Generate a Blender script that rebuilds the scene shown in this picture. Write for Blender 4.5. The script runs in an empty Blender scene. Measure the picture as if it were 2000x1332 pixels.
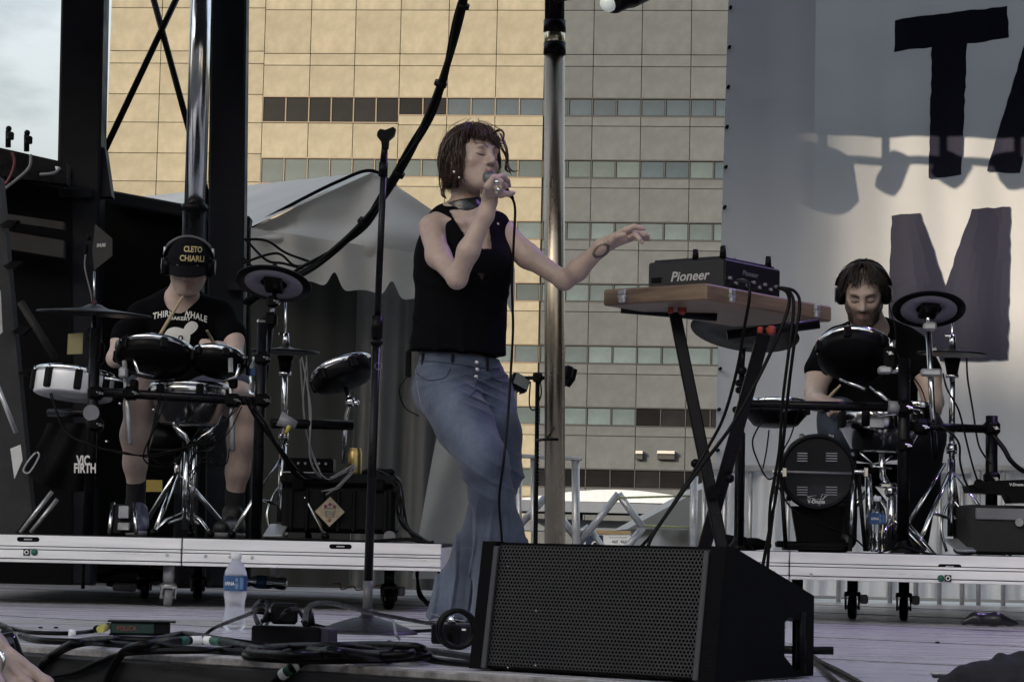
import bpy, math, random
import numpy as np
from mathutils import Vector, Matrix
from mathutils.bvhtree import BVHTree
random.seed(7); np.random.seed(7)
S = bpy.context.scene
COL = S.collection

# ------------------------------------------------------------------ camera
FPX, CX, CY, HZ, ROLL, CAMZ = 4500.0, 1000.0, 666.0, 1058.0, 0.022, 0.27
PITCH = math.atan((HZ - CY) / FPX)
_f = Vector((0, math.cos(PITCH), math.sin(PITCH)))
_r0 = Vector((1, 0, 0)); _u0 = Vector((0, -math.sin(PITCH), math.cos(PITCH)))
_r = _r0 * math.cos(ROLL) + _u0 * math.sin(ROLL)
_u = _u0 * math.cos(ROLL) - _r0 * math.sin(ROLL)
CAML = Vector((0, 0, CAMZ))
cam = bpy.data.cameras.new('camera'); camo = bpy.data.objects.new('camera', cam); COL.objects.link(camo)
cam.sensor_width = 36.0; cam.lens = 36.0 * FPX / 2000.0; cam.clip_start = 0.05; cam.clip_end = 3000
mw = Matrix((( _r.x, _u.x, -_f.x, 0), (_r.y, _u.y, -_f.y, 0), (_r.z, _u.z, -_f.z, CAMZ), (0, 0, 0, 1)))
camo.matrix_world = mw
S.camera = camo

# ------------------------------------------------------------------ light
SUN = Vector((-0.60, -0.745, 0.29)).normalized()          # direction towards the sun
S.view_settings.view_transform = 'Standard'; S.view_settings.look = 'None'
S.view_settings.gamma = 1.0; S.view_settings.use_curve_mapping = False
S.view_settings.exposure = 1.66
W = bpy.data.worlds.new('World'); S.world = W; W.use_nodes = True
nt = W.node_tree; nt.nodes.clear()
out = nt.nodes.new('ShaderNodeOutputWorld'); bg = nt.nodes.new('ShaderNodeBackground')
sky = nt.nodes.new('ShaderNodeTexSky'); sky.sky_type = 'NISHITA'; sky.sun_disc = False
sky.sun_elevation = math.asin(SUN.z); sky.sun_rotation = math.atan2(SUN.x, SUN.y)
sky.air_density = 1.2; sky.dust_density = 3.5
tc = nt.nodes.new('ShaderNodeTexCoord'); mp = nt.nodes.new('ShaderNodeMapping')
mp.inputs['Scale'].default_value = (1.0, 1.0, 2.6)
n1 = nt.nodes.new('ShaderNodeTexNoise'); n1.inputs['Scale'].default_value = 5.5; n1.inputs['Detail'].default_value = 7
n1.inputs['Roughness'].default_value = 0.55
cr = nt.nodes.new('ShaderNodeValToRGB')
cr.color_ramp.elements[0].position = 0.36; cr.color_ramp.elements[1].position = 0.60
mx = nt.nodes.new('ShaderNodeMixRGB'); cl = nt.nodes.new('ShaderNodeHueSaturation'); cl.inputs['Saturation'].default_value = 0.35; cl.inputs['Value'].default_value = 0.92
hs = nt.nodes.new('ShaderNodeHueSaturation'); hs.inputs['Saturation'].default_value = 1.15; hs.inputs['Value'].default_value = 0.34
L = nt.links.new
L(tc.outputs['Generated'], mp.inputs['Vector']); L(mp.outputs['Vector'], n1.inputs['Vector'])
L(n1.outputs['Fac'], cr.inputs['Fac']); L(cr.outputs['Color'], mx.inputs['Fac'])
L(sky.outputs['Color'], cl.inputs['Color']); L(cl.outputs['Color'], mx.inputs['Color2']); L(sky.outputs['Color'], hs.inputs['Color']); L(hs.outputs['Color'], mx.inputs['Color1'])
sxyz = nt.nodes.new('ShaderNodeSeparateXYZ'); L(tc.outputs['Generated'], sxyz.inputs['Vector'])
zr = nt.nodes.new('ShaderNodeMapRange'); zr.inputs['From Min'].default_value = 0.02; zr.inputs['From Max'].default_value = 0.6
zr.inputs['To Min'].default_value = 0.31; zr.inputs['To Max'].default_value = 1.15; L(sxyz.outputs['Z'], zr.inputs['Value'])   # added dimming of the whole sky towards the horizon, all round
mz = nt.nodes.new('ShaderNodeMixRGB'); mz.blend_type = 'MULTIPLY'; mz.inputs['Fac'].default_value = 1.0
L(mx.outputs['Color'], mz.inputs['Color1']); L(zr.outputs['Result'], mz.inputs['Color2']); L(mz.outputs['Color'], bg.inputs['Color']); L(bg.outputs['Background'], out.inputs['Surface'])
bg.inputs['Strength'].default_value = 0.15
sl = bpy.data.lights.new('sun', 'SUN'); sl.energy = 2.0; sl.angle = math.radians(0.5); sl.color = (1.0, 0.84, 0.62)
so = bpy.data.objects.new('sun', sl); COL.objects.link(so)
so.rotation_euler = (-SUN).to_track_quat('-Z', 'Y').to_euler(); so.location = (-20, -20, 20)

# ------------------------------------------------------------------ projection helpers
def ray(px, py):
    return _f + _r * ((px - CX) / FPX) + _u * ((CY - py) / FPX)
def P(px, py, d):
    v = ray(px, py); return CAML + v * (d / v.y)
def PZ(px, py, z=0.0):
    v = ray(px, py); return CAML + v * ((z - CAMZ) / v.z)
def PP(px, py, o, n):
    v = ray(px, py); return CAML + v * ((o - CAML).dot(n) / v.dot(n))
def pix(p):
    q = Vector(p) - CAML; w = q.dot(_f)
    return CX + FPX * q.dot(_r) / w, CY - FPX * q.dot(_u) / w
def pixn(a):
    q = np.asarray(a) - np.array(CAML); w = q @ np.array(_f)
    return CX + FPX * (q @ np.array(_r)) / w, CY - FPX * (q @ np.array(_u)) / w
V = lambda *a: Vector(a)

# ------------------------------------------------------------------ materials
MATS = {}
def mat(name, col=(0.5, 0.5, 0.5), rough=0.5, metal=0.0, var=0.0, vscale=6.0, bump=0.0, bscale=40.0, spec=0.5, coat=0.0,
        trans=0.0, emis=None, stretch=None, rvar=0.0, sheen=0.0, attr=None, alpha=None, ior=1.45, transl=0.0, sss=0.0, col2=None, orand=0.0):
    if name in MATS: return MATS[name]
    m = bpy.data.materials.new(name); m.use_nodes = True; t = m.node_tree; b = t.nodes['Principled BSDF']
    I = b.inputs
    I['Base Color'].default_value = (*col, 1); I['Roughness'].default_value = rough; I['Metallic'].default_value = metal
    I['Specular IOR Level'].default_value = spec; I['Coat Weight'].default_value = coat; I['IOR'].default_value = ior
    I['Transmission Weight'].default_value = trans; I['Sheen Weight'].default_value = sheen
    if sss: I['Subsurface Weight'].default_value = sss; I['Subsurface Radius'].default_value = (0.012, 0.005, 0.003); I['Subsurface Scale'].default_value = 0.6
    if emis: I['Emission Color'].default_value = (*emis[0], 1); I['Emission Strength'].default_value = emis[1]
    l = t.links.new
    cout = None
    if attr:
        a = t.nodes.new('ShaderNodeAttribute'); a.attribute_name = attr; cout = a.outputs['Color']
    if var or bump or rvar:
        tc = t.nodes.new('ShaderNodeTexCoord'); mp = t.nodes.new('ShaderNodeMapping'); l(tc.outputs['Object'], mp.inputs['Vector'])
        if stretch: mp.inputs['Scale'].default_value = stretch
    if var or rvar:
        n = t.nodes.new('ShaderNodeTexNoise'); n.inputs['Scale'].default_value = vscale; n.inputs['Detail'].default_value = 8
        n.inputs['Roughness'].default_value = 0.62
        l(mp.outputs['Vector'], n.inputs['Vector'])
        if var:
            r = t.nodes.new('ShaderNodeValToRGB'); e = r.color_ramp.elements
            e[0].position = 0.3; e[1].position = 0.72
            c2 = col2 or tuple(min(1, c * (1 + var)) for c in col)
            e[0].color = (*[c * (1 - var) for c in col], 1); e[1].color = (*c2, 1)
            l(n.outputs['Fac'], r.inputs['Fac'])
            if cout:
                mxx = t.nodes.new('ShaderNodeMixRGB'); mxx.blend_type = 'MULTIPLY'; mxx.inputs['Fac'].default_value = 1
                e[0].color = (1 - var,) * 3 + (1,); e[1].color = (1,) * 3 + (1,)
                l(cout, mxx.inputs['Color1']); l(r.outputs['Color'], mxx.inputs['Color2']); cout = mxx.outputs['Color']
            else: cout = r.outputs['Color']
        if rvar:
            mr = t.nodes.new('ShaderNodeMapRange'); mr.inputs['From Min'].default_value = 0.3; mr.inputs['From Max'].default_value = 0.7
            mr.inputs['To Min'].default_value = max(0.02, rough - rvar); mr.inputs['To Max'].default_value = min(1, rough + rvar)
            l(n.outputs['Fac'], mr.inputs['Value']); l(mr.outputs['Result'], I['Roughness'])
    if orand:
        oi = t.nodes.new('ShaderNodeObjectInfo'); mr2 = t.nodes.new('ShaderNodeMapRange'); mr2.inputs['To Min'].default_value = 1 - orand; mr2.inputs['To Max'].default_value = 1 + orand
        l(oi.outputs['Random'], mr2.inputs['Value']); mo = t.nodes.new('ShaderNodeMixRGB'); mo.blend_type = 'MULTIPLY'; mo.inputs['Fac'].default_value = 1
        if cout: l(cout, mo.inputs['Color1'])
        else: mo.inputs['Color1'].default_value = (*col, 1)
        l(mr2.outputs['Result'], mo.inputs['Color2']); cout = mo.outputs['Color']
    if cout: l(cout, I['Base Color'])
    if bump:
        n2 = t.nodes.new('ShaderNodeTexNoise'); n2.inputs['Scale'].default_value = bscale; n2.inputs['Detail'].default_value = 5
        l(mp.outputs['Vector'], n2.inputs['Vector'])
        bp = t.nodes.new('ShaderNodeBump'); bp.inputs['Strength'].default_value = bump; bp.inputs['Distance'].default_value = 0.01
        l(n2.outputs['Fac'], bp.inputs['Height']); l(bp.outputs['Normal'], I['Normal'])
    o = t.nodes['Material Output']
    if alpha is not None or transl:
        src = b.outputs['BSDF']
        if transl:
            tl = t.nodes.new('ShaderNodeBsdfTranslucent'); tl.inputs['Color'].default_value = (*col, 1)
            ms = t.nodes.new('ShaderNodeMixShader'); ms.inputs['Fac'].default_value = transl
            l(src, ms.inputs[1]); l(tl.outputs['BSDF'], ms.inputs[2]); src = ms.outputs['Shader']
        if alpha is not None:
            tr = t.nodes.new('ShaderNodeBsdfTransparent'); ms = t.nodes.new('ShaderNodeMixShader'); ms.inputs['Fac'].default_value = alpha
            l(tr.outputs['BSDF'], ms.inputs[1]); l(src, ms.inputs[2]); src = ms.outputs['Shader']
        l(src, o.inputs['Surface'])
    MATS[name] = m
    return m

BLACK = mat('black_plastic', (0.0045, 0.0045, 0.0055), 0.40, var=0.25, vscale=30, rvar=0.1, spec=0.10)
BLACKM = mat('black_metal', (0.0055, 0.0055, 0.007), 0.31, var=0.3, vscale=14, rvar=0.12, spec=0.16)
RUBBER = mat('black_rubber', (0.0035, 0.0035, 0.004), 0.38, rvar=0.12, vscale=20, spec=0.12)
CHROME = mat('chrome', (0.72, 0.73, 0.75), 0.14, 1.0, rvar=0.07, vscale=25)
STEEL = mat('brushed_steel', (0.52, 0.53, 0.55), 0.38, 0.55, var=0.2, vscale=18, rvar=0.12)
ALU = mat('aluminium', (0.62, 0.63, 0.66), 0.40, 0.85, var=0.16, vscale=9, rvar=0.14, stretch=(0.25, 1, 3), bump=0.05, bscale=60)
WHITE = mat('white_plastic', (0.72, 0.73, 0.74), 0.4, var=0.06)
PRINT = mat('white_print', (0.72, 0.72, 0.70), 0.6)
GREYP = mat('grey_plastic', (0.20, 0.20, 0.22), 0.45, var=0.15)

# ------------------------------------------------------------------ mesh builder
LOC = {}
def frame(ax):
    a = Vector(ax).normalized(); h = Vector((0, 0, 1)) if abs(a.z) < 0.9 else Vector((1, 0, 0))
    x = h.cross(a).normalized(); return x, a.cross(x), a
def spline(pts, n=8, closed=False):
    pts = [Vector(p) for p in pts]
    if len(pts) < 3 and not closed: return pts
    o = []; m = len(pts); rng = m if closed else m - 1
    for i in range(rng):
        g = lambda k: pts[k % m] if closed else pts[max(0, min(m - 1, k))]
        p0, p1, p2, p3 = g(i - 1), g(i), g(i + 1), g(i + 2)
        for j in range(n):
            t = j / n
            o.append(0.5 * ((2 * p1) + (p2 - p0) * t + (2 * p0 - 5 * p1 + 4 * p2 - p3) * t * t + (3 * p1 - p0 - 3 * p2 + p3) * t ** 3))
    if not closed: o.append(pts[-1])
    return o
def lerpl(a, n):
    return list(np.interp(np.linspace(0, 1, n), np.linspace(0, 1, len(a)), a))

class MB:
    def __init__(s): s.v = []; s.f = []; s.sm = []; s.mi = []; s.cur = 0
    def add(s, vs, fs, smooth=True):
        b = len(s.v); s.v += [Vector(p) for p in vs]
        for f in fs: s.f.append([b + i for i in f]); s.sm.append(smooth); s.mi.append(s.cur)
        return s
    def box(s, c, size, rot=None, bev=0.0):
        c = Vector(c); hx, hy, hz = [x / 2 for x in size]; R = rot or Matrix.Identity(3)
        if bev <= 0:
            vs = [(x * hx, y * hy, z * hz) for x in (-1, 1) for y in (-1, 1) for z in (-1, 1)]
            fs = [(0, 1, 3, 2), (4, 6, 7, 5), (0, 4, 5, 1), (2, 3, 7, 6), (0, 2, 6, 4), (1, 5, 7, 3)]
            return s.add([c + R @ Vector(p) for p in vs], fs, False)
        b = min(bev, hx * .95, hy * .95, hz * .95); vs = []; idx = {}
        for sx in (-1, 1):
            for sy in (-1, 1):
                for sz in (-1, 1):
                    for a in range(3):
                        h = [hx, hy, hz]; p = [sx * (hx - b), sy * (hy - b), sz * (hz - b)]
                        p[a] = (sx, sy, sz)[a] * h[a]; idx[(sx, sy, sz, a)] = len(vs); vs.append(p)
        fs = []
        for a in range(3):
            o1, o2 = [(1, 2), (2, 0), (0, 1)][a]
            for sg in (-1, 1):
                q = []
                for (u, w) in ((-1, -1), (1, -1), (1, 1), (-1, 1)):
                    k = [0, 0, 0]; k[a] = sg; k[o1] = u; k[o2] = w; q.append(idx[(*k, a)])
                fs.append(q if sg > 0 else q[::-1])
            for u in (-1, 1):
                for w in (-1, 1):   # edge along axis a
                    k0 = [0, 0, 0]; k0[o1] = u; k0[o2] = w; k1 = list(k0); k0[a] = -1; k1[a] = 1
                    q = [idx[(*k0, o1)], idx[(*k1, o1)], idx[(*k1, o2)], idx[(*k0, o2)]]
                    fs.append(q if u * w > 0 else q[::-1])
        for sx in (-1, 1):
            for sy in (-1, 1):
                for sz in (-1, 1):
                    q = [idx[(sx, sy, sz, a)] for a in range(3)]
                    fs.append(q if sx * sy * sz > 0 else q[::-1])
        return s.add([c + R @ Vector(p) for p in vs], fs, False)
    def cyl(s, p0, p1, r0, r1=None, n=14, caps=True):
        return s.tube([p0, p1], [r0, r0 if r1 is None else r1], n, caps=caps)
    def tube(s, pts, r, n=8, caps=True, closed=False, flat=1.0):
        pts = [Vector(p) for p in pts]; m = len(pts)
        rs = [r] * m if not isinstance(r, (list, tuple)) else (list(r) if len(r) == m else lerpl(r, m))
        t = [(pts[(i + 1) % m] - pts[i - 1] if closed else pts[min(i + 1, m - 1)] - pts[max(i - 1, 0)]) for i in range(m)]
        t = [x.normalized() if x.length > 1e-9 else Vector((0, 0, 1)) for x in t]
        x, y, _ = frame(t[0]); vs = []
        for i in range(m):
            x = (x - t[i] * x.dot(t[i])); x = x.normalized() if x.length > 1e-6 else frame(t[i])[0]
            y = t[i].cross(x)
            for k in range(n):
                a = 2 * math.pi * k / n; vs.append(pts[i] + (x * math.cos(a) + y * math.sin(a) * flat) * rs[i])
        fs = []
        for i in range(m if closed else m - 1):
            for k in range(n):
                j = (i + 1) % m; fs.append((i * n + k, i * n + (k + 1) % n, j * n + (k + 1) % n, j * n + k))
        s.add(vs, fs, True)
        if caps and not closed:
            b = len(s.v) - m * n
            s.f.append([b + k for k in range(n)][::-1]); s.sm.append(False); s.mi.append(s.cur)
            s.f.append([b + (m - 1) * n + k for k in range(n)]); s.sm.append(False); s.mi.append(s.cur)
        return s
    def lathe(s, prof, o, ax=(0, 0, 1), n=32, smooth=True, x=None):
        o = Vector(o); fx, fy, fz = frame(ax)
        if x is not None:
            fx = (Vector(x) - fz * Vector(x).dot(fz)).normalized(); fy = fz.cross(fx)
        vs = []; m = len(prof)
        for (r, h) in prof:
            for k in range(n):
                a = 2 * math.pi * k / n; vs.append(o + fz * h + (fx * math.cos(a) + fy * math.sin(a)) * r)
        fs = [(i * n + k, i * n + (k + 1) % n, (i + 1) * n + (k + 1) % n, (i + 1) * n + k) for i in range(m - 1) for k in range(n)]
        return s.add(vs, fs, smooth)
    def prism(s, pts, ext, smooth=False):
        pts = [Vector(p) for p in pts]; e = Vector(ext); n = len(pts)
        nrm = Vector((0, 0, 0))
        for i in range(n): nrm += (pts[i] - pts[0]).cross(pts[(i + 1) % n] - pts[0])
        if nrm.dot(e) < 0: pts = pts[::-1]
        vs = pts + [p + e for p in pts]
        fs = [list(range(n))[::-1], list(range(n, 2 * n))] + [(i, (i + 1) % n, n + (i + 1) % n, n + i) for i in range(n)]
        return s.add(vs, fs, smooth)
    def ball(s, c, r, n=14, R=None):
        c = Vector(c); rr = (r, r, r) if not isinstance(r, (tuple, list)) else r; h = max(4, n // 2); vs = []
        for i in range(h + 1):
            th = math.pi * i / h
            for k in range(n):
                a = 2 * math.pi * k / n
                p = Vector((rr[0] * math.sin(th) * math.cos(a), rr[1] * math.sin(th) * math.sin(a), rr[2] * math.cos(th)))
                vs.append(c + (R @ p if R else p))
        fs = [((i + 1) * n + k, (i + 1) * n + (k + 1) % n, i * n + (k + 1) % n, i * n + k) for i in range(h) for k in range(n)]
        return s.add(vs, fs, True)
    def grid(s, fn, nu, nv, smooth=True, flip=False):
        vs = [fn(i / nu, j / nv) for j in range(nv + 1) for i in range(nu + 1)]
        q = lambda i, j: j * (nu + 1) + i
        fs = [(q(i, j), q(i + 1, j), q(i + 1, j + 1), q(i, j + 1)) for j in range(nv) for i in range(nu)]
        if flip: fs = [f[::-1] for f in fs]
        return s.add(vs, fs, smooth)
    def build(s, name, m, parent=None, label=None, cat=None, group=None, kind=None, base=None):
        return link_mesh(name, s.v, s.f, m, parent, label, cat, group, kind, base, s.sm, s.mi)

def props(o, label=None, cat=None, group=None, kind=None):
    if label: o['label'] = label
    if cat: o['category'] = cat
    if group: o['group'] = group
    if kind: o['kind'] = kind
    return o
def link_mesh(name, v, f, m, parent=None, label=None, cat=None, group=None, kind=None, base=None, sm=None, mi=None):
    v = np.asarray([tuple(p) for p in v], dtype=float) if not isinstance(v, np.ndarray) else v
    if parent is not None: loc = LOC[parent.name]
    elif base is not None: loc = Vector(base)
    else:
        lo = v.min(0); hi = v.max(0); loc = Vector(((lo[0] + hi[0]) / 2, (lo[1] + hi[1]) / 2, lo[2]))
    me = bpy.data.meshes.new(name)
    vv = v - np.array(loc)
    me.from_pydata([tuple(p) for p in vv], [], f if isinstance(f, list) else f.tolist())
    if sm is not None and len(sm): me.polygons.foreach_set('use_smooth', list(sm))
    ms = m if isinstance(m, (list, tuple)) else [m]
    for q in ms: me.materials.append(q)
    if mi is not None and len(ms) > 1: me.polygons.foreach_set('material_index', list(mi))
    me.update()
    o = bpy.data.objects.new(name, me); COL.objects.link(o)
    if parent is not None: o.parent = parent
    else: o.location = loc
    LOC[o.name] = loc
    return props(o, label, cat, group, kind)
def thing(name, label, cat, loc, group=None):
    o = bpy.data.objects.new(name, None); COL.objects.link(o); o.location = Vector(loc); o.empty_display_size = 0.1
    LOC[o.name] = Vector(loc); return props(o, label, cat, group)
def rotm(ax, ay=None):
    """3x3 with columns x=ax (normalised), z near world up or y given"""
    x = Vector(ax).normalized(); z = Vector((0, 0, 1)) if ay is None else x.cross(Vector(ay)).normalized()
    y = z.cross(x).normalized(); z = x.cross(y)
    return Matrix((x, y, z)).transposed()
def yawm(deg): return Matrix.Rotation(math.radians(deg), 3, 'Z')

# flat lettering: returns (verts2d, faces)
def text2d(txt, size=1.0, bold=0.0, shear=0.0, spacing=1.0, res=3):
    cu = bpy.data.curves.new('txt', 'FONT'); cu.body = txt; cu.size = size; cu.offset = bold; cu.shear = shear
    cu.space_character = spacing; cu.align_x = 'CENTER'; cu.align_y = 'CENTER'; cu.resolution_u = res
    o = bpy.data.objects.new('txt', cu); COL.objects.link(o)
    dg = bpy.context.evaluated_depsgraph_get(); me = bpy.data.meshes.new_from_object(o.evaluated_get(dg))
    v = [tuple(q.co[:2]) for q in me.vertices]; f = [list(p.vertices) for p in me.polygons]
    bpy.data.objects.remove(o); bpy.data.curves.remove(cu); bpy.data.meshes.remove(me)
    return v, f
def lettering(txt, o, ex, ey, height, m, parent, name='lettering', off=0.002, width=None, **k):
    """text whose capital height is `height`, centred on o, in the plane ex, ey"""
    v, f = text2d(txt, 1.0, **k)
    if not v: return None
    xs = [p[0] for p in v]; ys = [p[1] for p in v]
    cx, cy = (min(xs) + max(xs)) / 2, (min(ys) + max(ys)) / 2
    sy = height / (max(ys) - min(ys)); sx = sy if width is None else width / (max(xs) - min(xs))
    ex = Vector(ex).normalized(); ey = Vector(ey).normalized(); n = ex.cross(ey).normalized(); o = Vector(o) + n * off
    return link_mesh(name, [o + ex * ((p[0] - cx) * sx) + ey * ((p[1] - cy) * sy) for p in v], f, m, parent)
# ================================================================== SETTING
GROUNDZ = -1.25
asphalt = mat('asphalt', (0.05, 0.05, 0.052), 0.85, var=0.25, vscale=3, bump=0.2)
MB().add([(-900, -600, GROUNDZ), (900, -600, GROUNDZ), (900, 1500, GROUNDZ), (-900, 1500, GROUNDZ)], [(0, 1, 2, 3)], False).build('ground', asphalt, kind='structure')

# ---- stage floor. the front lip runs obliquely across the view
floor_m = mat('stage_plywood', (0.44, 0.435, 0.46), 0.30, var=0.13, vscale=2.2, stretch=(0.7, 6, 1), rvar=0.12, bump=0.03, bscale=25)
LA = PZ(60, 1258); LB = PZ(900, 1310)
ld = (LB - LA).normalized(); ln = Vector((-ld.y, ld.x, 0));
if ln.y < 0: ln = -ln
lipL = LA - ld * 6.5; lipR = LB + ld * 1.6
stage = MB()
top = [lipL, lipR, V(7.5, 2.2, 0), V(7.5, 12.6, 0), V(-7.5, 12.6, 0), V(-7.5, 9.5, 0)]
stage.prism([p + V(0, 0, -0.02) for p in top], (0, 0, 0.02))
stage_o = stage.build('stage_floor', floor_m, kind='structure')
edge_m = mat('stage_edge_black', (0.018, 0.018, 0.02), 0.38, var=0.5, vscale=12, rvar=0.15, stretch=(0.3, 0.3, 3))
lip_worn = mat('worn_edge', (0.22, 0.21, 0.21), 0.6, var=0.6, vscale=25, bump=0.3)
e = MB(); R = rotm(ld)
mid = (lipL + lipR) / 2; ll = (lipR - lipL).length
e.box(mid - ln * 0.012 + V(0, 0, -0.011), (ll, 0.02, 0.018), R, 0.003); e.build('edge_trim', lip_worn, stage_o)
e = MB(); e.box(mid - ln * 0.02 + V(0, 0, -0.055), (ll, 0.03, 0.068), R, 0.004); e.build('edge_beam', edge_m, stage_o)
e = MB(); e.box(mid - ln * 0.026 + V(0, 0, -0.099), (ll, 0.04, 0.008), R, 0.002); e.build('edge_rail', STEEL, stage_o)
# skirt cloth below the lip, pleated
skirt_m = mat('skirt_cloth', (0.02, 0.02, 0.022), 0.8, var=0.3, sheen=0.3)
def skirt(u, v):
    p = lipL.lerp(lipR, u) - ln * (0.02 + 0.018 * math.sin(u * 420) + 0.012 * math.sin(u * 171 + 1)); return p + V(0, 0, -0.105 - 1.1 * v)
e = MB(); e.grid(skirt, 900, 4); e.build('skirt', skirt_m, stage_o)
# long floor seams and a low rear step line
seam_m = mat('seam_dark', (0.12, 0.12, 0.13), 0.6)
for k in range(1, 6):
    q = MB(); a = lipL + ln * (1.22 * k) ; b = lipR + ln * (1.22 * k)
    q.box((a + b) / 2 + V(0, 0, 0.001), ((b - a).length, 0.004, 0.002), R); q.build('floor_seam', seam_m, stage_o)

# ---- stage roof far above the picture, on masts, and added blocks behind the camera that shape the light
roof_m = mat('roof_fabric', (0.012, 0.012, 0.013), 0.8, var=0.2, spec=.1)
rf = thing('stage_roof', 'black stage canopy roof high over the whole platform', 'roof', (0, 8, 6.3))
q = MB(); q.box((0, 8.5, 7.0), (16, 5.4, 0.3), None, 0.05); q.build('canopy', roof_m, rf)
for yy in (4.1, 7.0, 10.6):
    q = MB()
    for dz in (0, 0.4):
        for dy in (0, 0.35): q.cyl((-7.5, yy + dy, 6.3 + dz), (7.5, yy + dy, 6.3 + dz), 0.028, n=8)
    for i in range(30):
        x = -7.5 + i * 0.5
        q.cyl((x, yy, 6.3), (x + 0.5, yy, 6.7), 0.016, n=6); q.cyl((x, yy + .35, 6.7), (x + 0.5, yy + .35, 6.3), 0.016, n=6)
    q.build('truss', ALU, rf)
# added unseen black wall that cuts the sky light from the right
q = MB(); q.box((3.75, 8.9, 3.2), (.1, 5.6, 6.4), None, .01); q.build('shade_wall', roof_m, rf)
# rear lighting truss with hanging lamps, and an added cloth that shades the upper backdrop
q = MB()
for dz in (.1, .4):
    for dy in (0, .25): q.cyl((-3.2, 10.35 + dy, 3.12 + dz), (4.2, 10.35 + dy, 3.12 + dz), .025, n=8)
for i in range(25):
    x = -3.2 + i * .3; q.cyl((x, 10.35, 3.22), (x + .3, 10.35, 3.52), .012, n=6)
q.build('rear_truss', ALU, rf)
q = MB(); q.box((.5, 10.62, 4.08), (7.6, .03, 2.04), None, .005); q.build('shade_cloth', roof_m, rf)  # added sheet, keeps the sun off the top of the backdrop
q = MB(); q.cyl((-3.2, 10.5, 2.975), (4.2, 10.5, 2.975), .022, n=10); q.build('lamp_bar', ALU, rf)
for i, x in enumerate((-2.6, -1.9, -1.1, -.35, .28, .60, .92, 1.32, 1.6, 2.3, 2.9, 3.5)):
    lr = random.Random(i + 3); w_ = (.15 if abs(x - .28) < .01 else lr.uniform(.045, .10)); h_ = (.25 if abs(x - .28) < .01 else lr.uniform(.10, .22))
    q = MB(); q.cyl((x, 10.45, 3.2), (x, 10.45, 3.0), .018, n=6); q.lathe([(0, 0), (w_ * .8, 0), (w_, .05), (w_ * .9, h_), (0, h_)], (x, 10.45, 2.995 - h_ * (.88 if abs(x - .28) < .01 else lr.uniform(.70, .88))), (lr.uniform(-.6, .6), lr.uniform(-.3, .3), 1), 16); q.build('hanging_lamp', roof_m, rf)
block_m = mat('shade_block', (0.30, 0.27, 0.24), 0.8, var=0.2, vscale=0.3)
def shade_block(lbl, c, size):
    t = thing('added_block', lbl, 'building', (c[0], c[1], GROUNDZ), None)
    q = MB(); q.box((c[0], c[1], GROUNDZ + size[2] / 2), size); q.build('wall', block_m, t); return t
# directions: the sun comes from behind left; added towers shade the stage and leave a gap for one sunbeam
sh = Vector((SUN.x, SUN.y, 0)).normalized(); sx = Vector((-sh.y, sh.x, 0));   # sx: sideways seen from the stage
def block_at(lbl, dist, side, width, h, depth=14):
    c = V(1.6, 11.5, 0) + sh * dist + sx * side
    t = thing('added_block', lbl, 'building', (c.x, c.y, GROUNDZ)); q = MB()
    q.box((c.x, c.y, GROUNDZ + h / 2), (width, depth, h), rotm(sx)); q.build('wall', block_m, t)
slope = SUN.z / math.hypot(SUN.x, SUN.y)
block_at('added tall block behind the audience shading the stage', 70, 28.35, 55, 27.5)
block_at('second added tall block behind the audience shading the stage', 70, -27.72, 55, 27.5)
block_at('added low block between the towers cutting the sunbeam from below', 70, 0.32, 1.14, 70 * slope + 0.15 + 1.25, 10)
far_m = mat('sunlit_block', (0.50, 0.42, 0.30), 0.8, var=0.15, vscale=0.2)  # added unseen block, bounces gold sunlight onto pole and stage
t = thing('added_block', 'added tan block behind right reflecting warm light to the stage', 'building', (46, -25, GROUNDZ))
q = MB(); q.box((46, -48, 12), (14, 16, 28)); q.build('wall', far_m, t)

# ---- the office building across the street
TH = math.atan(0.088)
BO = V(0, 135, 0); BN = V(-math.sin(TH), -math.cos(TH), 0); BU = V(math.cos(TH), -math.sin(TH), 0)
def fac(px, py):
    p = PP(px, py, BO, BN); return (p - BO).dot(BU), p.z
def bpt(u, z, out=0.0): return BO + BU * u + V(0, 0, z) + BN * out
RB = Matrix((BU, -BN, V(0, 0, 1))).transposed()
tan_m = mat('tan_panel', (0.185, 0.168, 0.125), 0.85, var=0.16, vscale=0.9, bump=0.25, bscale=3, orand=.07, col2=(0.235, 0.214, 0.163))
grey_m = mat('grey_panel', (0.056, 0.063, 0.071), 0.85, var=0.16, vscale=0.9, bump=0.2, bscale=3, orand=.07, col2=(0.074, 0.082, 0.090))
joint_t = mat('joint_brown', (0.12, 0.10, 0.07), 0.9); joint_g = mat('joint_dark', (0.035, 0.033, 0.03), 0.9)
fr_t = mat('tan_frame', (0.135, 0.105, 0.075), 0.5); fr_g = mat('dark_frame', (0.02, 0.02, 0.022), 0.4)
gl = [mat('pane_green', (0.045, 0.062, 0.066), 0.30, var=0.25, vscale=0.6, spec=0.4, orand=.22),
      mat('pane_dark', (0.006, 0.006, 0.007), 0.3, var=0.6, vscale=0.8, spec=0.15, orand=.6),
      mat('pane_blue', (0.026, 0.039, 0.052), 0.28, var=0.3, vscale=0.6, spec=0.4, orand=.25),
      mat('pane_pale', (0.060, 0.082, 0.092), 0.30, var=0.3, vscale=0.7, spec=0.4, orand=.25)]
BOXES = {}
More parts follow.
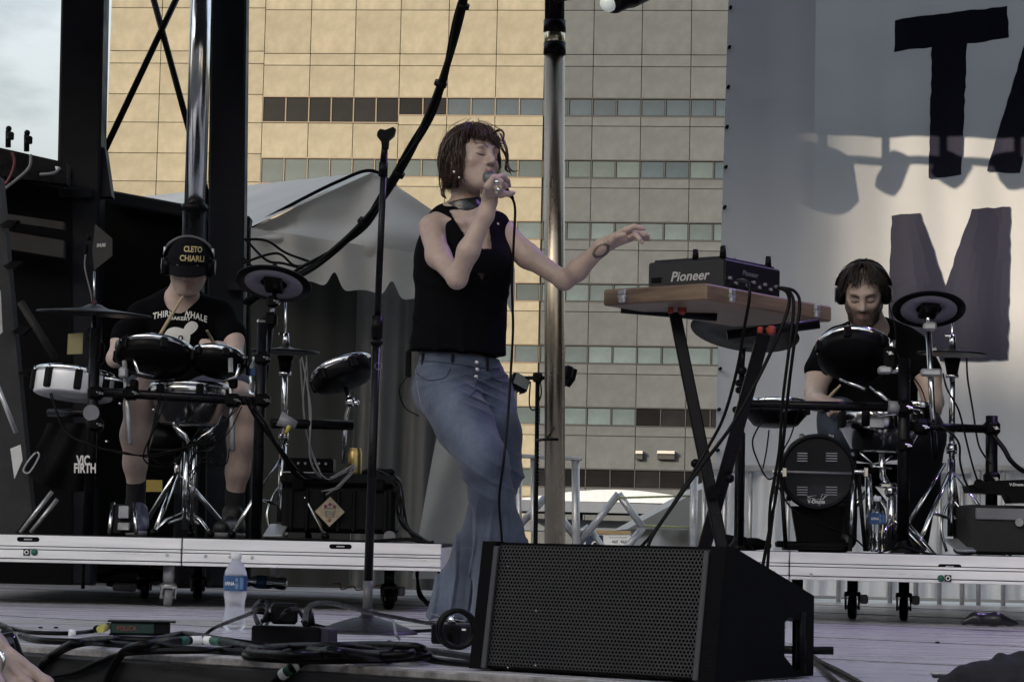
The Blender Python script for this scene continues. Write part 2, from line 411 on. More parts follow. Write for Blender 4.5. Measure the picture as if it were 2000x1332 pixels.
def bbox(name, u0, u1, z0, z1, o0, o1, m, parent):
    """a slab on the facade, spanning u0..u1, z0..z1, from o0 to o1 in front of the wall plane; alike slabs share a mesh"""
    w, h, dpt = u1 - u0, z1 - z0, o1 - o0
    key = (round(w, 2), round(h, 2), round(dpt, 2), m.name)
    if key not in BOXES:
        q = MB(); q.box((0, 0, 0), (w, dpt, h), None, min(0.02, dpt * 0.4))
        me = bpy.data.meshes.new(name); me.from_pydata([tuple(p) for p in q.v], [], q.f); me.materials.append(m); BOXES[key] = me
    o = bpy.data.objects.new(name, BOXES[key]); COL.objects.link(o); o.parent = parent
    o.location = bpt((u0 + u1) / 2, (z0 + z1) / 2, (o0 + o1) / 2) - LOC[parent.name]
    o.rotation_euler = RB.to_euler(); LOC[o.name] = LOC[parent.name]
    return o
def facade(lbl, uL, uR, mp, mj, mf, name='office_building'):
    b = thing(name, lbl, 'building', bpt((uL + uR) / 2, GROUNDZ))
    q = MB(); q.box(bpt((uL + uR) / 2, 18 + GROUNDZ, -6.0), (uR - uL, 12, 39), RB); q.build('core_wall', mj, b)
    return b
ux = lambda px, py=109: fac(px, py)[0]
zy = lambda py, px=800: fac(px, py)[1]
uA, uB, uC, uD = ux(214.5), ux(517), ux(1064), ux(1592, 109)
bl = facade('tall tan panel office building in evening sun with window bands', uA, uC, tan_m, joint_t, fr_t)
br = facade('grey panel office wing with dark framed window bands behind the steel pole', uC + 0.02, uD, grey_m, joint_g, fr_g)
G = 0.015
def panel(b, u0, u1, z0, z1, m): bbox('panel', u0 + G, u1 - G, z0 + G, z1 - G, 0.0, 0.12, m, b)
# blank bay on the left corner
ul = list(np.linspace(uA, uB, 4))
zb = [zy(y, 300) for y in (-60, 17, 101, 125, 185, 240, 300, 355, 415, 475, 535, 595, 655, 715, 775, 835, 895, 960, 1030, 1085)]
for i in range(3):
    for j in range(len(zb) - 1): panel(bl, ul[i], ul[i + 1], zb[j + 1], zb[j], tan_m)
# window bands
um = [ux(x) for x in (517, 607, 694, 782, 876, 970, 1064)]
ur = [ux(x) for x in (1067, 1159.5, 1254, 1350, 1445, 1540, 1592)]
wtop = [zy(191.5 + 119.6 * k, 800) for k in range(7)]
rng = random.Random(3)
def band(b, cols, mp, mf, tall_to, pick, sill_px):
    for i in range(len(cols) - 1):
        u0, u1 = cols[i], cols[i + 1]
        tall = i < tall_to
        zs = [zy(-60), zy(21.5), zy(107), zy(130), wtop[0]]
        for j in range(4): panel(b, u0, u1, zs[j + 1], zs[j], mp)
        for k in range(7):
            zt = wtop[k]; zb_ = zt - (51 if (tall and k < 2) else 35.5) * 135 / FPX; zj = zb_ - (2 if tall and k < 2 else 20) * 135 / FPX
            nxt = wtop[k + 1] if k < 6 else zy(1090)
            if not (tall and k < 2): panel(b, u0, u1, zj, zb_, mp)
            panel(b, u0, u1, nxt, zj, mp)
            # panes, mullions
            um_ = (u0 + u1) / 2
            for (a, c) in ((u0, um_), (um_, u1)):
                bbox('pane', a + 0.05, c - 0.05, zb_ + 0.05, zt - 0.05, -0.02, 0.03, gl[pick(i, k, rng)], b)
            for uu in (u0, um_): bbox('mullion', uu - 0.045, uu + 0.045, zb_, zt, 0.0, 0.09, mf, b)
        # head and sill bars
    for k in range(7):
        for (c0, c1, tl) in ((0, tall_to, True), (tall_to, len(cols) - 1, False)):
            if c1 <= c0: continue
            zt = wtop[k]; zb_ = zt - (51 if (tl and k < 2) else 35.5) * 135 / FPX
            bbox('window_head', cols[c0], cols[c1], zt - 0.04, zt + 0.05, 0.0, 0.135, mf, b)
            bbox('window_sill', cols[c0], cols[c1], zb_ - 0.05, zb_ + 0.04, 0.0, 0.14, mf, b)
def pickL(i, k, r):
    if k == 0: return 1 if i < 3 else (2 if i < 4 and r.random() < .5 else (1 if i == 3 else 2))
    if k == 1: return 0
    return 0 if r.random() < .6 else 3
def pickR(i, k, r):
    if k == 0: return 2
    if k == 1: return 0 if r.random() < .7 else 2
    if k <= 4: return 3
    if k == 5: return 3 if i < 2 else 1
    return 1
band(bl, um, tan_m, fr_t, 3, pickL, 0)
band(br, ur, grey_m, fr_g, 0, pickR, 0)
# wall vents
for (px, py, w, h, b, m) in ((796, 286, 13, 13, bl, fr_t),):
    u, z = fac(px, py); bbox('vent_grille', u - .2, u + .2, z - .2, z + .2, 0.12, 0.17, m, b)
vent_m = mat('vent_hood', (0.35, 0.34, 0.32), 0.5)
for (px, w) in ((1249, 14), (1301, 34)):
    u, z = fac(px, 887); hw = w / 2 * .03
    bbox('vent_hood', u - hw, u + hw, z + 0.0, z + 0.18, 0.12, 0.65, vent_m, br)
    bbox('vent_mouth', u - hw, u + hw, z - 0.32, z - 0.02, 0.12, 0.50, fr_g, br)

# ---- street level beyond the stage: canopy roofs, sign, tents
cnp = mat('canopy_grey', (0.10, 0.115, 0.145), 0.6, var=0.15, vscale=0.6); cnl = mat('canopy_light', (0.42, 0.45, 0.50), 0.5, var=0.1)
t = thing('entrance_canopy', 'grey flat entrance canopy with pale curved roof in front of the office building', 'canopy', P(1150, 1060, 60))
d = 60
q = MB(); q.prism([P(1005, 975, d), P(1395, 988, d), P(1395, 1006, d), P(1005, 997, d)], (0, 5, 0)); q.build('fascia', cnp, t)
q = MB(); q.prism([P(1005, 1011, d + 1), P(1395, 1022, d + 1), P(1395, 1042, d + 1), P(1005, 1035, d + 1)], (0, 5, 0)); q.build('lower_fascia', cnp, t)
arc = [P(1020 + 40 * math.sin(i / 10 * math.pi) * 0 + i * 37, 973 + i * .8 - 21 * math.sin(i / 10 * math.pi), d + 1.2) for i in range(11)]
q = MB(); q.prism(arc + [P(1395, 985, d + 1.2), P(1015, 976, d + 1.2)], (0, 5, 0)); q.build('curved_roof', cnl, t)
for px in (1010, 1130, 1290, 1390):
    q = MB(); q.cyl(P(px, 1000, d + 2), V(P(px, 1000, d + 2).x, d + 2, GROUNDZ), 0.12, n=10); q.build('post', cnp, t)
sg = thing('street_sign', 'white and navy bus stop sign with route numbers 460 465', 'sign', P(1190, 1075, 30))
d = 30; navy = mat('sign_navy', (0.02, 0.03, 0.06), 0.5); tanw = mat('sign_wood', (0.32, 0.22, 0.10), 0.6)
q = MB(); q.prism([P(1140, 1042, d), P(1245, 1044, d), P(1245, 1100, d), P(1140, 1100, d)], (0, .05, 0)); q.build('sign_board', WHITE, sg)
q = MB(); q.prism([P(1144, 1045, d - .01), P(1178, 1045, d - .01), P(1178, 1100, d - .01), P(1144, 1100, d - .01)], (0, .008, 0)); q.build('sign_field', navy, sg)
q = MB(); q.prism([P(1138, 1035, d - .02), P(1247, 1037, d - .02), P(1247, 1043, d - .02), P(1138, 1042, d - .02)], (0, .07, 0)); q.build('sign_cap', tanw, sg)
for yy in (1060,):
    q = MB(); q.cyl(P(1192, 1095, d + .03), V(P(1192, 1095, d).x, d + .03, GROUNDZ), 0.05, n=8); q.build('post', STEEL, sg)
ex, ey = V(1, 0, -0.0), V(0, 0, 1)
ink = mat('sign_ink', (0.10, 0.12, 0.15), 0.6)
lettering('460  465', P(1209, 1057, d), _r, _u, 6 * d / FPX, ink, sg, off=0.012, bold=0.01)
lettering('Routes boarding here', P(1207, 1049, d), _r, _u, 3.6 * d / FPX, ink, sg, off=0.012)
lettering('G', P(1161, 1063, d), _r, _u, 14 * d / FPX, PRINT, sg, off=0.025, bold=0.02)

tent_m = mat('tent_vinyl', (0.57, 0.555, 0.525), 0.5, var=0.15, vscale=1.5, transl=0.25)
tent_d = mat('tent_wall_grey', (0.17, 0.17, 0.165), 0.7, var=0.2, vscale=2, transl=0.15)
# low white tent to the right of the sign
t = thing('white_tent', 'low white tent top with crumpled side wall beyond the railing', 'tent', P(1330, 1075, 18))
d = 18
q = MB(); q.add([P(1225, 1033, d), P(1420, 928, d), P(1500, 930, d + 2), P(1500, 1033, d + 2)], [(0, 1, 2, 3)], False)
q.prism([P(1225, 1033, d), P(1420, 928, d), P(1600, 1000, d), P(1600, 1036, d)], (0, 2.5, 0)); q.build('tent_top', tent_m, t)
def twall(u, v):
    p = P(1232 + u * 330, 1034 + v * 75, d - .02); return p + V(0, 0.05 * math.sin(u * 23 + 3 * v) + 0.05 * math.sin(u * 9 - 6 * v + 1), 0)
q = MB(); q.grid(twall, 60, 10); q.build('tent_wall', tent_m, t)

# ---- frame tent behind the left kit
t = thing('frame_tent', 'white peaked frame tent with scalloped valance behind the left drum kit', 'tent', P(650, 1070, 15))
d = 15.0
pk, cl, crn = P(728, 334, d), P(468, 455, d), P(812, 418, d)
eL, eR = P(430, 468, d), P(1005, 556, d)
def gable(u, v):
    a = eL.lerp(eR, u); topz = cl.lerp(pk, u / .60) if u < .60 else pk.lerp(P(1005, 520, d), (u - .60) / .40)
    p = topz.lerp(a, v); return p + V(0, -0.25 * v - 0.13 * math.sin(v * 7.5 + u * 5 + 0.6 * math.sin(u * 9)) * (1 - .6 * v) * v - 0.05 * math.sin(u * 17 + 3 * v + 2), 0)
q = MB(); q.grid(gable, 80, 40); q.build('gable', tent_m, t)
def slope_(u, v):
    a = P(430, 470, d - .3).lerp(P(730, 336, d), v); b = P(100, 442, d + 4).lerp(P(260, 386, d + 7), v); return a.lerp(b, u)
q = MB(); q.grid(slope_, 8, 12); q.build('roof_slope', tent_m, t)
q = MB(); q.tube(spline([P(468, 456, d - .05), P(560, 405, d - .05), P(660, 355, d - .04), P(728, 334, d - .03), P(780, 375, d - .03), P(850, 450, d - .03)], 6), 0.012, 6); q.build('seam_piping', BLACK, t)
def val(u, v):
    p = eL.lerp(eR, u); px_ = 430 + u * 575; g = min((px_ - c_ + 1000) % 1000 if 0 else abs(px_ - c_) for c_ in (440, 548, 662, 772, 880, 985)); dep = 0.235 + 0.02 * math.sin(u * 34) - 0.12 * math.exp(-(g / 13.0) ** 2)
    return p + V(0, -0.31 + 0.02 * math.sin(u * 40), 0.07 - (dep + .07) * v)
q = MB(); q.grid(val, 160, 4); q.build('valance', tent_m, t)
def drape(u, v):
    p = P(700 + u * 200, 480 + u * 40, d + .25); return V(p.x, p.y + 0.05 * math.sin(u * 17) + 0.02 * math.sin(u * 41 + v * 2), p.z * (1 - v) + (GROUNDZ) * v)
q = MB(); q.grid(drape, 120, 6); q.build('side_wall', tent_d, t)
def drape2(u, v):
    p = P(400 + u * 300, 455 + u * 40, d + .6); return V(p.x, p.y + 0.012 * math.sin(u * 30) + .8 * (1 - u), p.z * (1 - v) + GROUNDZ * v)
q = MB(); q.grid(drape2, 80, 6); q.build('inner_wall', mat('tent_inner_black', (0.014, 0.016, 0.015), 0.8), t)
# pale cloth leg of a second tent right of it
t = thing('tent_flap', 'pale grey tent wall flap hanging behind the singer', 'tent wall', P(850, 1090, 14.3))
fl_m = mat('tent_flap_grey', (0.36, 0.36, 0.35), 0.6, var=0.15, vscale=3, transl=0.2)
def flap(u, v):
    xl = 880 - 75 * v ** 0.8; xr = 1010; p = P(xl + (xr - xl) * u, 740 + 390 * v, 14.3); return p + V(0, 0.03 * math.sin(u * 12 + v * 5), 0)
q = MB(); q.grid(flap, 24, 24); q.build('cloth', fl_m, t)

# ---- crowd barrier with white sheeting behind the right riser
t = thing('sheeted_fence', 'white sheeted railing fence running behind the right drum riser', 'fence', P(1700, 1180, 11.9))
d = 11.9; sheet = mat('white_sheet', (0.80, 0.82, 0.85), 0.55, var=0.1, vscale=2.5, transl=0.25)
for (a, b) in ((1372, 1520), (1524, 1896), (1906, 2080)):
    q = MB(); pa, pb = P(a, 912 + (a - 1000) * .0, d), P(b, 912, d); pb.z = pa.z
    q.box((pa + pb) / 2, ((pb - pa).length, 0.05, 0.035), rotm(pb - pa), 0.006); q.build('top_rail', STEEL, t)
for px in (1376, 1416, 1466, 1540, 1640, 1740, 1790, 1836, 1880, 1912, 1960, 2040):
    a = P(px, 914, d); q = MB(); q.cyl(a, V(a.x, a.y, 0), 0.012, n=8); q.build('post', STEEL, t)
def sheetf(u, v):
    a = P(1372 + u * 720, 918, d + .03); return V(a.x, a.y + .02 * math.sin(u * 60) + .015 * math.sin(u * 143 + v * 3), a.z * (1 - v) + 0.03 * v)
q = MB(); q.grid(sheetf, 120, 6); q.build('sheet', sheet, t)

# ---- aluminium stair rail with zig-zag brace in the middle
t = thing('stair_railing', 'aluminium stage railing with diagonal braces beside the steel pole', 'railing', P(1130, 1180, 12.6))
d = 12.6
def bar(pts, r, name='rail', m=STEEL, n=8):
    q = MB()
    for a, b in zip(pts[:-1], pts[1:]): q.cyl(P(*a), P(*b), r, n=n)
    return q.build(name, m, t)
q = MB(); a, b = P(1008, 890, d), P(1137, 896, d); q.box((a + b) / 2, ((b - a).length, .06, .02), rotm(b - a), .004); q.build('top_rail', STEEL, t)
bar([(1124, 898, d), (1126, 1180, d)], .022, 'post'); bar([(1040, 893, d), (1042, 1180, d)], .012, 'post'); bar([(1014, 893, d), (1014, 1180, d)], .015, 'post')
bar([(1018, 1022, d + .1), (1066, 970, d + .1), (1132, 1060, d + .1), (1208, 964, d + .1), (1256, 1030, d + .1), (1206, 1090, d + .1)], .020, 'brace')
bar([(1132, 1040, d + .15), (1150, 1028, d + .15), (1205, 1110, d + .15)], .016, 'brace')
bar([(1356, 930, d), (1352, 1120, d)], .022, 'post')
strap = mat('green_strap', (0.30, 0.36, 0.16), 0.6)
bar([(1208, 972, d), (1356, 968, d)], .006, 'strap', strap, 5); bar([(1256, 1026, d), (1352, 1030, d)], .006, 'strap', strap, 5)

# ---- the big steel pole in the middle
polem = mat('gold_tinted_steel', (0.42, 0.365, 0.29), 0.28, 0.95, var=0.3, vscale=5, rvar=0.1, stretch=(1, 1, 0.3))  # warm tint stands in for gold light reflected by the steel
t = thing('steel_pole', 'tall galvanised steel roof pole behind the singer', 'pole', V(P(1083, 600, 11.6).x, 11.6, 0))
d = 11.6; rp = 20 * d / FPX
a, b = P(1083, 1200, d), P(1083, 95, d); q = MB(); q.cyl(V(a.x, d, 0), b, rp, n=28); q.build('shaft', polem, t)
b2 = P(1084, -260, d); q = MB(); q.cyl(b, b2, rp * .98, n=28); q.build('upper_shaft', BLACKM, t)
for yy in (52, 96):
    c = P(1083.5, yy, d); q = MB(); q.cyl(c - V(0, 0, .03), c + V(0, 0, .03), rp * 1.12, n=24); q.build('collar', BLACKM, t)
c0, c1 = P(1083, 92, d), P(1083, 56, d); q = MB(); q.cyl(c0, c1, rp * 1.03, n=24); q.build('bright_band', mat('brass_band', (0.8, 0.72, 0.5), 0.25, 1.0), t)

# ---- translucent printed backdrop on the right
d = 12.15
t = thing('printed_backdrop', 'pale translucent fabric backdrop printed with large dark letters', 'banner', P(1700, 1000, d))
ban_m = mat('backdrop_fabric', (0.57, 0.58, 0.615), 0.75, var=0.05, vscale=1.2, transl=0.30, alpha=0.955)
let_m = mat('backdrop_ink', (0.013, 0.014, 0.036), 0.75, var=0.1, vscale=2)
bTL, bBL = P(1427, -160, d), P(1396, 935, d)
bw = 2.6
def bz(u_m, z):  # fold depth
    return 0.014 * math.sin(u_m * 9.5 + 0.4 * math.sin(z * 1.3)) * (0.5 + 0.5 * math.sin(u_m * 2.1 + 1)) + 0.007 * math.sin(u_m * 21 + z * .7) + 0.012 * math.sin(z * 1.2 + u_m)
def bsurf(px, py, off=0.0):
    p = P(px, py, d); um_ = p.x - bBL.x; return V(p.x, d + bz(um_, p.z) - off, p.z)
def banf(u, v):
    l = bTL.lerp(bBL, v); p = V(l.x + u * bw, d, l.z); return V(p.x, d + bz(p.x - bBL.x, p.z), p.z)
q = MB(); q.grid(banf, 150, 40); q.build('fabric', ban_m, t)
for k in range(14):
    c = bTL.lerp(bBL, (k + .3) / 14); q = MB(); q.cyl(V(c.x + .012, d - .03, c.z), V(c.x + .012, d + .05, c.z), 0.009, n=8); q.build('grommet', BLACK, t)
def letter(poly):
    n = len(poly); pts = []
    rr = random.Random(len(poly) + int(poly[0][0]))
    for i in range(n):
        a, b = poly[i], poly[(i + 1) % n]; L_ = math.dist(a, b); m = max(2, int(L_ / 14))
        for j in range(m):
            w = 1.6 if 0 < j else 0
            pts.append((a[0] + (b[0] - a[0]) * j / m + rr.uniform(-w, w), a[1] + (b[1] - a[1]) * j / m + rr.uniform(-w, w)))
    vs = [(x, y, 0) for x, y in pts]
    import bmesh
    bm = bmesh.new(); vv = [bm.verts.new(p) for p in vs]; bm.faces.new(vv); bmesh.ops.triangulate(bm, faces=bm.faces[:])
    for _ in range(3):
        es = [e for e in bm.edges if e.calc_length() > 26]
        if es: bmesh.ops.subdivide_edges(bm, edges=es, cuts=1); bmesh.ops.triangulate(bm, faces=bm.faces[:])
    bm.verts.index_update(); v2 = [bsurf(q_.co.x, q_.co.y, 0.012) for q_ in bm.verts]; f2 = [[w.index for w in f.verts] for f in bm.faces]
    bm.free(); o = link_mesh('letter', v2, f2, let_m, t); return o
letter([(1747, 42), (1966, 14), (1969, 76), (1887, 88), (1876, 343), (1812, 350), (1818, 95), (1745, 104)])
letter([(2000, 85), (2045, 80), (2090, 330), (2030, 340), (2022, 290), (1998, 300), (1990, 340), (1926, 336)])
letter([(1741, 422), (1796, 418), (1846, 560), (1896, 410), (1972, 405), (1968, 702), (1910, 706), (1905, 610), (1872, 705), (1836, 706), (1795, 600), (1790, 700), (1733, 700)])
# top cross tube the backdrop hangs from
q = MB(); q.cyl(V(bTL.x - .3, d, bTL.z + .03), V(bTL.x + bw + .4, d, bTL.z + .03), .03, n=10); q.build('hanging_tube', ALU, t)
# ================================================================== implicit-surface bodies
class SDF:
    def __init__(s): s.p = []
    def cap(s, a, b, ra, rb=None, k=0.02, sub=False, flat=None):
        a = np.array(a, float); b = np.array(b, float); rb = ra if rb is None else rb
        s.p.append(('c', a, b, ra, rb, k, sub, None if flat is None else (np.array(Vector(flat[0]).normalized()), flat[1])))
        return s
    def chain(s, pts, rs, k=0.012, flat=None):
        for i in range(len(pts) - 1): s.cap(pts[i], pts[i + 1], rs[i], rs[i + 1], k, False, flat)
        return s
    def ell(s, c, r, R=None, k=0.02, sub=False):
        s.p.append(('e', np.array(c, float), np.array(R if R is not None else np.eye(3), float), np.array(r, float), k, sub)); return s
    def plane(s, o, n, k=0.004):   # keeps the side the normal points away from
        s.p.append(('h', np.array(o, float), np.array(Vector(n).normalized()), k)); return s
    def ev(s, X, cull=None):
        d = np.full(len(X), 1.0, np.float32)
        if cull is not None: cc, cr = cull
        for q in s.p:
            if q[0] == 'c':
                _, a, b, ra, rb, k, sub, fl = q
                if cull is not None:
                    m = (a + b) / 2
                    if np.linalg.norm(cc - m) - np.linalg.norm(b - a) / 2 - max(ra, rb) * (fl[1] if fl and fl[1] > 1 else 1) - cr > k + 0.05: continue
                ab = b - a; t = np.clip(((X - a) @ ab) / max(ab @ ab, 1e-12), 0, 1)
                v = X - a - t[:, None] * ab
                if fl: v = v + ((1 / fl[1] - 1) * (v @ fl[0]))[:, None] * fl[0]
                e = np.sqrt((v * v).sum(1)) - (ra + (rb - ra) * t)
                if fl and fl[1] < 1: e = e * fl[1]
            elif q[0] == 'e':
                _, c, R, r, k, sub = q
                if cull is not None and np.linalg.norm(cc - c) - r.max() - cr > k + 0.05: continue
                v = (X - c) @ R; k0 = np.sqrt(((v / r) ** 2).sum(1)); k1 = np.sqrt(((v / r ** 2) ** 2).sum(1)) + 1e-9
                e = k0 * (k0 - 1) / k1
            else:
                _, o, n, k = q; e = (X - o) @ n
                h = np.maximum(k - np.abs(d - e), 0) / k; d = np.maximum(d, e) + h * h * k / 4; continue
            if sub:
                e = -e; h = np.maximum(k - np.abs(d - e), 0) / k; d = np.maximum(d, e) + h * h * k / 4
            else:
                h = np.maximum(k - np.abs(d - e), 0) / k; d = np.minimum(d, e) - h * h * k / 4
        return d
    def bounds(s):
        lo, hi = [], []
        for q in s.p:
            if q[0] == 'c' and not q[6]:
                r = max(q[3], q[4]) * (q[7][1] if q[7] and q[7][1] > 1 else 1) + 0.02; lo.append(np.minimum(q[1], q[2]) - r); hi.append(np.maximum(q[1], q[2]) + r)
            elif q[0] == 'e' and not q[5]: lo.append(q[1] - q[3].max() - .02); hi.append(q[1] + q[3].max() + .02)
        return np.min(lo, 0), np.max(hi, 0)
    def mesh(s, vox, disp=None):
        lo, hi = s.bounds(); B = 8; bs = vox * B
        nb = np.ceil((hi - lo) / bs).astype(int) + 1
        g = np.stack(np.meshgrid(*[np.arange(n) for n in nb], indexing='ij'), -1).reshape(-1, 3)
        d = s.ev(lo + (g + 0.5) * bs)
        g = g[np.abs(d) < bs * 1.25 + 0.012]
        dims = nb * B + 2
        ar = np.arange(B + 1); loc = np.stack(np.meshgrid(ar, ar, ar, indexing='ij'), -1).reshape(-1, 3)
        keys = []; vts = []; fa = []
        CH = 24
        allv = np.empty((len(g), B + 1, B + 1, B + 1), np.float32)
        order = np.lexsort((g[:, 0] // 3, g[:, 1] // 3, g[:, 2] // 3)); g = g[order]
        for i in range(0, len(g), CH):
            gg = g[i:i + CH]; X = (lo + (gg[:, None, :] * B + loc[None]) * vox).reshape(-1, 3)
            mn, mx_ = X.min(0), X.max(0); v = s.ev(X, ((mn + mx_) / 2, np.linalg.norm(mx_ - mn) / 2))
            if disp is not None: v = v - disp(X).astype(np.float32)
            allv[i:i + CH] = v.reshape(len(gg), B + 1, B + 1, B + 1)
        co = [(0, 0, 0), (1, 0, 0), (0, 1, 0), (1, 1, 0), (0, 0, 1), (1, 0, 1), (0, 1, 1), (1, 1, 1)]
        C = [allv[:, a:a + B, b:b + B, c:c + B] for a, b, c in co]
        neg = sum((c < 0).astype(np.int8) for c in C); m = (neg > 0) & (neg < 8)
        idx = np.argwhere(m); cv = [c[m] for c in C]
        acc = np.zeros((len(idx), 3)); cnt = np.zeros(len(idx))
        for e0 in range(8):
            for ax in range(3):
                if co[e0][ax]: continue
                t1 = list(co[e0]); t1[ax] = 1; e1 = co.index(tuple(t1))
                a, b = cv[e0], cv[e1]; x = (a < 0) != (b < 0); t = np.where(x, a / np.where(x, a - b, 1), 0)
                p = np.array(co[e0], float)[None].repeat(len(idx), 0); p[:, ax] += t
                acc += p * x[:, None]; cnt += x
        pos = acc / cnt[:, None]; cell = g[idx[:, 0]] * B + idx[:, 1:]
        verts = lo + (cell + pos) * vox
        key = (cell[:, 0].astype(np.int64) * dims[1] + cell[:, 1]) * dims[2] + cell[:, 2]
        so_ = np.argsort(key); ks = key[so_]
        faces = []
        for ax in range(3):
            sl0 = allv[:, :B, :B, :B]; sh_ = [slice(0, B)] * 3; sh_[ax] = slice(1, B + 1); sl1 = allv[(slice(None), *sh_)]
            x = (sl0 < 0) != (sl1 < 0); ii = np.argwhere(x); base = g[ii[:, 0]] * B + ii[:, 1:]; inside = (sl0 < 0)[x]
            o1, o2 = (ax + 1) % 3, (ax + 2) % 3; q4 = []; ok = np.ones(len(ii), bool)
            for (u, w) in ((-1, -1), (0, -1), (0, 0), (-1, 0)):
                c = base.copy(); c[:, o1] += u; c[:, o2] += w
                kk = (c[:, 0].astype(np.int64) * dims[1] + c[:, 1]) * dims[2] + c[:, 2]
                j = np.clip(np.searchsorted(ks, kk), 0, len(ks) - 1); ok &= ks[j] == kk; q4.append(so_[j])
            q = np.stack(q4, 1); q[~inside] = q[~inside][:, ::-1]; faces.append(q[ok])
        f = np.concatenate(faces)
        # one relax pass
        for _ in range(2):
            sm = np.zeros_like(verts); n = np.zeros(len(verts))
            for a, b in ((0, 1), (1, 2), (2, 3), (3, 0)):
                np.add.at(sm, f[:, a], verts[f[:, b]]); np.add.at(sm, f[:, b], verts[f[:, a]]); np.add.at(n, f[:, a], 1); np.add.at(n, f[:, b], 1)
            verts = verts * 0.55 + 0.45 * sm / np.maximum(n, 1)[:, None]
        return verts, f
def body_mesh(name, vf, m, parent, col=None, cut=None, **k):
    v, f = vf
    if cut is not None:
        bad = cut(v); keep = ~(bad[f].sum(1) >= 3); f = f[keep]
        used = np.unique(f); re = np.full(len(v), -1); re[used] = np.arange(len(used)); v = v[used]; f = re[f]
    o = link_mesh(name, v, f, m, parent, sm=[True] * len(f), **k)
    if col is not None:
        c = col(v); a = o.data.color_attributes.new('Col', 'FLOAT_COLOR', 'POINT')
        a.data.foreach_set('color', np.concatenate([c, np.ones((len(c), 1))], 1).astype(np.float32).ravel())
    return o
def bvh(o):
    off = LOC[o.name]
    return BVHTree.FromPolygons([v.co + off for v in o.data.vertices], [list(p.vertices) for p in o.data.polygons])
def on_surface(tree, px, py, off=0.004, back=None):
    r = ray(px, py).normalized(); h = tree.ray_cast(CAML, r)
    if h[0] is None: return back
    return h[0] - r * off
def print_on(tree, v2, f, m, parent, name, off=0.004):
    pts = [on_surface(tree, x, y, off) for x, y in v2]
    if any(p is None for p in pts):
        good = [p for p in pts if p is not None]
        if not good: return None
        c = sum(good, Vector()) / len(good); pts = [p if p is not None else PP(v2[i][0], v2[i][1], c, V(0, 1, 0)) for i, p in enumerate(pts)]
    return link_mesh(name, pts, f, m, parent)
def text_px(txt, x, y, w, h, ang=0.0, arc=0.0, **k):
    v, f = text2d(txt, **k); xs = [p[0] for p in v]; ys = [p[1] for p in v]
    cx, cy = (min(xs) + max(xs)) / 2, (min(ys) + max(ys)) / 2; sx, sy = w / (max(xs) - min(xs)), h / (max(ys) - min(ys))
    ca, sa = math.cos(ang), math.sin(ang); o = []
    for p in v:
        a, b = (p[0] - cx) * sx, (p[1] - cy) * sy; b -= arc * (2 * a / w) ** 2; o.append((x + a * ca + b * sa, y + a * sa - b * ca))
    return o, f

skin_m = mat('skin', (0.5, 0.34, 0.27), 0.46, attr='Col', var=0.16, vscale=42, bump=0.14, bscale=120, sss=0.03, spec=0.45)
def nse(X, sc, seed=0):
    """cheap smooth pseudo noise in -1..1"""
    a = X * sc + seed
    return (np.sin(a[:, 0] * 1.3 + 1.7 * np.sin(a[:, 1] * .9 + seed)) + np.sin(a[:, 1] * 1.1 + 1.5 * np.sin(a[:, 2] * 1.2 + 2)) + np.sin(a[:, 2] * .95 + 1.6 * np.sin(a[:, 0] * 1.05 + 4))) / 3

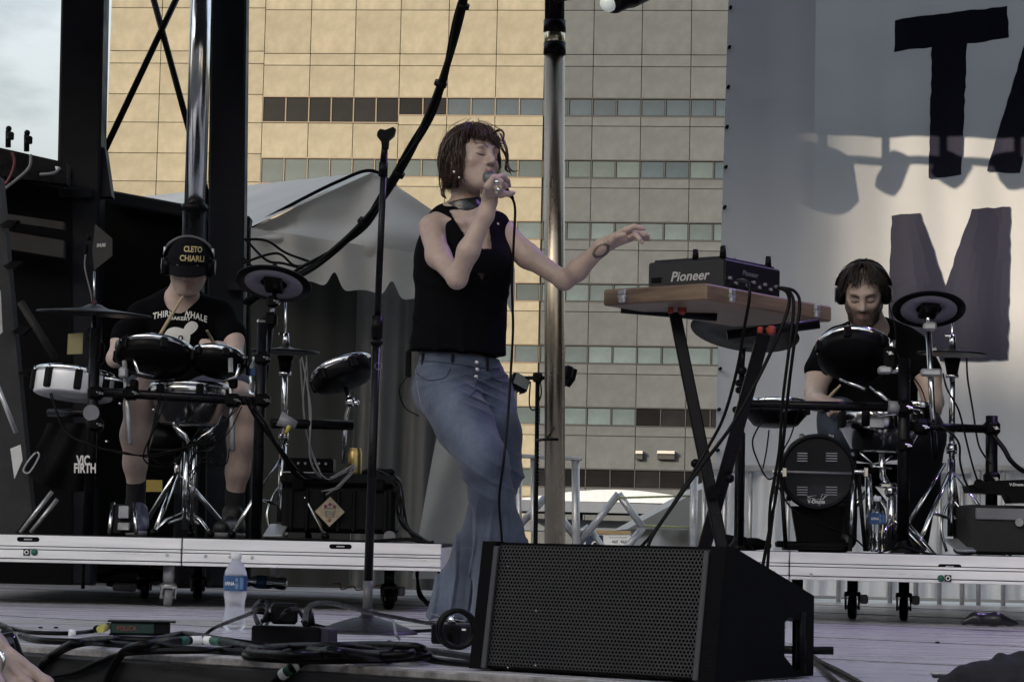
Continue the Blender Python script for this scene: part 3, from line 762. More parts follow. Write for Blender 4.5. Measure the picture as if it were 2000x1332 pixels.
class Head:
    def __init__(s, c, fwd, up, sc=1.0):
        f = Vector(fwd).normalized(); u = Vector(up); l = u.cross(f).normalized(); u = f.cross(l).normalized()
        s.R = np.array([[l.x, f.x, u.x], [l.y, f.y, u.y], [l.z, f.z, u.z]]); s.c = np.array(c, float); s.sc = sc
    def w(s, x, y, z): return Vector(s.c + s.R @ (np.array((x, y, z), float) * s.sc))
    def loc(s, X): return ((X - s.c) @ s.R) / s.sc
    def skin(s, S, male=False, mouth_open=0.0):
        k = s.sc; R = s.R; E = lambda c, r, kk=0.02, sub=False: S.ell(s.w(*c), np.array(r) * k, R, kk * k, sub)
        Cp = lambda a, b, ra, rb=None, kk=0.012, sub=False: S.cap(s.w(*a), s.w(*b), ra * k, None if rb is None else rb * k, kk * k, sub)
        j = 1.0 if male else 0.0
        E((0, -.014, .032), (.076, .096, .086), .01)
        E((0, .028, -.022), (.062 + .003 * j, .060, .082), .03)
        for x in (-1, 1):
            Cp((x * .050, .005, -.045), (x * (.022 + .006 * j), .060, -.094), .026, .019, .03)
            E((x * .043, .052, -.018), (.022, .022, .020), .025)
        Cp((-.034, .078, .032), (.034, .078, .032), .012 + .002 * j, None, .024)
        E((0, .070, -.094), (.024 + .005 * j, .020, .018), .02)
        E((0, .068, -.058), (.030, .024, .026), .03)
        for x in (-1, 1): E((x * .031, .094, .010), (.021, .017, .015), .016, True)
        for x in (-1, 1): E((x * .031, .073, .009), (.0155, .0135, .0125), .006)
        Cp((0, .084, .022), (0, .108, -.020), .0075, .0115 + .001 * j, .014)
        for x in (-1, 1): E((x * .0125, .097, -.026), (.008, .010, .008), .008)
        for x in (-1, 1): E((x * .007, .101, -.034), (.0042, .006, .004), .004, True)
        if mouth_open:
            E((0, .100, -.058), (.017, .018, .004 + mouth_open), .006, True)
        Cp((-.021, .078, -.056), (0, .0935, -.051), .0045, .0065, .008); Cp((.021, .078, -.056), (0, .0935, -.051), .0045, .0065, .008)
        mo = mouth_open * 1.4
        Cp((-.019, .078, -.058 - mo), (0, .0905, -.063 - mo), .0045, .0075, .008); Cp((.019, .078, -.058 - mo), (0, .0905, -.063 - mo), .0045, .0075, .008)
        for x in (-1, 1):
            E((x * .078, -.008, -.002), (.008, .021, .032), .008); E((x * .086, -.006, .002), (.006, .012, .018), .006, True)
    def colours(s, X, base, c, lips, brow, beard=None, beard_amt=0.0, bdz=0.0, bth=1.0):
        q = s.loc(X); near = (np.abs(q) < .13).all(1)
        def mixin(mask, colr):
            c[:] = c * (1 - mask[:, None]) + np.array(colr) * mask[:, None]
        sm = lambda v, a, b: np.clip((b - v) / (b - a), 0, 1) * near
        front = q[:, 1] > 0.04
        # cheeks
        for x in (-1, 1):
            mixin(0.22 * sm(np.sqrt((q[:, 0] - x * .042) ** 2 + (q[:, 2] + .022) ** 2), .005, .03) * front, (base[0] * .95, base[1] * .66, base[2] * .62))
        if beard is not None:
            n = nse(X, 260, 3)
            bz = np.clip((-0.030 + .012 * (beard_amt > .9) - q[:, 2] + np.clip(np.abs(q[:, 0]) - .045, 0, 1) * 1.4) / .018, 0, 1) * near * (q[:, 1] > -0.005)
            lipm = np.exp(-((q[:, 0] / .019) ** 2 + ((q[:, 2] + .058) / .008) ** 2)) * front
            mixin(np.clip(bz * beard_amt * (0.92 + .12 * n), 0, 1) * (1 - .8 * lipm), beard)
        lz = -.057 + 0.0; m = np.clip(1.35 - (np.abs(q[:, 0]) / .021) ** 2 - ((q[:, 2] - lz) / .0115) ** 2, 0, 1) * (q[:, 1] > .07)
        mixin(0.75 * m * near, lips)
        for x in (-1, 1):
            u = (q[:, 0] * x - .014) / .036; arc = .032 + bdz + .010 * np.sin(np.clip(u, 0, 1) * 2.4)
            mixin(.85 * np.clip(1.3 - np.abs(q[:, 2] - arc) / (.0045 * bth), 0, 1) * (u > -.05) * (u < 1.0) * front * near, brow)
            ex = (q[:, 0] * x - .031) / .0165; lash = .0045 - .004 * (1 - ex ** 2)
            mixin(.9 * np.clip(1.4 - np.abs(q[:, 2] - lash) / .0028, 0, 1) * (np.abs(ex) < 1.08) * (q[:, 1] > .062) * near, (.015, .012, .012))
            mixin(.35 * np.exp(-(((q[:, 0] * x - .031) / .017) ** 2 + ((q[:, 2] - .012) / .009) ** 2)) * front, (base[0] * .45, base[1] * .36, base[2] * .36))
            mixin(.8 * np.exp(-(((q[:, 0] * x - .0075) / .0045) ** 2 + ((q[:, 2] + .0335) / .0035) ** 2)) * (q[:, 1] > .085), (.06, .03, .025))  # nostril shade put into the skin colour
        return c
def hair_locks(q, H, n, seed, zend, th0=(0.05, 0.7), r=(.0058, .0016), E=((0, -.012, .026), (.090, .110, .112)), fringe=(0.9, .046), part=0.0, flick=.010, side_free=0.0, jit=.006, curl=0.0, thin=0.0, gap=None, wave=0.0):
    rr = random.Random(seed); (cx, cy, cz), (rx, ry, rz) = E
    for i in range(n):
        ph = rr.uniform(-math.pi, math.pi); t0 = rr.uniform(*th0)
        front = abs(ph) < fringe[0]
        if gap and gap[0] < ph < gap[1] and rr.random() < .85: continue
        ze = (fringe[1] + rr.uniform(-.012, .024) + .012 * (abs(ph) / fringe[0]) ** 2) if front else zend + rr.uniform(-.014, .014)
        out = rr.uniform(-.5, 1) * jit; pts = []; w = rr.uniform(-.12, .12); th = t0; s = 0
        sway = rr.uniform(-1, 1) * .25
        for k in range(26):
            a = ph + w * s + sway * s * s * .4
            if th < math.pi / 2: p = [cx + (rx + out) * math.sin(th) * math.sin(a), cy + (ry + out) * math.sin(th) * math.cos(a), cz + (rz + out) * math.cos(th)]
            else:
                dz = (th - math.pi / 2) * rz; inn = 1 - .28 * max(0, dz - .03) / .1
                p = [cx + (rx + out) * math.sin(a) * inn, cy + (ry + out) * math.cos(a) * inn, cz - dz]
            if p[2] < ze: break
            pts.append(p); th += .115; s += .07
        if len(pts) < 3 or (front and rr.random() < thin): continue
        # tip flick
        fl = rr.uniform(-.3, 1) * flick; p = pts[-1]; rad = Vector((math.sin(ph), math.cos(ph), 0)); pts[-1] = [p[0] + rad.x * fl, p[1] + rad.y * fl, p[2]]
        if front: pts[-1][0] += rr.uniform(-.008, .008)
        if curl:
            for j, p in enumerate(pts): pts[j] = [p[0] + rr.uniform(-curl, curl), p[1] + rr.uniform(-curl, curl), p[2] + rr.uniform(-curl, curl)]
        if wave:
            wp = rr.uniform(0, 6.28); n_ = len(pts)
            for j, p in enumerate(pts):
                a_ = wave * (j / n_) * math.sin(j * .75 + wp + ph * 3); pts[j] = [p[0] + rad.x * a_ + rad.y * a_ * .6, p[1] + rad.y * a_ - rad.x * a_ * .6, p[2]]
        sc = H.sc; ra = rr.uniform(.7, 1.3)
        q.tube([H.w(*p) for p in pts], [r[0] * .6 * sc * ra, r[0] * sc * ra, r[0] * .8 * sc * ra, r[1] * sc], 4, flat=.6, caps=False)

# ------------------------------------------------------------------ singer
D0 = 7.6
sing = thing('person', 'person singing into a microphone in black sleeveless top and flared jeans', 'person', V(P(930, 1200, D0).x, D0, 0))
HS = Head(P(924, 317, 7.62), (0.65, -0.75, 0.10), (0.08, 0.10, 1.0), 0.95)
sb = SDF()
HS.skin(sb, False, 0.004)
sb.cap(P(905, 345, 7.68), P(915, 428, 7.65), .047, .050, .03)
sb.ell(P(908, 500, 7.64), (.142, .095, .17), k=.05)
sb.ell(P(938, 528, 7.572), (.05, .05, .055), k=.05)
sb.ell(P(900, 640, 7.63), (.125, .088, .13), k=.05)
sb.cap(P(850, 444, 7.60), P(982, 454, 7.68), .038, .038, .05)
sb.cap(P(872, 425, 7.64), P(950, 430, 7.66), .040, .040, .05)      # trapezius
# collar bones
sb.cap(P(905, 436, 7.56), P(860, 430, 7.57), .009, .008, .02); sb.cap(P(925, 438, 7.57), P(970, 440, 7.60), .009, .008, .02)
# arm holding the microphone
sb.chain([P(842, 445, 7.57), P(856, 500, 7.47), P(893, 545, 7.36)], [.042, .037, .030], .03)
sb.chain([P(893, 545, 7.36), P(915, 490, 7.33), P(948, 420, 7.33), P(956, 396, 7.33)], [.030, .034, .026, .023], .02)
hk = .008
sb.cap(P(956, 396, 7.33), P(960, 366, 7.30), .024, .025, .012)
sb.cap(P(956, 390, 7.33), P(967, 352, 7.30), .020, .018, .012)
sb.chain([P(966, 348, 7.30), P(981, 345, 7.32), P(990, 354, 7.35), P(994, 363, 7.37)], [.0120, .0105, .0095, .0085], hk)
sb.chain([P(964, 356, 7.27), P(977, 356, 7.27), P(986, 364, 7.31), P(983, 372, 7.35)], [.0115, .0105, .0095, .0085], hk)
sb.chain([P(962, 366, 7.265), P(974, 369, 7.265), P(981, 377, 7.30), P(977, 382, 7.34)], [.0115, .0105, .0095, .0085], hk)
sb.chain([P(961, 377, 7.28), P(978, 381, 7.29), P(994, 379, 7.31), P(1003, 377, 7.32)], [.0105, .0095, .0085, .0075], hk)
sb.chain([P(951, 384, 7.32), P(953, 364, 7.25), P(962, 349, 7.25)], [.016, .0125, .0095], hk)
# stretched arm
sb.chain([P(988, 458, 7.66), P(1030, 500, 7.62), P(1102, 548, 7.56)], [.040, .037, .030], .03)
sb.chain([P(1102, 548, 7.56), P(1128, 528, 7.53), P(1175, 483, 7.47), P(1192, 473, 7.45)], [.030, .033, .025, .021], .02)
for (kx, ky, kd) in ((1222, 450, 7.42), (1227, 455, 7.44), (1231, 461, 7.46), (1230, 466, 7.44)):
    sb.cap(P(1192, 473, 7.45), P(kx, ky, kd), .019, .0125, .012)
sb.chain([P(1222, 450, 7.42), P(1239, 443, 7.41), P(1249, 445, 7.41), P(1257, 447, 7.41)], [.0105, .0095, .0085, .0072], .006)
sb.chain([P(1227, 455, 7.45), P(1247, 453, 7.47), P(1258, 459, 7.47), P(1266, 462, 7.48)], [.0105, .0098, .0088, .0075], .006)
sb.chain([P(1231, 461, 7.47), P(1249, 462, 7.49), P(1260, 466, 7.50), P(1267, 468, 7.50)], [.0105, .0095, .0085, .0072], .006)
sb.chain([P(1231, 464, 7.42), P(1241, 459, 7.39), P(1249, 467, 7.38), P(1254, 474, 7.38)], [.0095, .0085, .0078, .0068], .006)
sb.chain([P(1193, 472, 7.42), P(1207, 461, 7.39), P(1219, 459, 7.38)], [.014, .0110, .0085], .008)
SKIN1 = (0.46, 0.345, 0.29)
def col1(X):
    c = np.tile(np.array(SKIN1), (len(X), 1)); n = nse(X, 40)[:, None]; c = c * (1 + .05 * n)
    HS.colours(X, SKIN1, c, (.30, .13, .12), (.07, .045, .035))
    # oval line tattoo on the forearm
    x, y = pixn(X); r = np.sqrt(((x - 1174) * .80 + (y - 490) * -.55) ** 2 / 15.5 ** 2 + ((x - 1174) * .55 + (y - 490) * .80) ** 2 / 9.5 ** 2)
    fr = (X[:, 1] < 7.5); m = ((np.abs(r - 1) < .2) & fr)[:, None] * .8
    return c * (1 - m) + np.array((.03, .035, .035)) * m
body1 = body_mesh('body', sb.mesh(.0031), skin_m, sing, col1)
# sleeveless top
cloth_k = mat('black_crepe', (0.003, 0.003, 0.004), 0.75, bump=0.15, bscale=220, spec=0.05)
tp = SDF()
tp.ell(P(905, 500, 7.64), (.150, .106, .178), k=.04)
tp.cap(P(902, 520, 7.63), P(896, 690, 7.62), .150, .160, .05, flat=((0, 1, 0), .72))
tp.cap(P(862, 430, 7.625), P(970, 440, 7.66), .040, .045, .04)
tp.cap(P(872, 420, 7.65), P(905, 424, 7.67), .034, .034, .03)
tp.cap(P(915, 380, 7.66), P(915, 425, 7.65), .053, .055, .01, sub=True)
# bust
tp.ell(P(925, 520, 7.55), (.06, .05, .055), k=.06); tp.ell(P(965, 525, 7.58), (.05, .05, .055), k=.06)
hn = (P(985, 696, 7.6) - P(805, 684, 7.6)).cross(V(0, 1, 0)).normalized()
if hn.z > 0: hn = -hn
tp.plane(P(895, 690, 7.6), hn)
def inpoly(x, y, poly):
    r = np.zeros(len(x), bool); n = len(poly)
    for i in range(n):
        (x0, y0), (x1, y1) = poly[i], poly[(i + 1) % n]
        c = ((y0 > y) != (y1 > y)); xx = x0 + (y - y0) * (x1 - x0) / ((y1 - y0) if y1 != y0 else 1e-9); r ^= c & (x < xx)
    return r
def cut_top(v):
    x, y = pixn(v); f = v[:, 1] < 7.62
    return f & (inpoly(x, y, [(876, 410), (890, 434), (908, 460), (931, 487), (961, 487), (957, 452), (953, 425), (948, 402)]) | inpoly(x, y, [(933, 533), (949, 532), (942, 551)]))
def fold1(X):
    x, y = pixn(X); lowr = np.clip((y - 540) / 150, 0, 1); return .006 * lowr * (np.exp(-np.sin(x * .062 + .8 * np.sin(y * .013) + 1.2 * nse(X, 9)) ** 2 * 5) - .3) + .0035 * np.exp(-np.sin((y - x * .5) * .045 + nse(X, 12)) ** 2 * 8) * np.exp(-((y - 560) / 70) ** 2) + .0012 * nse(X, 40)
topv = tp.mesh(.0042, fold1)
top_o = body_mesh('top', topv, cloth_k, sing, None, cut_top)
# leather choker collar
leather = mat('black_leather', (0.010, 0.010, 0.011), 0.30, spec=.6, rvar=0.12, vscale=18, bump=0.25, bscale=55)
ax = (P(908, 388, 7.66) - P(913, 424, 7.65)).normalized()
q = MB(); q.lathe([(.066, -.004), (.071, .0), (.069, .022), (.0645, .050), (.0615, .055), (.058, .050), (.058, .0)], P(910, 425, 7.648), ax + V(-.05, -.16, 0), 44); q.build('collar', leather, sing)
# jeans
jm = mat('denim', (0.09, 0.115, 0.18), 0.8, attr='Col', var=0.22, vscale=70, bump=0.35, bscale=330, stretch=(1, 1, .5), sheen=0.15, spec=0.2)
jn = SDF()
jn.ell(P(902, 752, 7.64), (.148, .108, .110), k=.04)
jn.cap(P(896, 716, 7.63), P(896, 700, 7.63), .138, .133, .03, flat=((0, 1, 0), .74))
A = [P(872, 765, 7.58), P(908, 830, 7.47), P(946, 900, 7.37), P(958, 960, 7.40), P(974, 1040, 7.45), P(984, 1120, 7.50), P(988, 1208, 7.54)]
jn.chain(A, [.104, .092, .074, .068, .078, .100, .124], .03)
Bc = [P(948, 770, 7.66), P(968, 850, 7.58), P(978, 925, 7.52), P(952, 1000, 7.64), P(925, 1080, 7.72), P(902, 1150, 7.76), P(888, 1222, 7.78)]
jn.chain(Bc, [.095, .084, .070, .064, .072, .088, .108], .02)
jn.ell(P(848, 765, 7.70), (.070, .08, .09), k=.06)     # seat
jn.plane(V(0, 0, .012), (0, 0, -1)); 
wn = (P(990, 712, 7.6) - P(800, 692, 7.6)).cross(V(0, 1, 0)).normalized(); wn = wn if wn.z > 0 else -wn
jn.plane(P(895, 692, 7.6), wn)
def fold2(X):
    x, y = pixn(X); z = X[:, 2]
    ridge = lambda t: np.exp(-(np.sin(t * .5) ** 2) * 7) - .25
    wob = 1.6 * nse(X, 14, 1)
    crotch = np.exp(-(((x - 938) / 55) ** 2 + ((y - 768) / 42) ** 2)) * ridge((y - 740) * .33 - (x - 930) * .16 + wob) * .009
    kneeA = np.exp(-(((y - 935) / 42) ** 2)) * ridge(y * .17 - x * .10 + wob * 1.5) * .0075
    thigh = np.exp(-(((y - 840) / 70) ** 2)) * ridge(x * .10 + y * .055 + wob) * .0022
    low = np.clip((y - 950) / 140, 0, 1) * (ridge(x * .19 + .018 * y + wob) * .011 + .004 * nse(X, 30, 7))
    hips = np.exp(-(((y - 738) / 26) ** 2)) * ridge(y * .36 + x * .09 + wob) * .0045
    return crotch + kneeA + low + hips + thigh + .0012 * nse(X, 55)
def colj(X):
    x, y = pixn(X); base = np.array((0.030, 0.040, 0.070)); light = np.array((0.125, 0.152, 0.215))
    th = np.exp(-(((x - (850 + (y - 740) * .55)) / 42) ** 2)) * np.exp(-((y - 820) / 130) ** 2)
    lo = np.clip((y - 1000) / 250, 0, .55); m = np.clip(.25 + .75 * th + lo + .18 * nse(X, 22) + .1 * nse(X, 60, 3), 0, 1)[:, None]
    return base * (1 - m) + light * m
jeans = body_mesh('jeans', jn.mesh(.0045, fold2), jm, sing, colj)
jt = bvh(jeans)
def on_tube(tree, pts, r, m, parent, name, n=6, sub=5, off=0.002):
    sp = spline([Vector((a, b, 0)) for a, b in pts], sub); w = [on_surface(tree, p.x, p.y, off) for p in sp]; w = [p for p in w if p is not None]
    if len(w) < 2: return None
    q = MB(); q.tube(w, r, n); return q.build(name, m, parent)
seam = mat('denim_seam', (0.17, 0.19, 0.25), 0.8); seamd = mat('denim_seam_dark', (0.035, 0.045, 0.075), 0.8)
for (pts, m_, nm, rr_) in (([(812, 722), (822, 790), (846, 850), (880, 905), (908, 950)], seam, 'outseam', .0022),
                      ([(806, 705), (850, 706), (900, 712), (945, 718), (990, 720)], seamd, 'waistband_seam', .0025),
                      ([(925, 704), (929, 730), (928, 760), (916, 775)], seamd, 'fly_seam', .0025),
                      ([(812, 728), (835, 742), (868, 738), (880, 718)], seamd, 'pocket_seam', .002),
                      ([(958, 718), (966, 740), (992, 748)], seamd, 'pocket_seam', .002),
                      ([(842, 1198), (870, 1206), (905, 1212), (925, 1214)], seam, 'hem_seam', .002)):
    on_tube(jt, pts, rr_, m_, jeans, nm)
for (px, py) in ((884, 704), (952, 712), (826, 702)):
    p = on_surface(jt, px, py, .002)
    if p: q = MB(); q.box(p, (.010, .008, .045), None, .002); q.build('belt_loop', jm, jeans)
for (px, py) in ((931, 708), (932, 722), (930, 736)):
    p = on_surface(jt, px, py, .002)
    if p: q = MB(); q.lathe([(0, .004), (.006, .003), (.0075, 0)], p, (0, -1, 0), 12); q.build('button', STEEL, jeans)
# shoes peeping from the hems
shoe_m = mat('black_shoe', (0.012, 0.012, 0.013), 0.5, rvar=.1)
for (c, f_) in ((V(P(888, 1200, 7.78).x, 7.80, 0), (-.4, -1, 0)), (V(P(990, 1200, 7.54).x, 7.55, 0), (.2, -1, 0))):
    s_ = SDF(); fd = Vector(f_).normalized(); s_.cap(c + V(0, 0, .035), c + fd * .07 + V(0, 0, .024), .036, .026, .02); s_.ell(c + fd * .04 + V(0, 0, .03), (.042, .042, .05), k=.03); s_.plane((0, 0, .001), (0, 0, -1))
    body_mesh('shoe', s_.mesh(.006), shoe_m, sing)
# hair
hair_m = mat('brown_hair', (0.046, 0.025, 0.016), 0.40, var=0.6, vscale=60, spec=0.5, stretch=(1, 1, .25))
hb = SDF(); R_ = HS.R; k_ = HS.sc
hb.ell(HS.w(0, -.022, .026), np.array((.083, .097, .099)) * k_, R_, .01)
hb.ell(HS.w(0, -.038, -.022), np.array((.084, .072, .076)) * k_, R_, .04)
for x in (-1, 1): hb.cap(HS.w(x * .070, .006, .02), HS.w(x * .066, .012, -.062), .022 * k_, .018 * k_, .03)
hb.ell(HS.w(0, .104, -.030), np.array((.066, .085, .105)) * k_, R_, .012, sub=True)
hb.cap(HS.w(0, .0, -.05), HS.w(0, .02, -.16), .052 * k_, .055 * k_, .02, sub=True)
ho = body_mesh('hair', hb.mesh(.0045, lambda X: .003 * np.sin(HS.loc(X)[:, 0] * 240 + 3 * np.sin(HS.loc(X)[:, 2] * 30)) + .002 * nse(X, 120)), hair_m, sing)
q = MB(); hair_locks(q, HS, 1700, 11, -.088, fringe=(1.12, .046), flick=.020, thin=.52, E=((0, -.014, .024), (.094, .110, .111)), jit=.012, r=(.0024, .0005), curl=.0008, wave=.010)
hair_locks(q, HS, 110, 12, -.095, fringe=(1.0, .040), flick=.035, thin=.3, E=((0, -.014, .024), (.098, .114, .116)), jit=.022, r=(.0011, .0004), curl=.003, wave=.014)
q.build('hair_locks', hair_m, ho)
q = MB()
for pts in ([(978, 262, 7.60), (989, 290, 7.58), (990, 318, 7.60), (1000, 334, 7.60), (1012, 334, 7.60)], [(980, 268, 7.60), (991, 300, 7.60), (992, 325, 7.62), (1000, 344, 7.62)],
            [(962, 262, 7.58), (976, 254, 7.56), (984, 262, 7.56), (982, 280, 7.56)], [(980, 290, 7.60), (990, 310, 7.62), (988, 330, 7.62), (996, 338, 7.62)],
            [(905, 252, 7.56), (880, 268, 7.54), (863, 300, 7.56), (858, 350, 7.60), (864, 384, 7.6)], [(868, 360, 7.62), (864, 378, 7.6), (872, 388, 7.6)]):
    q.tube(spline([P(*p) for p in pts], 5), [.005, .007, .006, .001], 6, flat=.6)
q.build('loose_strand', hair_m, ho)
# jewellery
silver = mat('silver', (0.8, 0.8, 0.78), .15, 1.0)
for (px, py, dd, r_) in ((887, 336, 7.53, .0075), (897, 347, 7.52, .006)):
    q = MB(); q.ball(P(px, py, dd), r_ * .7, 10); q.build('earring', silver, sing)
for (a, b, r_) in (((967, 357, 7.262), (973, 357, 7.262), .0125), ((970, 371, 7.256), (974, 373, 7.256), .0125)):
    q = MB(); q.tube([P(*a), P(*b)], r_, 12, caps=False); q.build('ring', silver, sing)
# belt pack with its thin lead
pk_ = thing('belt_pack', 'small black radio belt pack clipped to the jeans waistband', 'belt pack', P(797, 735, 7.66))
q = MB(); q.box(P(798, 712, 7.66), (.020, .06, .085), None, .004); q.build('case', BLACK, pk_)
q = MB(); q.tube(spline([P(798, 692, 7.66), P(802, 680, 7.62), P(812, 676, 7.6)], 4), .004, 6); q.build('clip', BLACK, pk_)
q = MB(); q.tube(spline([P(796, 734, 7.68), P(780, 760, 7.72), P(790, 795, 7.74), P(818, 812, 7.70)], 6), .0025, 5); q.build('lead', RUBBER, pk_)
# microphone
mc = thing('handheld_microphone', 'black handheld vocal microphone held at the mouth of the singer', 'microphone', P(972, 362, 7.33))
ma, mb_ = P(950, 343, 7.40), P(988, 374, 7.33); md = (mb_ - ma).normalized()
q = MB(); q.lathe([(0, -.006), (.013, -.003), (.021, .010), (.023, .022), (.0225, .034), (.018, .044)], ma, md, 24); q.build('grille', mat('mic_mesh', (.16, .16, .17), .4, .8, bump=.4, bscale=400), mc)
q = MB(); q.cyl(ma + md * .042, mb_, .018, .0125, 20); q.build('handle', BLACKM, mc)
q = MB(); q.cyl(mb_, mb_ + md * .022, .0105, .0105, 14); q.cyl(mb_ + md * .022, P(1002, 388, 7.33), .009, .005, 12); q.build('connector', BLACK, mc)
cab = thing('microphone_cable', 'thin black cable hanging straight down from the microphone', 'cable', P(985, 1190, 7.4))
q = MB(); q.tube(spline([P(1000, 386, 7.33), P(1006, 410, 7.33), P(1003, 480, 7.33), P(1000, 560, 7.34), P(1002, 640, 7.36), P(998, 720, 7.36), P(993, 800, 7.34), P(984, 900, 7.30), P(975, 980, 7.32), P(980, 1080, 7.34), P(960, 1200, 7.2)], 8), .0042, 7); q.build('lead', RUBBER, cab)
# ================================================================== drummers
tee_m = mat('black_tshirt', (0.0035, 0.0035, 0.0045), 0.85, bump=0.2, bscale=300, spec=0.05)
def tee_fold(X): return .004 * np.sin(X[:, 2] * 42 + 5 * np.sin(X[:, 0] * 9)) * np.clip(nse(X, 7, 2) + .3, 0, 1) + .002 * nse(X, 30)
def headphones(par, H, lab=None):
    hp = thing('headphones', lab, 'headphones', H.w(0, 0, -.03)); q = MB()
    for x in (-1, 1):
        q = MB(); ax = H.w(x, 0, 0) - H.w(0, 0, 0)
        q.lathe([(0, .030), (.030, .028), (.040, .020), (.043, .008), (.042, -.004), (.034, -.010), (.0, -.012)], H.w(x * .084, -.006, .0), ax, 24); c_ = q.build('ear_cup', BLACK, hp)
        q = MB(); q.lathe([(.032, .0), (.034, .004), (.0, .0045)], H.w(x * .113, -.006, .0), ax, 20); q.build('cup_plate', GREYP, c_)
        q = MB(); q.tube([H.w(x * .100, -.006, .02), H.w(x * .104, -.006, .05), H.w(x * .102, -.006, .085)], .006, 8); q.build('yoke', STEEL, hp)
    pts = [H.w(.105 * math.sin(a), -.006, .03 + .098 * math.cos(a)) for a in np.linspace(-1.45, 1.45, 24)]
    q = MB(); q.tube(pts, .014, 10, flat=.5); q.build('headband', BLACK, hp)
    q = MB(); q.tube([H.w(.112 * math.sin(a), -.006, .03 + .106 * math.cos(a)) for a in np.linspace(-1.0, 1.0, 20)], .007, 8); q.build('band_pad', mat('satin_grey', (.10, .10, .11), .3), hp)
    return hp
# ---- left drummer -------------------------------------------------------
DL = 10.0
man = thing('person', 'seated drummer in black cap and printed black T-shirt behind the left kit', 'person', V(P(350, 1000, DL).x, 10.2, .26))
HL = Head(P(368, 522, 9.92), (0.08, -0.90, -0.38), (0.04, -0.38, 0.90), 1.0)
b = SDF(); HL.skin(b, True)
b.cap(P(362, 545, 10.02), P(352, 600, 10.08), .058, .066, .03)
b.ell(P(350, 660, 10.12), (.17, .12, .22), k=.06)
b.ell(P(350, 760, 10.18), (.16, .13, .14), k=.06)
b.cap(P(280, 616, 10.08), P(427, 611, 10.08), .050, .050, .04)
b.chain([P(268, 618, 10.06), P(240, 665, 9.96), P(226, 700, 9.88)], [.050, .046, .037], .03)
b.chain([P(226, 700, 9.88), P(250, 698, 9.72), P(284, 680, 9.55), P(292, 676, 9.52)], [.038, .038, .028, .026], .02)
b.chain([P(440, 615, 10.06), P(455, 660, 9.98), P(458, 700, 9.92)], [.050, .046, .037], .03)
b.chain([P(458, 700, 9.92), P(448, 698, 9.76), P(430, 682, 9.6), P(426, 678, 9.57)], [.038, .038, .028, .026], .02)
def fist(S, c, F, N, T, sc=1.0):
    """F along the hand, N out of the palm, T towards the thumb"""
    c = Vector(c); F = Vector(F).normalized(); T = (Vector(T) - F * Vector(T).dot(F)).normalized(); N = F.cross(T) if F.cross(T).dot(Vector(N)) > 0 else T.cross(F)
    for i, o in enumerate((.030, .010, -.010, -.028)):
        kn = c + F * (.085 - .006 * abs(i - 1)) * sc + T * o * sc; r = (.0125, .0125, .0115, .0105)[i] * sc
        S.cap(c + T * o * .6 * sc, kn, .016 * sc, r * 1.15, .012)
        p1 = kn + (F * .5 + N * .86) * .034 * sc; p2 = p1 + (-F * .75 + N * .55) * .024 * sc; p3 = p2 + (-F * .8 - N * .3) * .018 * sc
        S.chain([kn, p1, p2, p3], [r, r * .92, r * .85, r * .75], .005)
    a = c + T * .03 * sc + F * .02 * sc; S.chain([a, a + (F * .7 + T * .5 + N * .4).normalized() * .04 * sc, a + (F * .9 + T * .25 + N * .8).normalized() * .07 * sc], [.015 * sc, .012 * sc, .0095 * sc], .008)
fist(b, P(292, 676, 9.52), (.5, -.8, .1), (0, -.3, -1), (1, .3, .2)); fist(b, P(426, 678, 9.57), (-.35, -.9, .1), (0, -.3, -1), (-1, .3, .2))
# bare legs
b.chain([P(300, 775, 9.95), P(285, 772, 9.62), P(273, 790, 9.52)], [.085, .075, .062], .04)
b.chain([P(273, 790, 9.52), P(266, 850, 9.55), P(264, 905, 9.58), P(266, 948, 9.60)], [.060, .062, .046, .038], .03)
b.chain([P(410, 775, 9.95), P(462, 780, 9.62), P(481, 795, 9.52)], [.085, .075, .062], .04)
b.chain([P(481, 795, 9.52), P(474, 855, 9.55), P(464, 920, 9.58), P(459, 965, 9.60)], [.060, .063, .046, .038], .03)
SKIN2 = (0.58, 0.44, 0.39)
def col2_(X):
    c = np.tile(np.array(SKIN2), (len(X), 1)) * (1 + .05 * nse(X, 35)[:, None])
    return HL.colours(X, SKIN2, c, (.33, .18, .16), (.10, .07, .05), (.30, .25, .22), .75, -.006, 1.3)
body_mesh('body', b.mesh(.0042), skin_m, man, col2_)
s = SDF()
s.ell(P(350, 660, 10.12), (.195, .145, .235), k=.06); s.ell(P(350, 750, 10.15), (.20, .165, .15), k=.06)
s.cap(P(283, 617, 10.08), P(424, 612, 10.08), .066, .066, .06)
s.chain([P(272, 620, 10.06), P(248, 655, 9.98), P(243, 666, 9.96)], [.062, .060, .061], .03)
s.chain([P(436, 617, 10.06), P(452, 652, 10.0), P(453, 660, 9.99)], [.062, .059, .060], .03)
s.cap(P(362, 540, 10.02), P(353, 596, 10.06), .066, .078, .01, sub=True)
s.plane(P(240, 668, 9.96), P(236, 676, 9.94) - P(258, 636, 10.0), .01) if False else None
teeL = body_mesh('t_shirt', s.mesh(.006, tee_fold), tee_m, man)
tr = bvh(teeL)
v, f = text_px('THIRSTY WHALE', 352, 612, 106, 13, ang=.06, arc=9, bold=.03, spacing=1.1); print_on(tr, v, f, PRINT, teeL, 'shirt_lettering')
v, f = text_px('BAKERY', 353, 622, 40, 7, ang=.05, bold=.03); print_on(tr, v, f, PRINT, teeL, 'shirt_lettering')
v, f = text_px('NORTH', 403, 664, 16, 4.5, ang=.05, bold=.03); print_on(tr, v, f, PRINT, teeL, 'shirt_lettering')
v, f = text_px('MPLS', 404, 670, 12, 4, ang=.05, bold=.03); print_on(tr, v, f, PRINT, teeL, 'shirt_lettering')
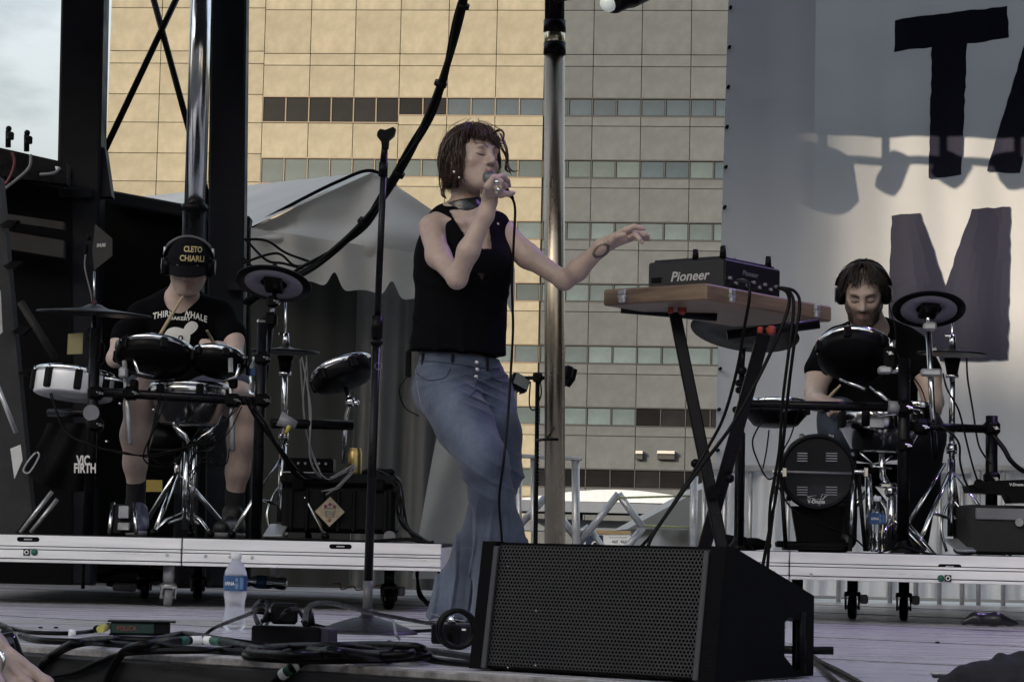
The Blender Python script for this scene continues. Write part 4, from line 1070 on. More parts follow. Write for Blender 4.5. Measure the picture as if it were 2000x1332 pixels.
def fan(poly, m, nm, off=.004):
    c = (sum(p[0] for p in poly) / len(poly), sum(p[1] for p in poly) / len(poly)); n = len(poly)
    mid_ = [((p[0] + c[0]) / 2, (p[1] + c[1]) / 2) for p in poly]
    fs = [(i, (i + 1) % n, n + (i + 1) % n, n + i) for i in range(n)] + [(n + i, n + (i + 1) % n, 2 * n) for i in range(n)]
    return print_on(tr, poly + mid_ + [c], fs, m, teeL, nm, off)
def sm2(pts, n=5): return [(p.x, p.y) for p in spline([Vector((a, b_, 0)) for a, b_ in pts], n, closed=True)]
fan(sm2([(318, 662), (326, 645), (340, 639), (356, 642), (370, 650), (371, 664), (366, 674), (345, 672), (332, 664)]), PRINT, 'shirt_print')
fan(sm2([(358, 648), (362, 636), (372, 628), (383, 630), (387, 638), (380, 648), (370, 654)]), PRINT, 'shirt_print')
fan([(353 + 5 * math.cos(a), 660 + 5 * math.sin(a)) for a in np.linspace(0, 2 * math.pi, 14)[:-1]], BLACK, 'shirt_print', .0065)
fan([(352.6 + 2.2 * math.cos(a), 660 + 2.6 * math.sin(a)) for a in np.linspace(0, 2 * math.pi, 10)[:-1]], PRINT, 'shirt_print', .008)
# shorts, socks, shoes
short_m = mat('navy_shorts', (0.035, 0.045, 0.085), 0.8, var=.25, vscale=30, sheen=.1)
s = SDF(); s.ell(P(352, 775, 10.15), (.19, .16, .12), k=.05); s.chain([P(310, 778, 10.0), P(285, 766, 9.66)], [.105, .095], .04); s.chain([P(405, 778, 10.0), P(468, 775, 9.66)], [.105, .095], .04)
body_mesh('shorts', s.mesh(.007, lambda X: .003 * nse(X, 25)), short_m, man)
sock_m = mat('black_sock', (0.014, 0.014, 0.016), .85, bump=.2, bscale=200)
purple = mat('purple_shoe', (0.10, 0.10, 0.18), .5, var=.4, vscale=30)
sole_m = mat('shoe_sole', (0.22, 0.22, 0.23), .6)
for (an, toe, m_) in ((P(266, 950, 9.60), P(270, 1020, 9.38), purple), (P(459, 966, 9.60), P(430, 1030, 9.34), shoe_m)):
    q = MB(); q.lathe([(.040, .03), (.042, .0), (.041, -.04), (.045, -.09)], an, (0, 0, 1), 20); q.build('sock', sock_m, man)
    hl = V(an.x, an.y + .04, .26); tv = V(toe.x, toe.y, .26); fd = (tv - hl).normalized()
    s = SDF(); s.cap(hl + V(0, 0, .045), tv - fd * .03 + V(0, 0, .036), .042, .034, .02); s.cap(hl + fd * .05 + V(0, 0, .06), hl + fd * .06 + V(0, 0, .10), .048, .045, .03); s.plane((0, 0, .272), (0, 0, -1))
    sh_ = body_mesh('shoe', s.mesh(.006, lambda X: .002 * nse(X, 60)), m_, man)
    s = SDF(); s.cap(hl + V(0, 0, .02), tv - fd * .03 + V(0, 0, .02), .046, .039, .01); s.plane((0, 0, .282), (0, 0, 1)); s.plane((0, 0, .2605), (0, 0, -1)); body_mesh('sole', s.mesh(.006), sole_m, sh_)
# cap
cap_m = mat('black_cap', (0.006, 0.006, 0.008), .8, bump=.2, bscale=250, spec=.1)
cp = thing('baseball_cap', 'black baseball cap with gold lettering on the left drummer', 'cap', HL.w(0, 0, .05))
s = SDF(); s.ell(HL.w(0, -.012, .045), (.091, .114, .089), HL.R, .01); s.plane(HL.w(0, 0, .020), -(HL.w(0, 0, 1) - HL.w(0, 0, 0)), .004)
crown = body_mesh('cap_crown', s.mesh(.0045), cap_m, cp)
def brim(u, v_):
    a = (u - .5) * 2.3; rx_, ry_ = .086 + .004 * v_, .092 + .082 * v_
    return HL.w(rx_ * math.sin(a) * (1 - .05 * v_), .0 + (ry_ * math.cos(a) if abs(a) < 1.57 else 0) , .040 - .030 * v_ - .020 * math.sin(a) ** 2)
q = MB(); q.grid(brim, 24, 8); q.grid(lambda u, v_: brim(u, v_) - (HL.w(0, 0, .004) - HL.w(0, 0, 0)), 24, 8, flip=True); q.build('brim', cap_m, cp)
gold = mat('gold_thread', (0.50, 0.42, 0.22), .6)
tr = bvh(crown)
v, f = text_px('CLETO', 377, 487, 36, 12, ang=.05, bold=.03); print_on(tr, v, f, gold, crown, 'cap_lettering', .004)
v, f = text_px('CHIARLI', 375, 505, 48, 12, ang=.05, bold=.03); print_on(tr, v, f, gold, crown, 'cap_lettering', .004)
headphones(man, HL, 'black over-ear headphones worn over the cap of the left drummer')
stick_m = mat('hickory', (0.42, 0.34, 0.21), .5, var=.15, vscale=20, stretch=(1, 1, .2))
def stick(a, b, lab):
    a, b = Vector(a), Vector(b); dr = (b - a).normalized(); q = MB()
    q.tube([a, a + dr * .01, b - dr * .07, b - dr * .014, b - dr * .006, b], [.005, .0075, .0072, .0045, .006, .002], 10); q.build('drumstick', stick_m, None, lab, 'drumstick', 'drumsticks')
stick(P(296, 682, 9.50), P(357, 578, 9.62), 'pale wooden drumstick raised in front of the printed T-shirt')
stick(P(427, 690, 9.56), P(404, 645, 9.40), 'shorter visible drumstick above the smaller tom pad of the left kit')
# throne
def throne(c, lab):
    t = thing('drum_throne', lab, 'stool', V(c.x, c.y, .26)); q = MB(); q.lathe([(0, .10), (.14, .095), (.16, .07), (.16, .02), (.14, 0), (0, 0)], V(c.x, c.y, c.z - .1), (0, 0, 1), 28); q.build('seat', BLACK, t)
    q = MB(); q.cyl(V(c.x, c.y, .45), V(c.x, c.y, c.z - .1), .016); q.build('post', CHROME, t)
    for a in (0.3, 2.4, 4.5):
        q = MB(); q.cyl(V(c.x, c.y, .55), V(c.x + .26 * math.cos(a), c.y + .26 * math.sin(a), .27), .011); q.build('leg', CHROME, t)
throne(P(350, 835, 10.22), 'black padded drum stool under the left drummer')
# ---- right drummer ------------------------------------------------------
DR = 9.9
man2 = thing('person', 'bearded drummer in plain black T-shirt and headphones behind the right kit', 'person', V(P(1690, 1000, DR).x, 10.0, .26))
HR = Head(P(1687, 577, 9.80), (-0.18, -0.88, -0.46), (-0.10, -0.46, 0.88), 1.05)
b = SDF(); HR.skin(b, True)
b.cap(P(1693, 600, 9.92), P(1700, 655, 9.98), .062, .072, .03)
b.ell(P(1702, 720, 10.02), (.19, .13, .22), k=.06); b.ell(P(1702, 830, 10.08), (.18, .15, .15), k=.06)
b.cap(P(1632, 672, 9.98), P(1772, 672, 9.98), .053, .053, .04)
b.chain([P(1616, 680, 9.96), P(1600, 730, 9.88), P(1593, 765, 9.80)], [.060, .054, .046], .03)
b.chain([P(1593, 765, 9.80), P(1594, 782, 9.66), P(1604, 786, 9.52), P(1608, 786, 9.50)], [.043, .042, .032, .029], .02)
b.chain([P(1790, 680, 9.96), P(1812, 735, 9.88), P(1822, 785, 9.80)], [.060, .054, .046], .03)
b.chain([P(1822, 785, 9.80), P(1818, 800, 9.68), P(1795, 806, 9.55), P(1788, 806, 9.52)], [.043, .042, .032, .029], .02)
fist(b, P(1608, 786, 9.50), (.5, -.8, -.1), (0, -.3, -1), (1, .3, .2)); fist(b, P(1788, 806, 9.52), (-.6, -.7, 0), (0, -.3, -1), (-1, .3, .2))
SKIN3 = (0.50, 0.385, 0.33)
def col3_(X):
    c = np.tile(np.array(SKIN3), (len(X), 1)) * (1 + .05 * nse(X, 35)[:, None])
    return HR.colours(X, SKIN3, c, (.26, .14, .12), (.05, .034, .026), (.070, .046, .034), .98, -.007, 1.5)
body_mesh('body', b.mesh(.0042), skin_m, man2, col3_)
s = SDF()
s.ell(P(1702, 720, 10.02), (.215, .155, .235), k=.06); s.ell(P(1702, 820, 10.05), (.22, .18, .17), k=.06)
s.cap(P(1634, 672, 9.98), P(1770, 672, 9.98), .071, .071, .06)
s.chain([P(1620, 684, 9.96), P(1602, 722, 9.88)], [.068, .069], .03); s.chain([P(1787, 684, 9.96), P(1808, 724, 9.89)], [.068, .069], .03)
s.cap(P(1693, 596, 9.92), P(1700, 640, 9.93), .074, .084, .01, sub=True)
teeR = body_mesh('t_shirt', s.mesh(.006, tee_fold), tee_m, man2)
tr = bvh(teeR); gpr = mat('grey_print', (.25, .25, .26), .7)
v, f = text_px('YS', 1722, 672, 20, 13, bold=.02); print_on(tr, v, f, gpr, teeR, 'shirt_lettering')
v, f = text_px('on', 1728, 688, 18, 9, bold=.02); print_on(tr, v, f, gpr, teeR, 'shirt_lettering')
# trousers
tr_m = mat('dark_denim', (0.022, 0.027, 0.040), .85, attr='Col', bump=.3, bscale=250)
s = SDF(); s.ell(P(1702, 850, 10.1), (.20, .17, .12), k=.05)
s.chain([P(1660, 850, 9.98), P(1640, 820, 9.62), P(1635, 830, 9.55)], [.105, .088, .080], .04); s.chain([P(1635, 830, 9.55), P(1640, 930, 9.62), P(1645, 1050, 9.66)], [.078, .072, .062], .03)
s.chain([P(1745, 850, 9.98), P(1795, 840, 9.66), P(1805, 850, 9.6)], [.11, .095, .088], .04); s.chain([P(1805, 850, 9.6), P(1795, 950, 9.68), P(1782, 1055, 9.74)], [.088, .080, .066], .03)
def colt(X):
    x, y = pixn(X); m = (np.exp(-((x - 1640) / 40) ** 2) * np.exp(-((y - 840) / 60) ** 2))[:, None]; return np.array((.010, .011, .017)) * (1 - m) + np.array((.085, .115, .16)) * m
body_mesh('trousers', s.mesh(.007, lambda X: .004 * nse(X, 22)), tr_m, man2, colt)
for (c, fd) in ((P(1645, 1070, 9.62), V(-.2, -1, 0)), (P(1782, 1072, 9.7), V(-.1, -1, 0))):
    s = SDF(); fd = fd.normalized(); h0 = V(c.x, c.y + .04, .26); s.cap(h0 + V(0, 0, .05), h0 + fd * .2 + V(0, 0, .036), .045, .034, .02); s.plane((0, 0, .262), (0, 0, -1)); body_mesh('shoe', s.mesh(.007), shoe_m, man2)
# hair
hb = SDF(); hb.ell(HR.w(0, -.018, .034), np.array((.078, .095, .083)) * HR.sc, HR.R, .01); hb.ell(HR.w(0, .105, -.03), np.array((.068, .088, .112)) * HR.sc, HR.R, .012, sub=True); hb.cap(HR.w(0, -.02, -.06), HR.w(0, -.02, -.2), .09, .09, .02, sub=True)
hair2 = mat('dark_brown_hair', (0.022, 0.015, 0.012), .45, var=.4, vscale=60)
ho = body_mesh('hair', hb.mesh(.0055, lambda X: .003 * nse(X, 120)), hair2, man2)
q = MB(); hair_locks(q, HR, 1000, 5, .022, fringe=(0.95, .060), E=((0, -.012, .034), (.086, .105, .097)), r=(.0026, .0005), flick=.014, jit=.016, thin=.5, curl=.0018, gap=(-.25, .42), wave=.012); q.build('hair_locks', hair2, ho)
# beard stubble locks
q = MB(); rr = random.Random(4)
for i in range(420):
    a = rr.uniform(-1.25, 1.25); t_ = rr.random(); x = .062 * math.sin(a); y = .02 + .066 * math.cos(a); z = -.062 - .040 * math.cos(a) * (t_ ** .6) + (.03 * (abs(a) / 1.25) ** 2) * (1 - t_)
    if abs(x) < .018 and -.068 < z: continue
    p = HR.w(x, y, z); q.tube([p, p + (HR.w(x * 1.08, y + .006, z - .014) - HR.w(x, y, z))], [.0026, .0006], 4)
q.build('beard', mat('beard_hair', (0.05, 0.034, 0.026), .6), man2)
headphones(man2, HR, 'black over-ear headphones on the bearded drummer')
hpc = MB(); hpc.tube(spline([HR.w(.10, 0, -.04), P(1748, 640, 9.80), P(1752, 690, 9.75), P(1775, 725, 9.72), P(1800, 760, 9.7), P(1812, 800, 9.6)], 6), .003, 5); hpc.build('headphone_lead', RUBBER, None, 'thin black headphone lead running down the bearded drummer chest', 'cable')
stick(P(1604, 792, 9.48), P(1642, 752, 9.62), 'drumstick in the hand of the bearded drummer'); stick(P(1790, 812, 9.5), P(1740, 795, 9.2), 'drumstick over the chrome snare of the right kit')
throne(P(1702, 905, 10.15), 'black padded drum stool under the bearded drummer')
# ---- hand of someone at the stage edge ----------------------------------
hd = 4.75
pw = thing('person', 'bare hand of a person gripping the stage edge at the bottom corner', 'person', P(-40, 1420, hd))
b = SDF()
b.cap(P(-120, 1300, hd + .02), P(-20, 1262, hd), .040, .034, .02)
kn = [(62, 1322), (84, 1336), (74, 1352), (40, 1362)]
b.cap(P(-20, 1272, hd + .01), P(44, 1318, hd + .015), .030, .030, .02); b.cap(P(-15, 1295, hd + .005), P(20, 1345, hd + .01), .032, .032, .02)
ks = [P(92, 1334, hd - .012), P(66, 1348, hd - .030), P(36, 1356, hd - .036), P(4, 1360, hd - .036)]
for i, kpt in enumerate(ks):
    st = P(2 - 13 * i, 1256 + 11 * i, hd - .014 - .006 * i)
    b.cap(st, kpt, .0085, .0125, .009)
    t1 = kpt + V(.016, -.006, -.040); b.chain([kpt, t1, t1 + V(-.004, .012, -.026)], [.0135, .0115, .0100], .008)
b.chain([P(-20, 1300, hd - .05), P(-5, 1340, hd - .07), P(10, 1375, hd - .075)], [.018, .015, .012], .012)
SKIN4 = (0.44, 0.335, 0.30)
def col4(X):
    c = np.tile(np.array(SKIN4), (len(X), 1)) * (1 + .07 * nse(X, 60)[:, None]); 
    for kpt in ks: c *= (1 - .18 * np.exp(-(((X - np.array(kpt)) ** 2).sum(1)) / .012 ** 2))[:, None] * np.array((1, 1, 1))
    return c
body_mesh('body', b.mesh(.0030, lambda X: .0008 * nse(X, 160)), skin_m, pw, col4)
q = MB(); q.tube(spline([P(-18, 1268, hd - .035), P(0, 1274, hd - .045), P(6, 1290, hd - .05), P(0, 1310, hd - .045), P(-20, 1318, hd - .03)], 5), .006, 8); q.build('bracelet', silver, pw)
# ================================================================== stage gear
mpp = lambda d: d / FPX
# ---- drum risers --------------------------------------------------------
carpet = mat('riser_carpet', (0.012, 0.012, 0.013), .9, bump=.4, bscale=150)
alu_r = mat('riser_aluminium', (0.93, 0.94, 0.96), .40, .15, var=.12, vscale=7, rvar=.15, stretch=(.3, 1, 4), bump=.04, bscale=70)
groove = mat('riser_groove', (.04, .04, .045), .6)
def riser(lab, A, B, depth, back, slots=(), stickers=(), bolts=(), zt=.26):
    """A, B: left and right ends of the front edge (x, y)"""
    a, b = V(A[0], A[1], 0), V(B[0], B[1], 0); dx = (b - a).normalized(); ny = V(-dx.y, dx.x, 0); R = rotm(dx); Lg = (b - a).length; mid = (a + b) / 2
    t = thing('drum_riser', lab, 'stage riser', mid + ny * depth / 2, 'aluminium drum risers')
    q = MB(); q.box(mid + ny * (depth / 2) + V(0, 0, zt - .012), (Lg - .01, depth, .018), R, .003); q.build('deck', carpet, t)
    q = MB(); q.box(mid + ny * .03 + V(0, 0, zt - .055), (Lg - .006, .04, .085), R); q.build('rail_core', groove, t)
    for (z1, z0, o) in ((0, .040, .0), (.043, .052, .004), (.055, .086, .002), (.089, .101, -.004)):
        q = MB(); q.box(mid + ny * (.012 - o) + V(0, 0, zt - .004 - (z0 + z1) / 2), (Lg - .003, .03, z0 - z1), R, .002); q.build('rail', alu_r, t)
    for s in (a + dx * .02, b - dx * .02):
        q = MB(); q.box(s + ny * (depth / 2 + .03) + V(0, 0, zt - .058), (.03, depth - .06, .085), R, .003); q.build('side_rail', alu_r, t)
    for px, py in slots:
        p = PP(px, py, a - ny * .004, ny); q = MB(); pts = []
        for k in range(16):
            an = 2 * math.pi * k / 16; pts.append(p + dx * (.010 * math.cos(an) + (.032 if math.cos(an) > 0 else -.032)) + V(0, 0, .009 * math.sin(an)))
        q.prism(pts, ny * .006); so_ = q.build('slot', BLACK, t); q = MB(); q.box(p - ny * .002 + V(0, 0, .0), (.03, .004, .005), R, .001); q.build('latch', STEEL, so_)
    for px, py, kind in stickers:
        p = PP(px, py, a + ny * .0, ny) - ny * .008; q = MB()
        if kind == 'g':
            q.lathe([(0, .001), (.0125, .001), (.0125, -.004)], p, -ny, 20); q.build('sticker', mat('green_sticker', (.02, .12, .075), .5), t)
        else:
            q.box(p, (.024, .004, .024), R); s_ = q.build('sticker', BLACK, t); q = MB(); q.lathe([(.005, .003), (.009, .0035), (.009, .002)], p, -ny, 18); q.build('sticker_ring', PRINT, s_)
    for px, py in bolts:
        p = PP(px, py, a, ny) - ny * .006; q = MB(); q.lathe([(0, .001), (.003, .001), (.003, .003), (.0065, .003), (.0065, -.003)], p, -ny, 14); q.build('bolt', STEEL, t)
    return t, dx, ny, R
def caster(x, y, ztop, r, m1, m2, lab, braked=False, yaw=0.0):
    t = thing('caster', lab, 'caster', V(x, y, 0), 'riser casters'); dx = V(math.cos(yaw), math.sin(yaw), 0); nx = V(-dx.y, dx.x, 0)
    q = MB(); q.cyl(V(x, y, r * 2 + .012), V(x, y, ztop), .021, n=18); q.cyl(V(x, y, r * 2 - .002), V(x, y, r * 2 + .014), .034, .030, 18); q.build('stem', m1, t)
    q = MB()
    for s_ in (-1, 1): q.prism([V(x, y, 0) + dx * (s_ * .024) + nx * a_ + V(0, 0, b_) for a_, b_ in ((-.035, r * 2), (.03, r * 2), (.022, r * .9), (.0, r * .75), (-.02, r * .9))], dx * .004 * s_)
    q.box(V(x, y, r * 2), (.056, .07, .006), rotm(dx)); q.build('fork', m1, t)
    q = MB(); q.lathe([(r * .3, -.016), (r * .9, -.015), (r, -.009), (r, .009), (r * .9, .015), (r * .3, .016)], V(x, y, r), dx, 28); w = q.build('wheel', m2, t)
    q = MB(); q.cyl(V(x, y, r) - dx * .03, V(x, y, r) + dx * .03, .008, n=10); q.build('axle', STEEL, t)
    if braked: q = MB(); q.box(V(x, y, r * 1.7) + dx * .045, (.03, .05, .035), rotm(dx), .006); q.build('brake', GREYP, t)
rt = RUBBER
xL = lambda px, d: (px - CX) * d / FPX
R1 = riser('aluminium drum riser under the left end of the capped drummer kit', (xL(-190, 8.62), 8.62), (xL(366, 8.62), 8.62), 2.3, 0, [(55, 1053)], [(53, 1078, 'b'), (68, 1078, 'g')], [(327, 1084)])
R2 = riser('aluminium drum riser under the flight case and right side of the left kit', (xL(368, 8.62), 8.62), (xL(872, 8.62), 8.62), 2.3, 0, [(665, 1067)], [], [(402, 1086), (450, 1087), (493, 1089)])
R3 = riser('short end of the drum riser behind the speaker wedge', (xL(1400, 8.68), 8.68), (xL(1548, 8.60), 8.60), 2.3, 0, [], [], [(1512, 1117)])
R4 = riser('aluminium drum riser under the right kit with its bass drum', (xL(1549.5, 8.60), 8.60), (xL(2150, 8.30), 8.30), 2.3, 0, [(1855, 1106)], [(1838, 1129, 'g'), (1852, 1129, 'b')], [(1585, 1122)])
caster(xL(343, 8.75), 8.75, .16, .036, STEEL, GREYP, 'grey swivel caster under the join of the left risers', yaw=.25)
for (px, d, lab) in ((297, 9.8, 'black braked caster left of the grey one under the left riser'), (400, 9.8, 'black braked caster right of the grey one under the left riser'), (772, 8.95, 'black caster under the right end of the left riser')):
    caster(xL(px, d), d, .16, .042, BLACKM, rt, lab, True, .3)
for (px, d, lab) in ((1672, 9.05, 'black braked caster under the right riser below the bass drum'), (1772, 9.05, 'black braked caster under the right riser below the water bottle'), (1565, 8.75, 'grey caster at the left end of the right riser')):
    caster(xL(px, d), d, .16, .046, BLACK, rt, lab, True, -.25)
caster(xL(-60, 8.9), 8.9, .16, .04, BLACKM, rt, 'black caster at the far outer end of the left riser')

# ---- black mast structure on the left ----------------------------------
post_m = mat('painted_mast', (0.010, 0.011, 0.015), .45, spec=.15, var=.35, vscale=4, rvar=.15)
d = 12.0
def mast(lab, pts_top, pts_bot, w, dd, name='stage_mast', bolts=True):
    a = P(*pts_bot, dd); b_ = P(*pts_top, dd); t = thing(name, lab, 'mast', V(a.x, dd, 0)); c = V(a.x + (a.x - b_.x) * (a.z) / (b_.z - a.z), dd, 0)
    ax = (b_ - c).normalized(); x = V(1, 0, 0); R = Matrix((x, ax.cross(x).normalized(), ax)).transposed()
    q = MB(); q.box((b_ + c) / 2, (w, w * .8, (b_ - c).length), R, .012); q.build('column', post_m, t)
    return t, R, c, ax
t, R, c, ax = mast('thick black steel stage mast on the far left', (172, -250), (148, 900), .225, d)
q = MB(); q.box(P(150, 378, d - .12), (.17, .06, .05), R, .006); q.build('clamp_plate', post_m, t); q = MB()
for px in (130, 137): q.cyl(P(px, 378, d - .17), P(px, 378, d - .14), .010, n=10)
q.build('clamp_bolt', BLACK, t)
q = MB(); q.prism([P(196, 285, d - .05), P(205, 290, d - .05), P(218, 384, d - .05), P(196, 384, d - .05)], (0, .1, 0)); q.build('gusset', post_m, t)
t, R, c, ax = mast('black steel stage mast beside the chrome hydraulic ram', (452, -250), (440, 900), .19, d + .1)
q = MB(); q.box(P(462, 560, d - .02), (.09, .08, .05), R, .006); q.build('bracket', post_m, t)
# chrome ram
t = thing('hydraulic_ram', 'polished chrome hydraulic ram rising behind the capped drummer', 'hydraulic ram', V(P(378, 600, 11.8).x, 11.8, 0))
ram_m = mat('ram_chrome', (0.90, 0.90, 0.92), .17, 1.0, rvar=.05)
q = MB(); q.cyl(P(381, 405, 11.8), P(399, -200, 11.8), .056, n=32); q.build('rod', ram_m, t)
q = MB(); q.cyl(V(P(378, 600, 11.8).x, 11.8, 0), P(381, 405, 11.8), .064, n=28); q.lathe([(.064, -.02), (.07, -.015), (.07, .012), (.055, .015)], P(381, 405, 11.8), (0, 0, 1), 28); q.build('barrel', BLACKM, t)
# braces
br_ = thing('cross_brace', 'crossed black diagonal brace rods between the two stage masts', 'brace', P(300, 440, 12.1))
for (a, b_) in (((196, 312), (358, -30)), ((292, -30), (428, 470))):
    q = MB(); q.tube([P(*a, 12.15), P(*b_, 12.15)], .0175, 10); q.build('rod', BLACKM, br_)
# dark side wall of the mobile stage
wl = thing('stage_side_wall', 'matt black side wall of the mobile stage behind the left kit', 'wall', P(330, 1060, 12.5)); wall_b = mat('side_wall_black', (0.005, 0.0055, 0.005), .8, spec=.05, var=.3, vscale=2)
q = MB(); q.prism([P(120, 372, 12.5), P(486, 437, 12.5), P(486, 1190, 12.5), P(120, 1190, 12.5)], (0, .1, 0)); q.build('panel', wall_b, wl)
q = MB(); a, b_ = P(205, 385, 12.4), P(490, 438, 12.4); q.box((a + b_) / 2, ((b_ - a).length, .12, .07), rotm(b_ - a), .01); q.build('top_beam', post_m, wl)
q = MB(); q.prism([P(474, 540, 12.3), P(483, 541, 12.3), P(475, 690, 12.3), P(466, 690, 12.3)], (0, .03, 0)); q.build('pale_edge', mat('pale_strip', (.30, .31, .36), .5), wl)
# tilted trailer deck frame on the far left
tr_ = thing('trailer_frame', 'dark folded trailer deck with ribs at the left edge', 'trailer', P(60, 1060, 11.2)); rust = mat('rusty_rib', (.022, .020, .018), .7, var=.4, vscale=8)
q = MB(); q.prism([P(-120, 262, 11.6), P(130, 318, 11.6), P(130, 360, 11.6), P(-120, 330, 11.6)], (0, .12, 0)); q.build('edge_beam', BLACKM, tr_)
q = MB(); q.prism([P(-120, 300, 11.9), P(140, 330, 11.9), P(140, 1190, 11.9), P(-120, 1190, 11.9)], (0, .05, 0)); q.build('deck_panel', mat('trailer_black', (.005, .005, .006), .8, spec=.08), tr_)
for (y0, y1, h) in ((328, 352, 14), (414, 434, 15), (446, 470, 34)):
    q = MB(); q.prism([P(-120, y0 - 16, 11.7), P(124, y1, 11.7), P(124, y1 + h, 11.7), P(-120, y0 + h - 16, 11.7)], (0, .06, 0)); q.build('rib', rust, tr_)
q = MB(); q.prism([P(-60, 330, 11.0), P(0, 345, 11.0), P(62, 1000, 11.0), P(-20, 1100, 11.0)], (0, .10, 0)); q.build('leaning_rail', mat('grey_rail', (.020, .021, .024), .6, var=.4, vscale=10), tr_)
for (px, py) in ((12, 432), (20, 512), (36, 640), (48, 722)):
    q = MB(); q.prism([P(px - 14, py + 8, 10.95), P(px + 2, py - 2, 10.95), P(px + 24, py - 2, 10.95), P(px + 8, py + 14, 10.95)], (0, .06, 0)); q.build('cleat', BLACKM, tr_)
q = MB(); q.tube([P(40, 590, 11.5), P(108, 700, 11.5)], .02, 8); q.build('strut', rust, tr_)
for (pts, m_, nm) in (([(24, 298), (28, 320), (20, 345), (2, 372)], mat('red_hose', (.14, .035, .04), .5), 'hose'), ([(60, 302), (58, 325), (40, 345), (5, 372)], GREYP, 'hose'), ([(118, 328), (105, 338), (78, 341)], GREYP, 'hose')):
    q = MB(); q.tube(spline([P(x, y, 11.5) for x, y in pts], 6), .008, 7); q.build(nm, m_, tr_)
q = MB(); q.prism([P(107, 325, 11.58), P(114, 326, 11.58), P(118, 331, 11.58), P(110, 335, 11.58)], (0, .01, 0)); q.build('bright_tag', mat('bright_tag', (.85, .85, .85), .4), tr_)
for px, py in ((16, 262), (52, 270)):
    q = MB(); q.cyl(P(px, py + 26, 11.6), P(px, py - 6, 11.6), .014, n=10); q.ball(P(px + 1, py - 10, 11.6), .016, 10); q.box(P(px + 5, py + 4, 11.58), (.03, .03, .04), None, .005); q.build('valve', BLACKM, tr_)
pb = thing('paper_tag', 'white printed paper tag at the left edge', 'paper', P(30, 935, 10.9)); q = MB(); q.prism([P(20, 876, 10.9), P(40, 868, 10.9), P(44, 898, 10.9), P(28, 935, 10.9)], (0, .004, 0)); q.build('sheet', WHITE, pb)
lb = thing('silver_label', 'narrow silver label on the leaning rail at the left edge', 'label', P(0, 660, 10.9)); q = MB(); q.prism([P(-8, 560, 10.93), P(1, 568, 10.93), P(5, 648, 10.93), P(-6, 660, 10.93)], (0, .004, 0)); q.build('sheet', STEEL, lb)
rodl = MB(); rodl.cyl(P(-10, 740, 10.6), P(31, 845, 10.6), .011, n=8); rodl.build('steel_rod', STEEL, None, 'short bare steel rod leaning at the left edge', 'rod')

# ---- thick cable bundle from the roof ----------------------------------
cb = thing('cable_bundle', 'thick black cable bundle sagging from the roof to the left mast', 'cable', P(560, 560, 11.0))
q = MB(); path = [P(925, -160, 10.2), P(912, -30, 10.3), P(893, 60, 10.4), P(862, 160, 10.5), P(830, 240, 10.6), P(790, 320, 10.7), P(742, 395, 10.8), P(690, 455, 10.9), P(620, 515, 11.0), P(570, 545, 11.2), P(480, 590, 11.6)]
sp = spline(path, 10); q.tube(sp, .017, 10); q.build('cable', RUBBER, cb)
for s_, r_ in ((.020, .009), (-.018, .011), (.0, .012)):
    q = MB(); q.tube([p + V(s_ * math.sin(i * .18 + s_ * 90), -.012, s_ * math.cos(i * .15)) for i, p in enumerate(sp)], r_, 7); q.build('cable', RUBBER, cb)
for i in (14, 30, 52, 66): q = MB(); q.tube([sp[i], sp[i + 1]], .030, 10); q.build('cable_tie', BLACK, cb)
for pts in ([(620, 516), (560, 495), (520, 470), (476, 468)], [(640, 505), (580, 520), (540, 495), (472, 515)], [(600, 528), (555, 515), (520, 508), (478, 466)], [(575, 545), (535, 540), (505, 530), (470, 500)]):
    q = MB(); q.tube(spline([P(x, y, 11.3) for x, y in pts], 8), .007, 6); q.build('loose_cable', RUBBER, cb)

# ---- overhead stage lamp (lit, violet) ---------------------------------
lp = thing('stage_lamp', 'black moving stage lamp with glowing lens at the top edge', 'stage light', P(1205, 0, 9.0))
q = MB(); ll_ = P(1190, 6, 8.9); q.lathe([(0, 0), (.038, 0), (.046, .004), (.052, .02), (.052, .07), (.06, .10), (.06, .30), (0, .31)], ll_, V(.75, .45, .48), 28); q.build('housing', BLACKM, lp)
lens_m = mat('lens', (.45, .5, .5), .08, 0, emis=((.72, .78, .75), .10), coat=.5)
q = MB(); q.ball(ll_ - V(.75, .45, .48).normalized() * .002, .036, 18); q.build('lens', lens_m, lp)
q = MB(); q.tube([P(1230, -10, 9.1), P(1235, -120, 9.1)], .03, 10); q.build('yoke', BLACKM, lp)
def spot(loc, to, energy, col, size, blend=.6, nm='stage_spot'):
    l = bpy.data.lights.new(nm, 'SPOT'); l.energy = energy; l.color = col; l.spot_size = math.radians(size); l.spot_blend = blend; l.shadow_soft_size = .08
    o = bpy.data.objects.new(nm, l); COL.objects.link(o); o.location = loc; o.rotation_euler = (Vector(to) - Vector(loc)).to_track_quat('-Z', 'Y').to_euler(); return o
spot((3.6, 9.6, 5.4), (0.8, 6.2, 0.2), 150, (.50, .34, 1.0), 62)

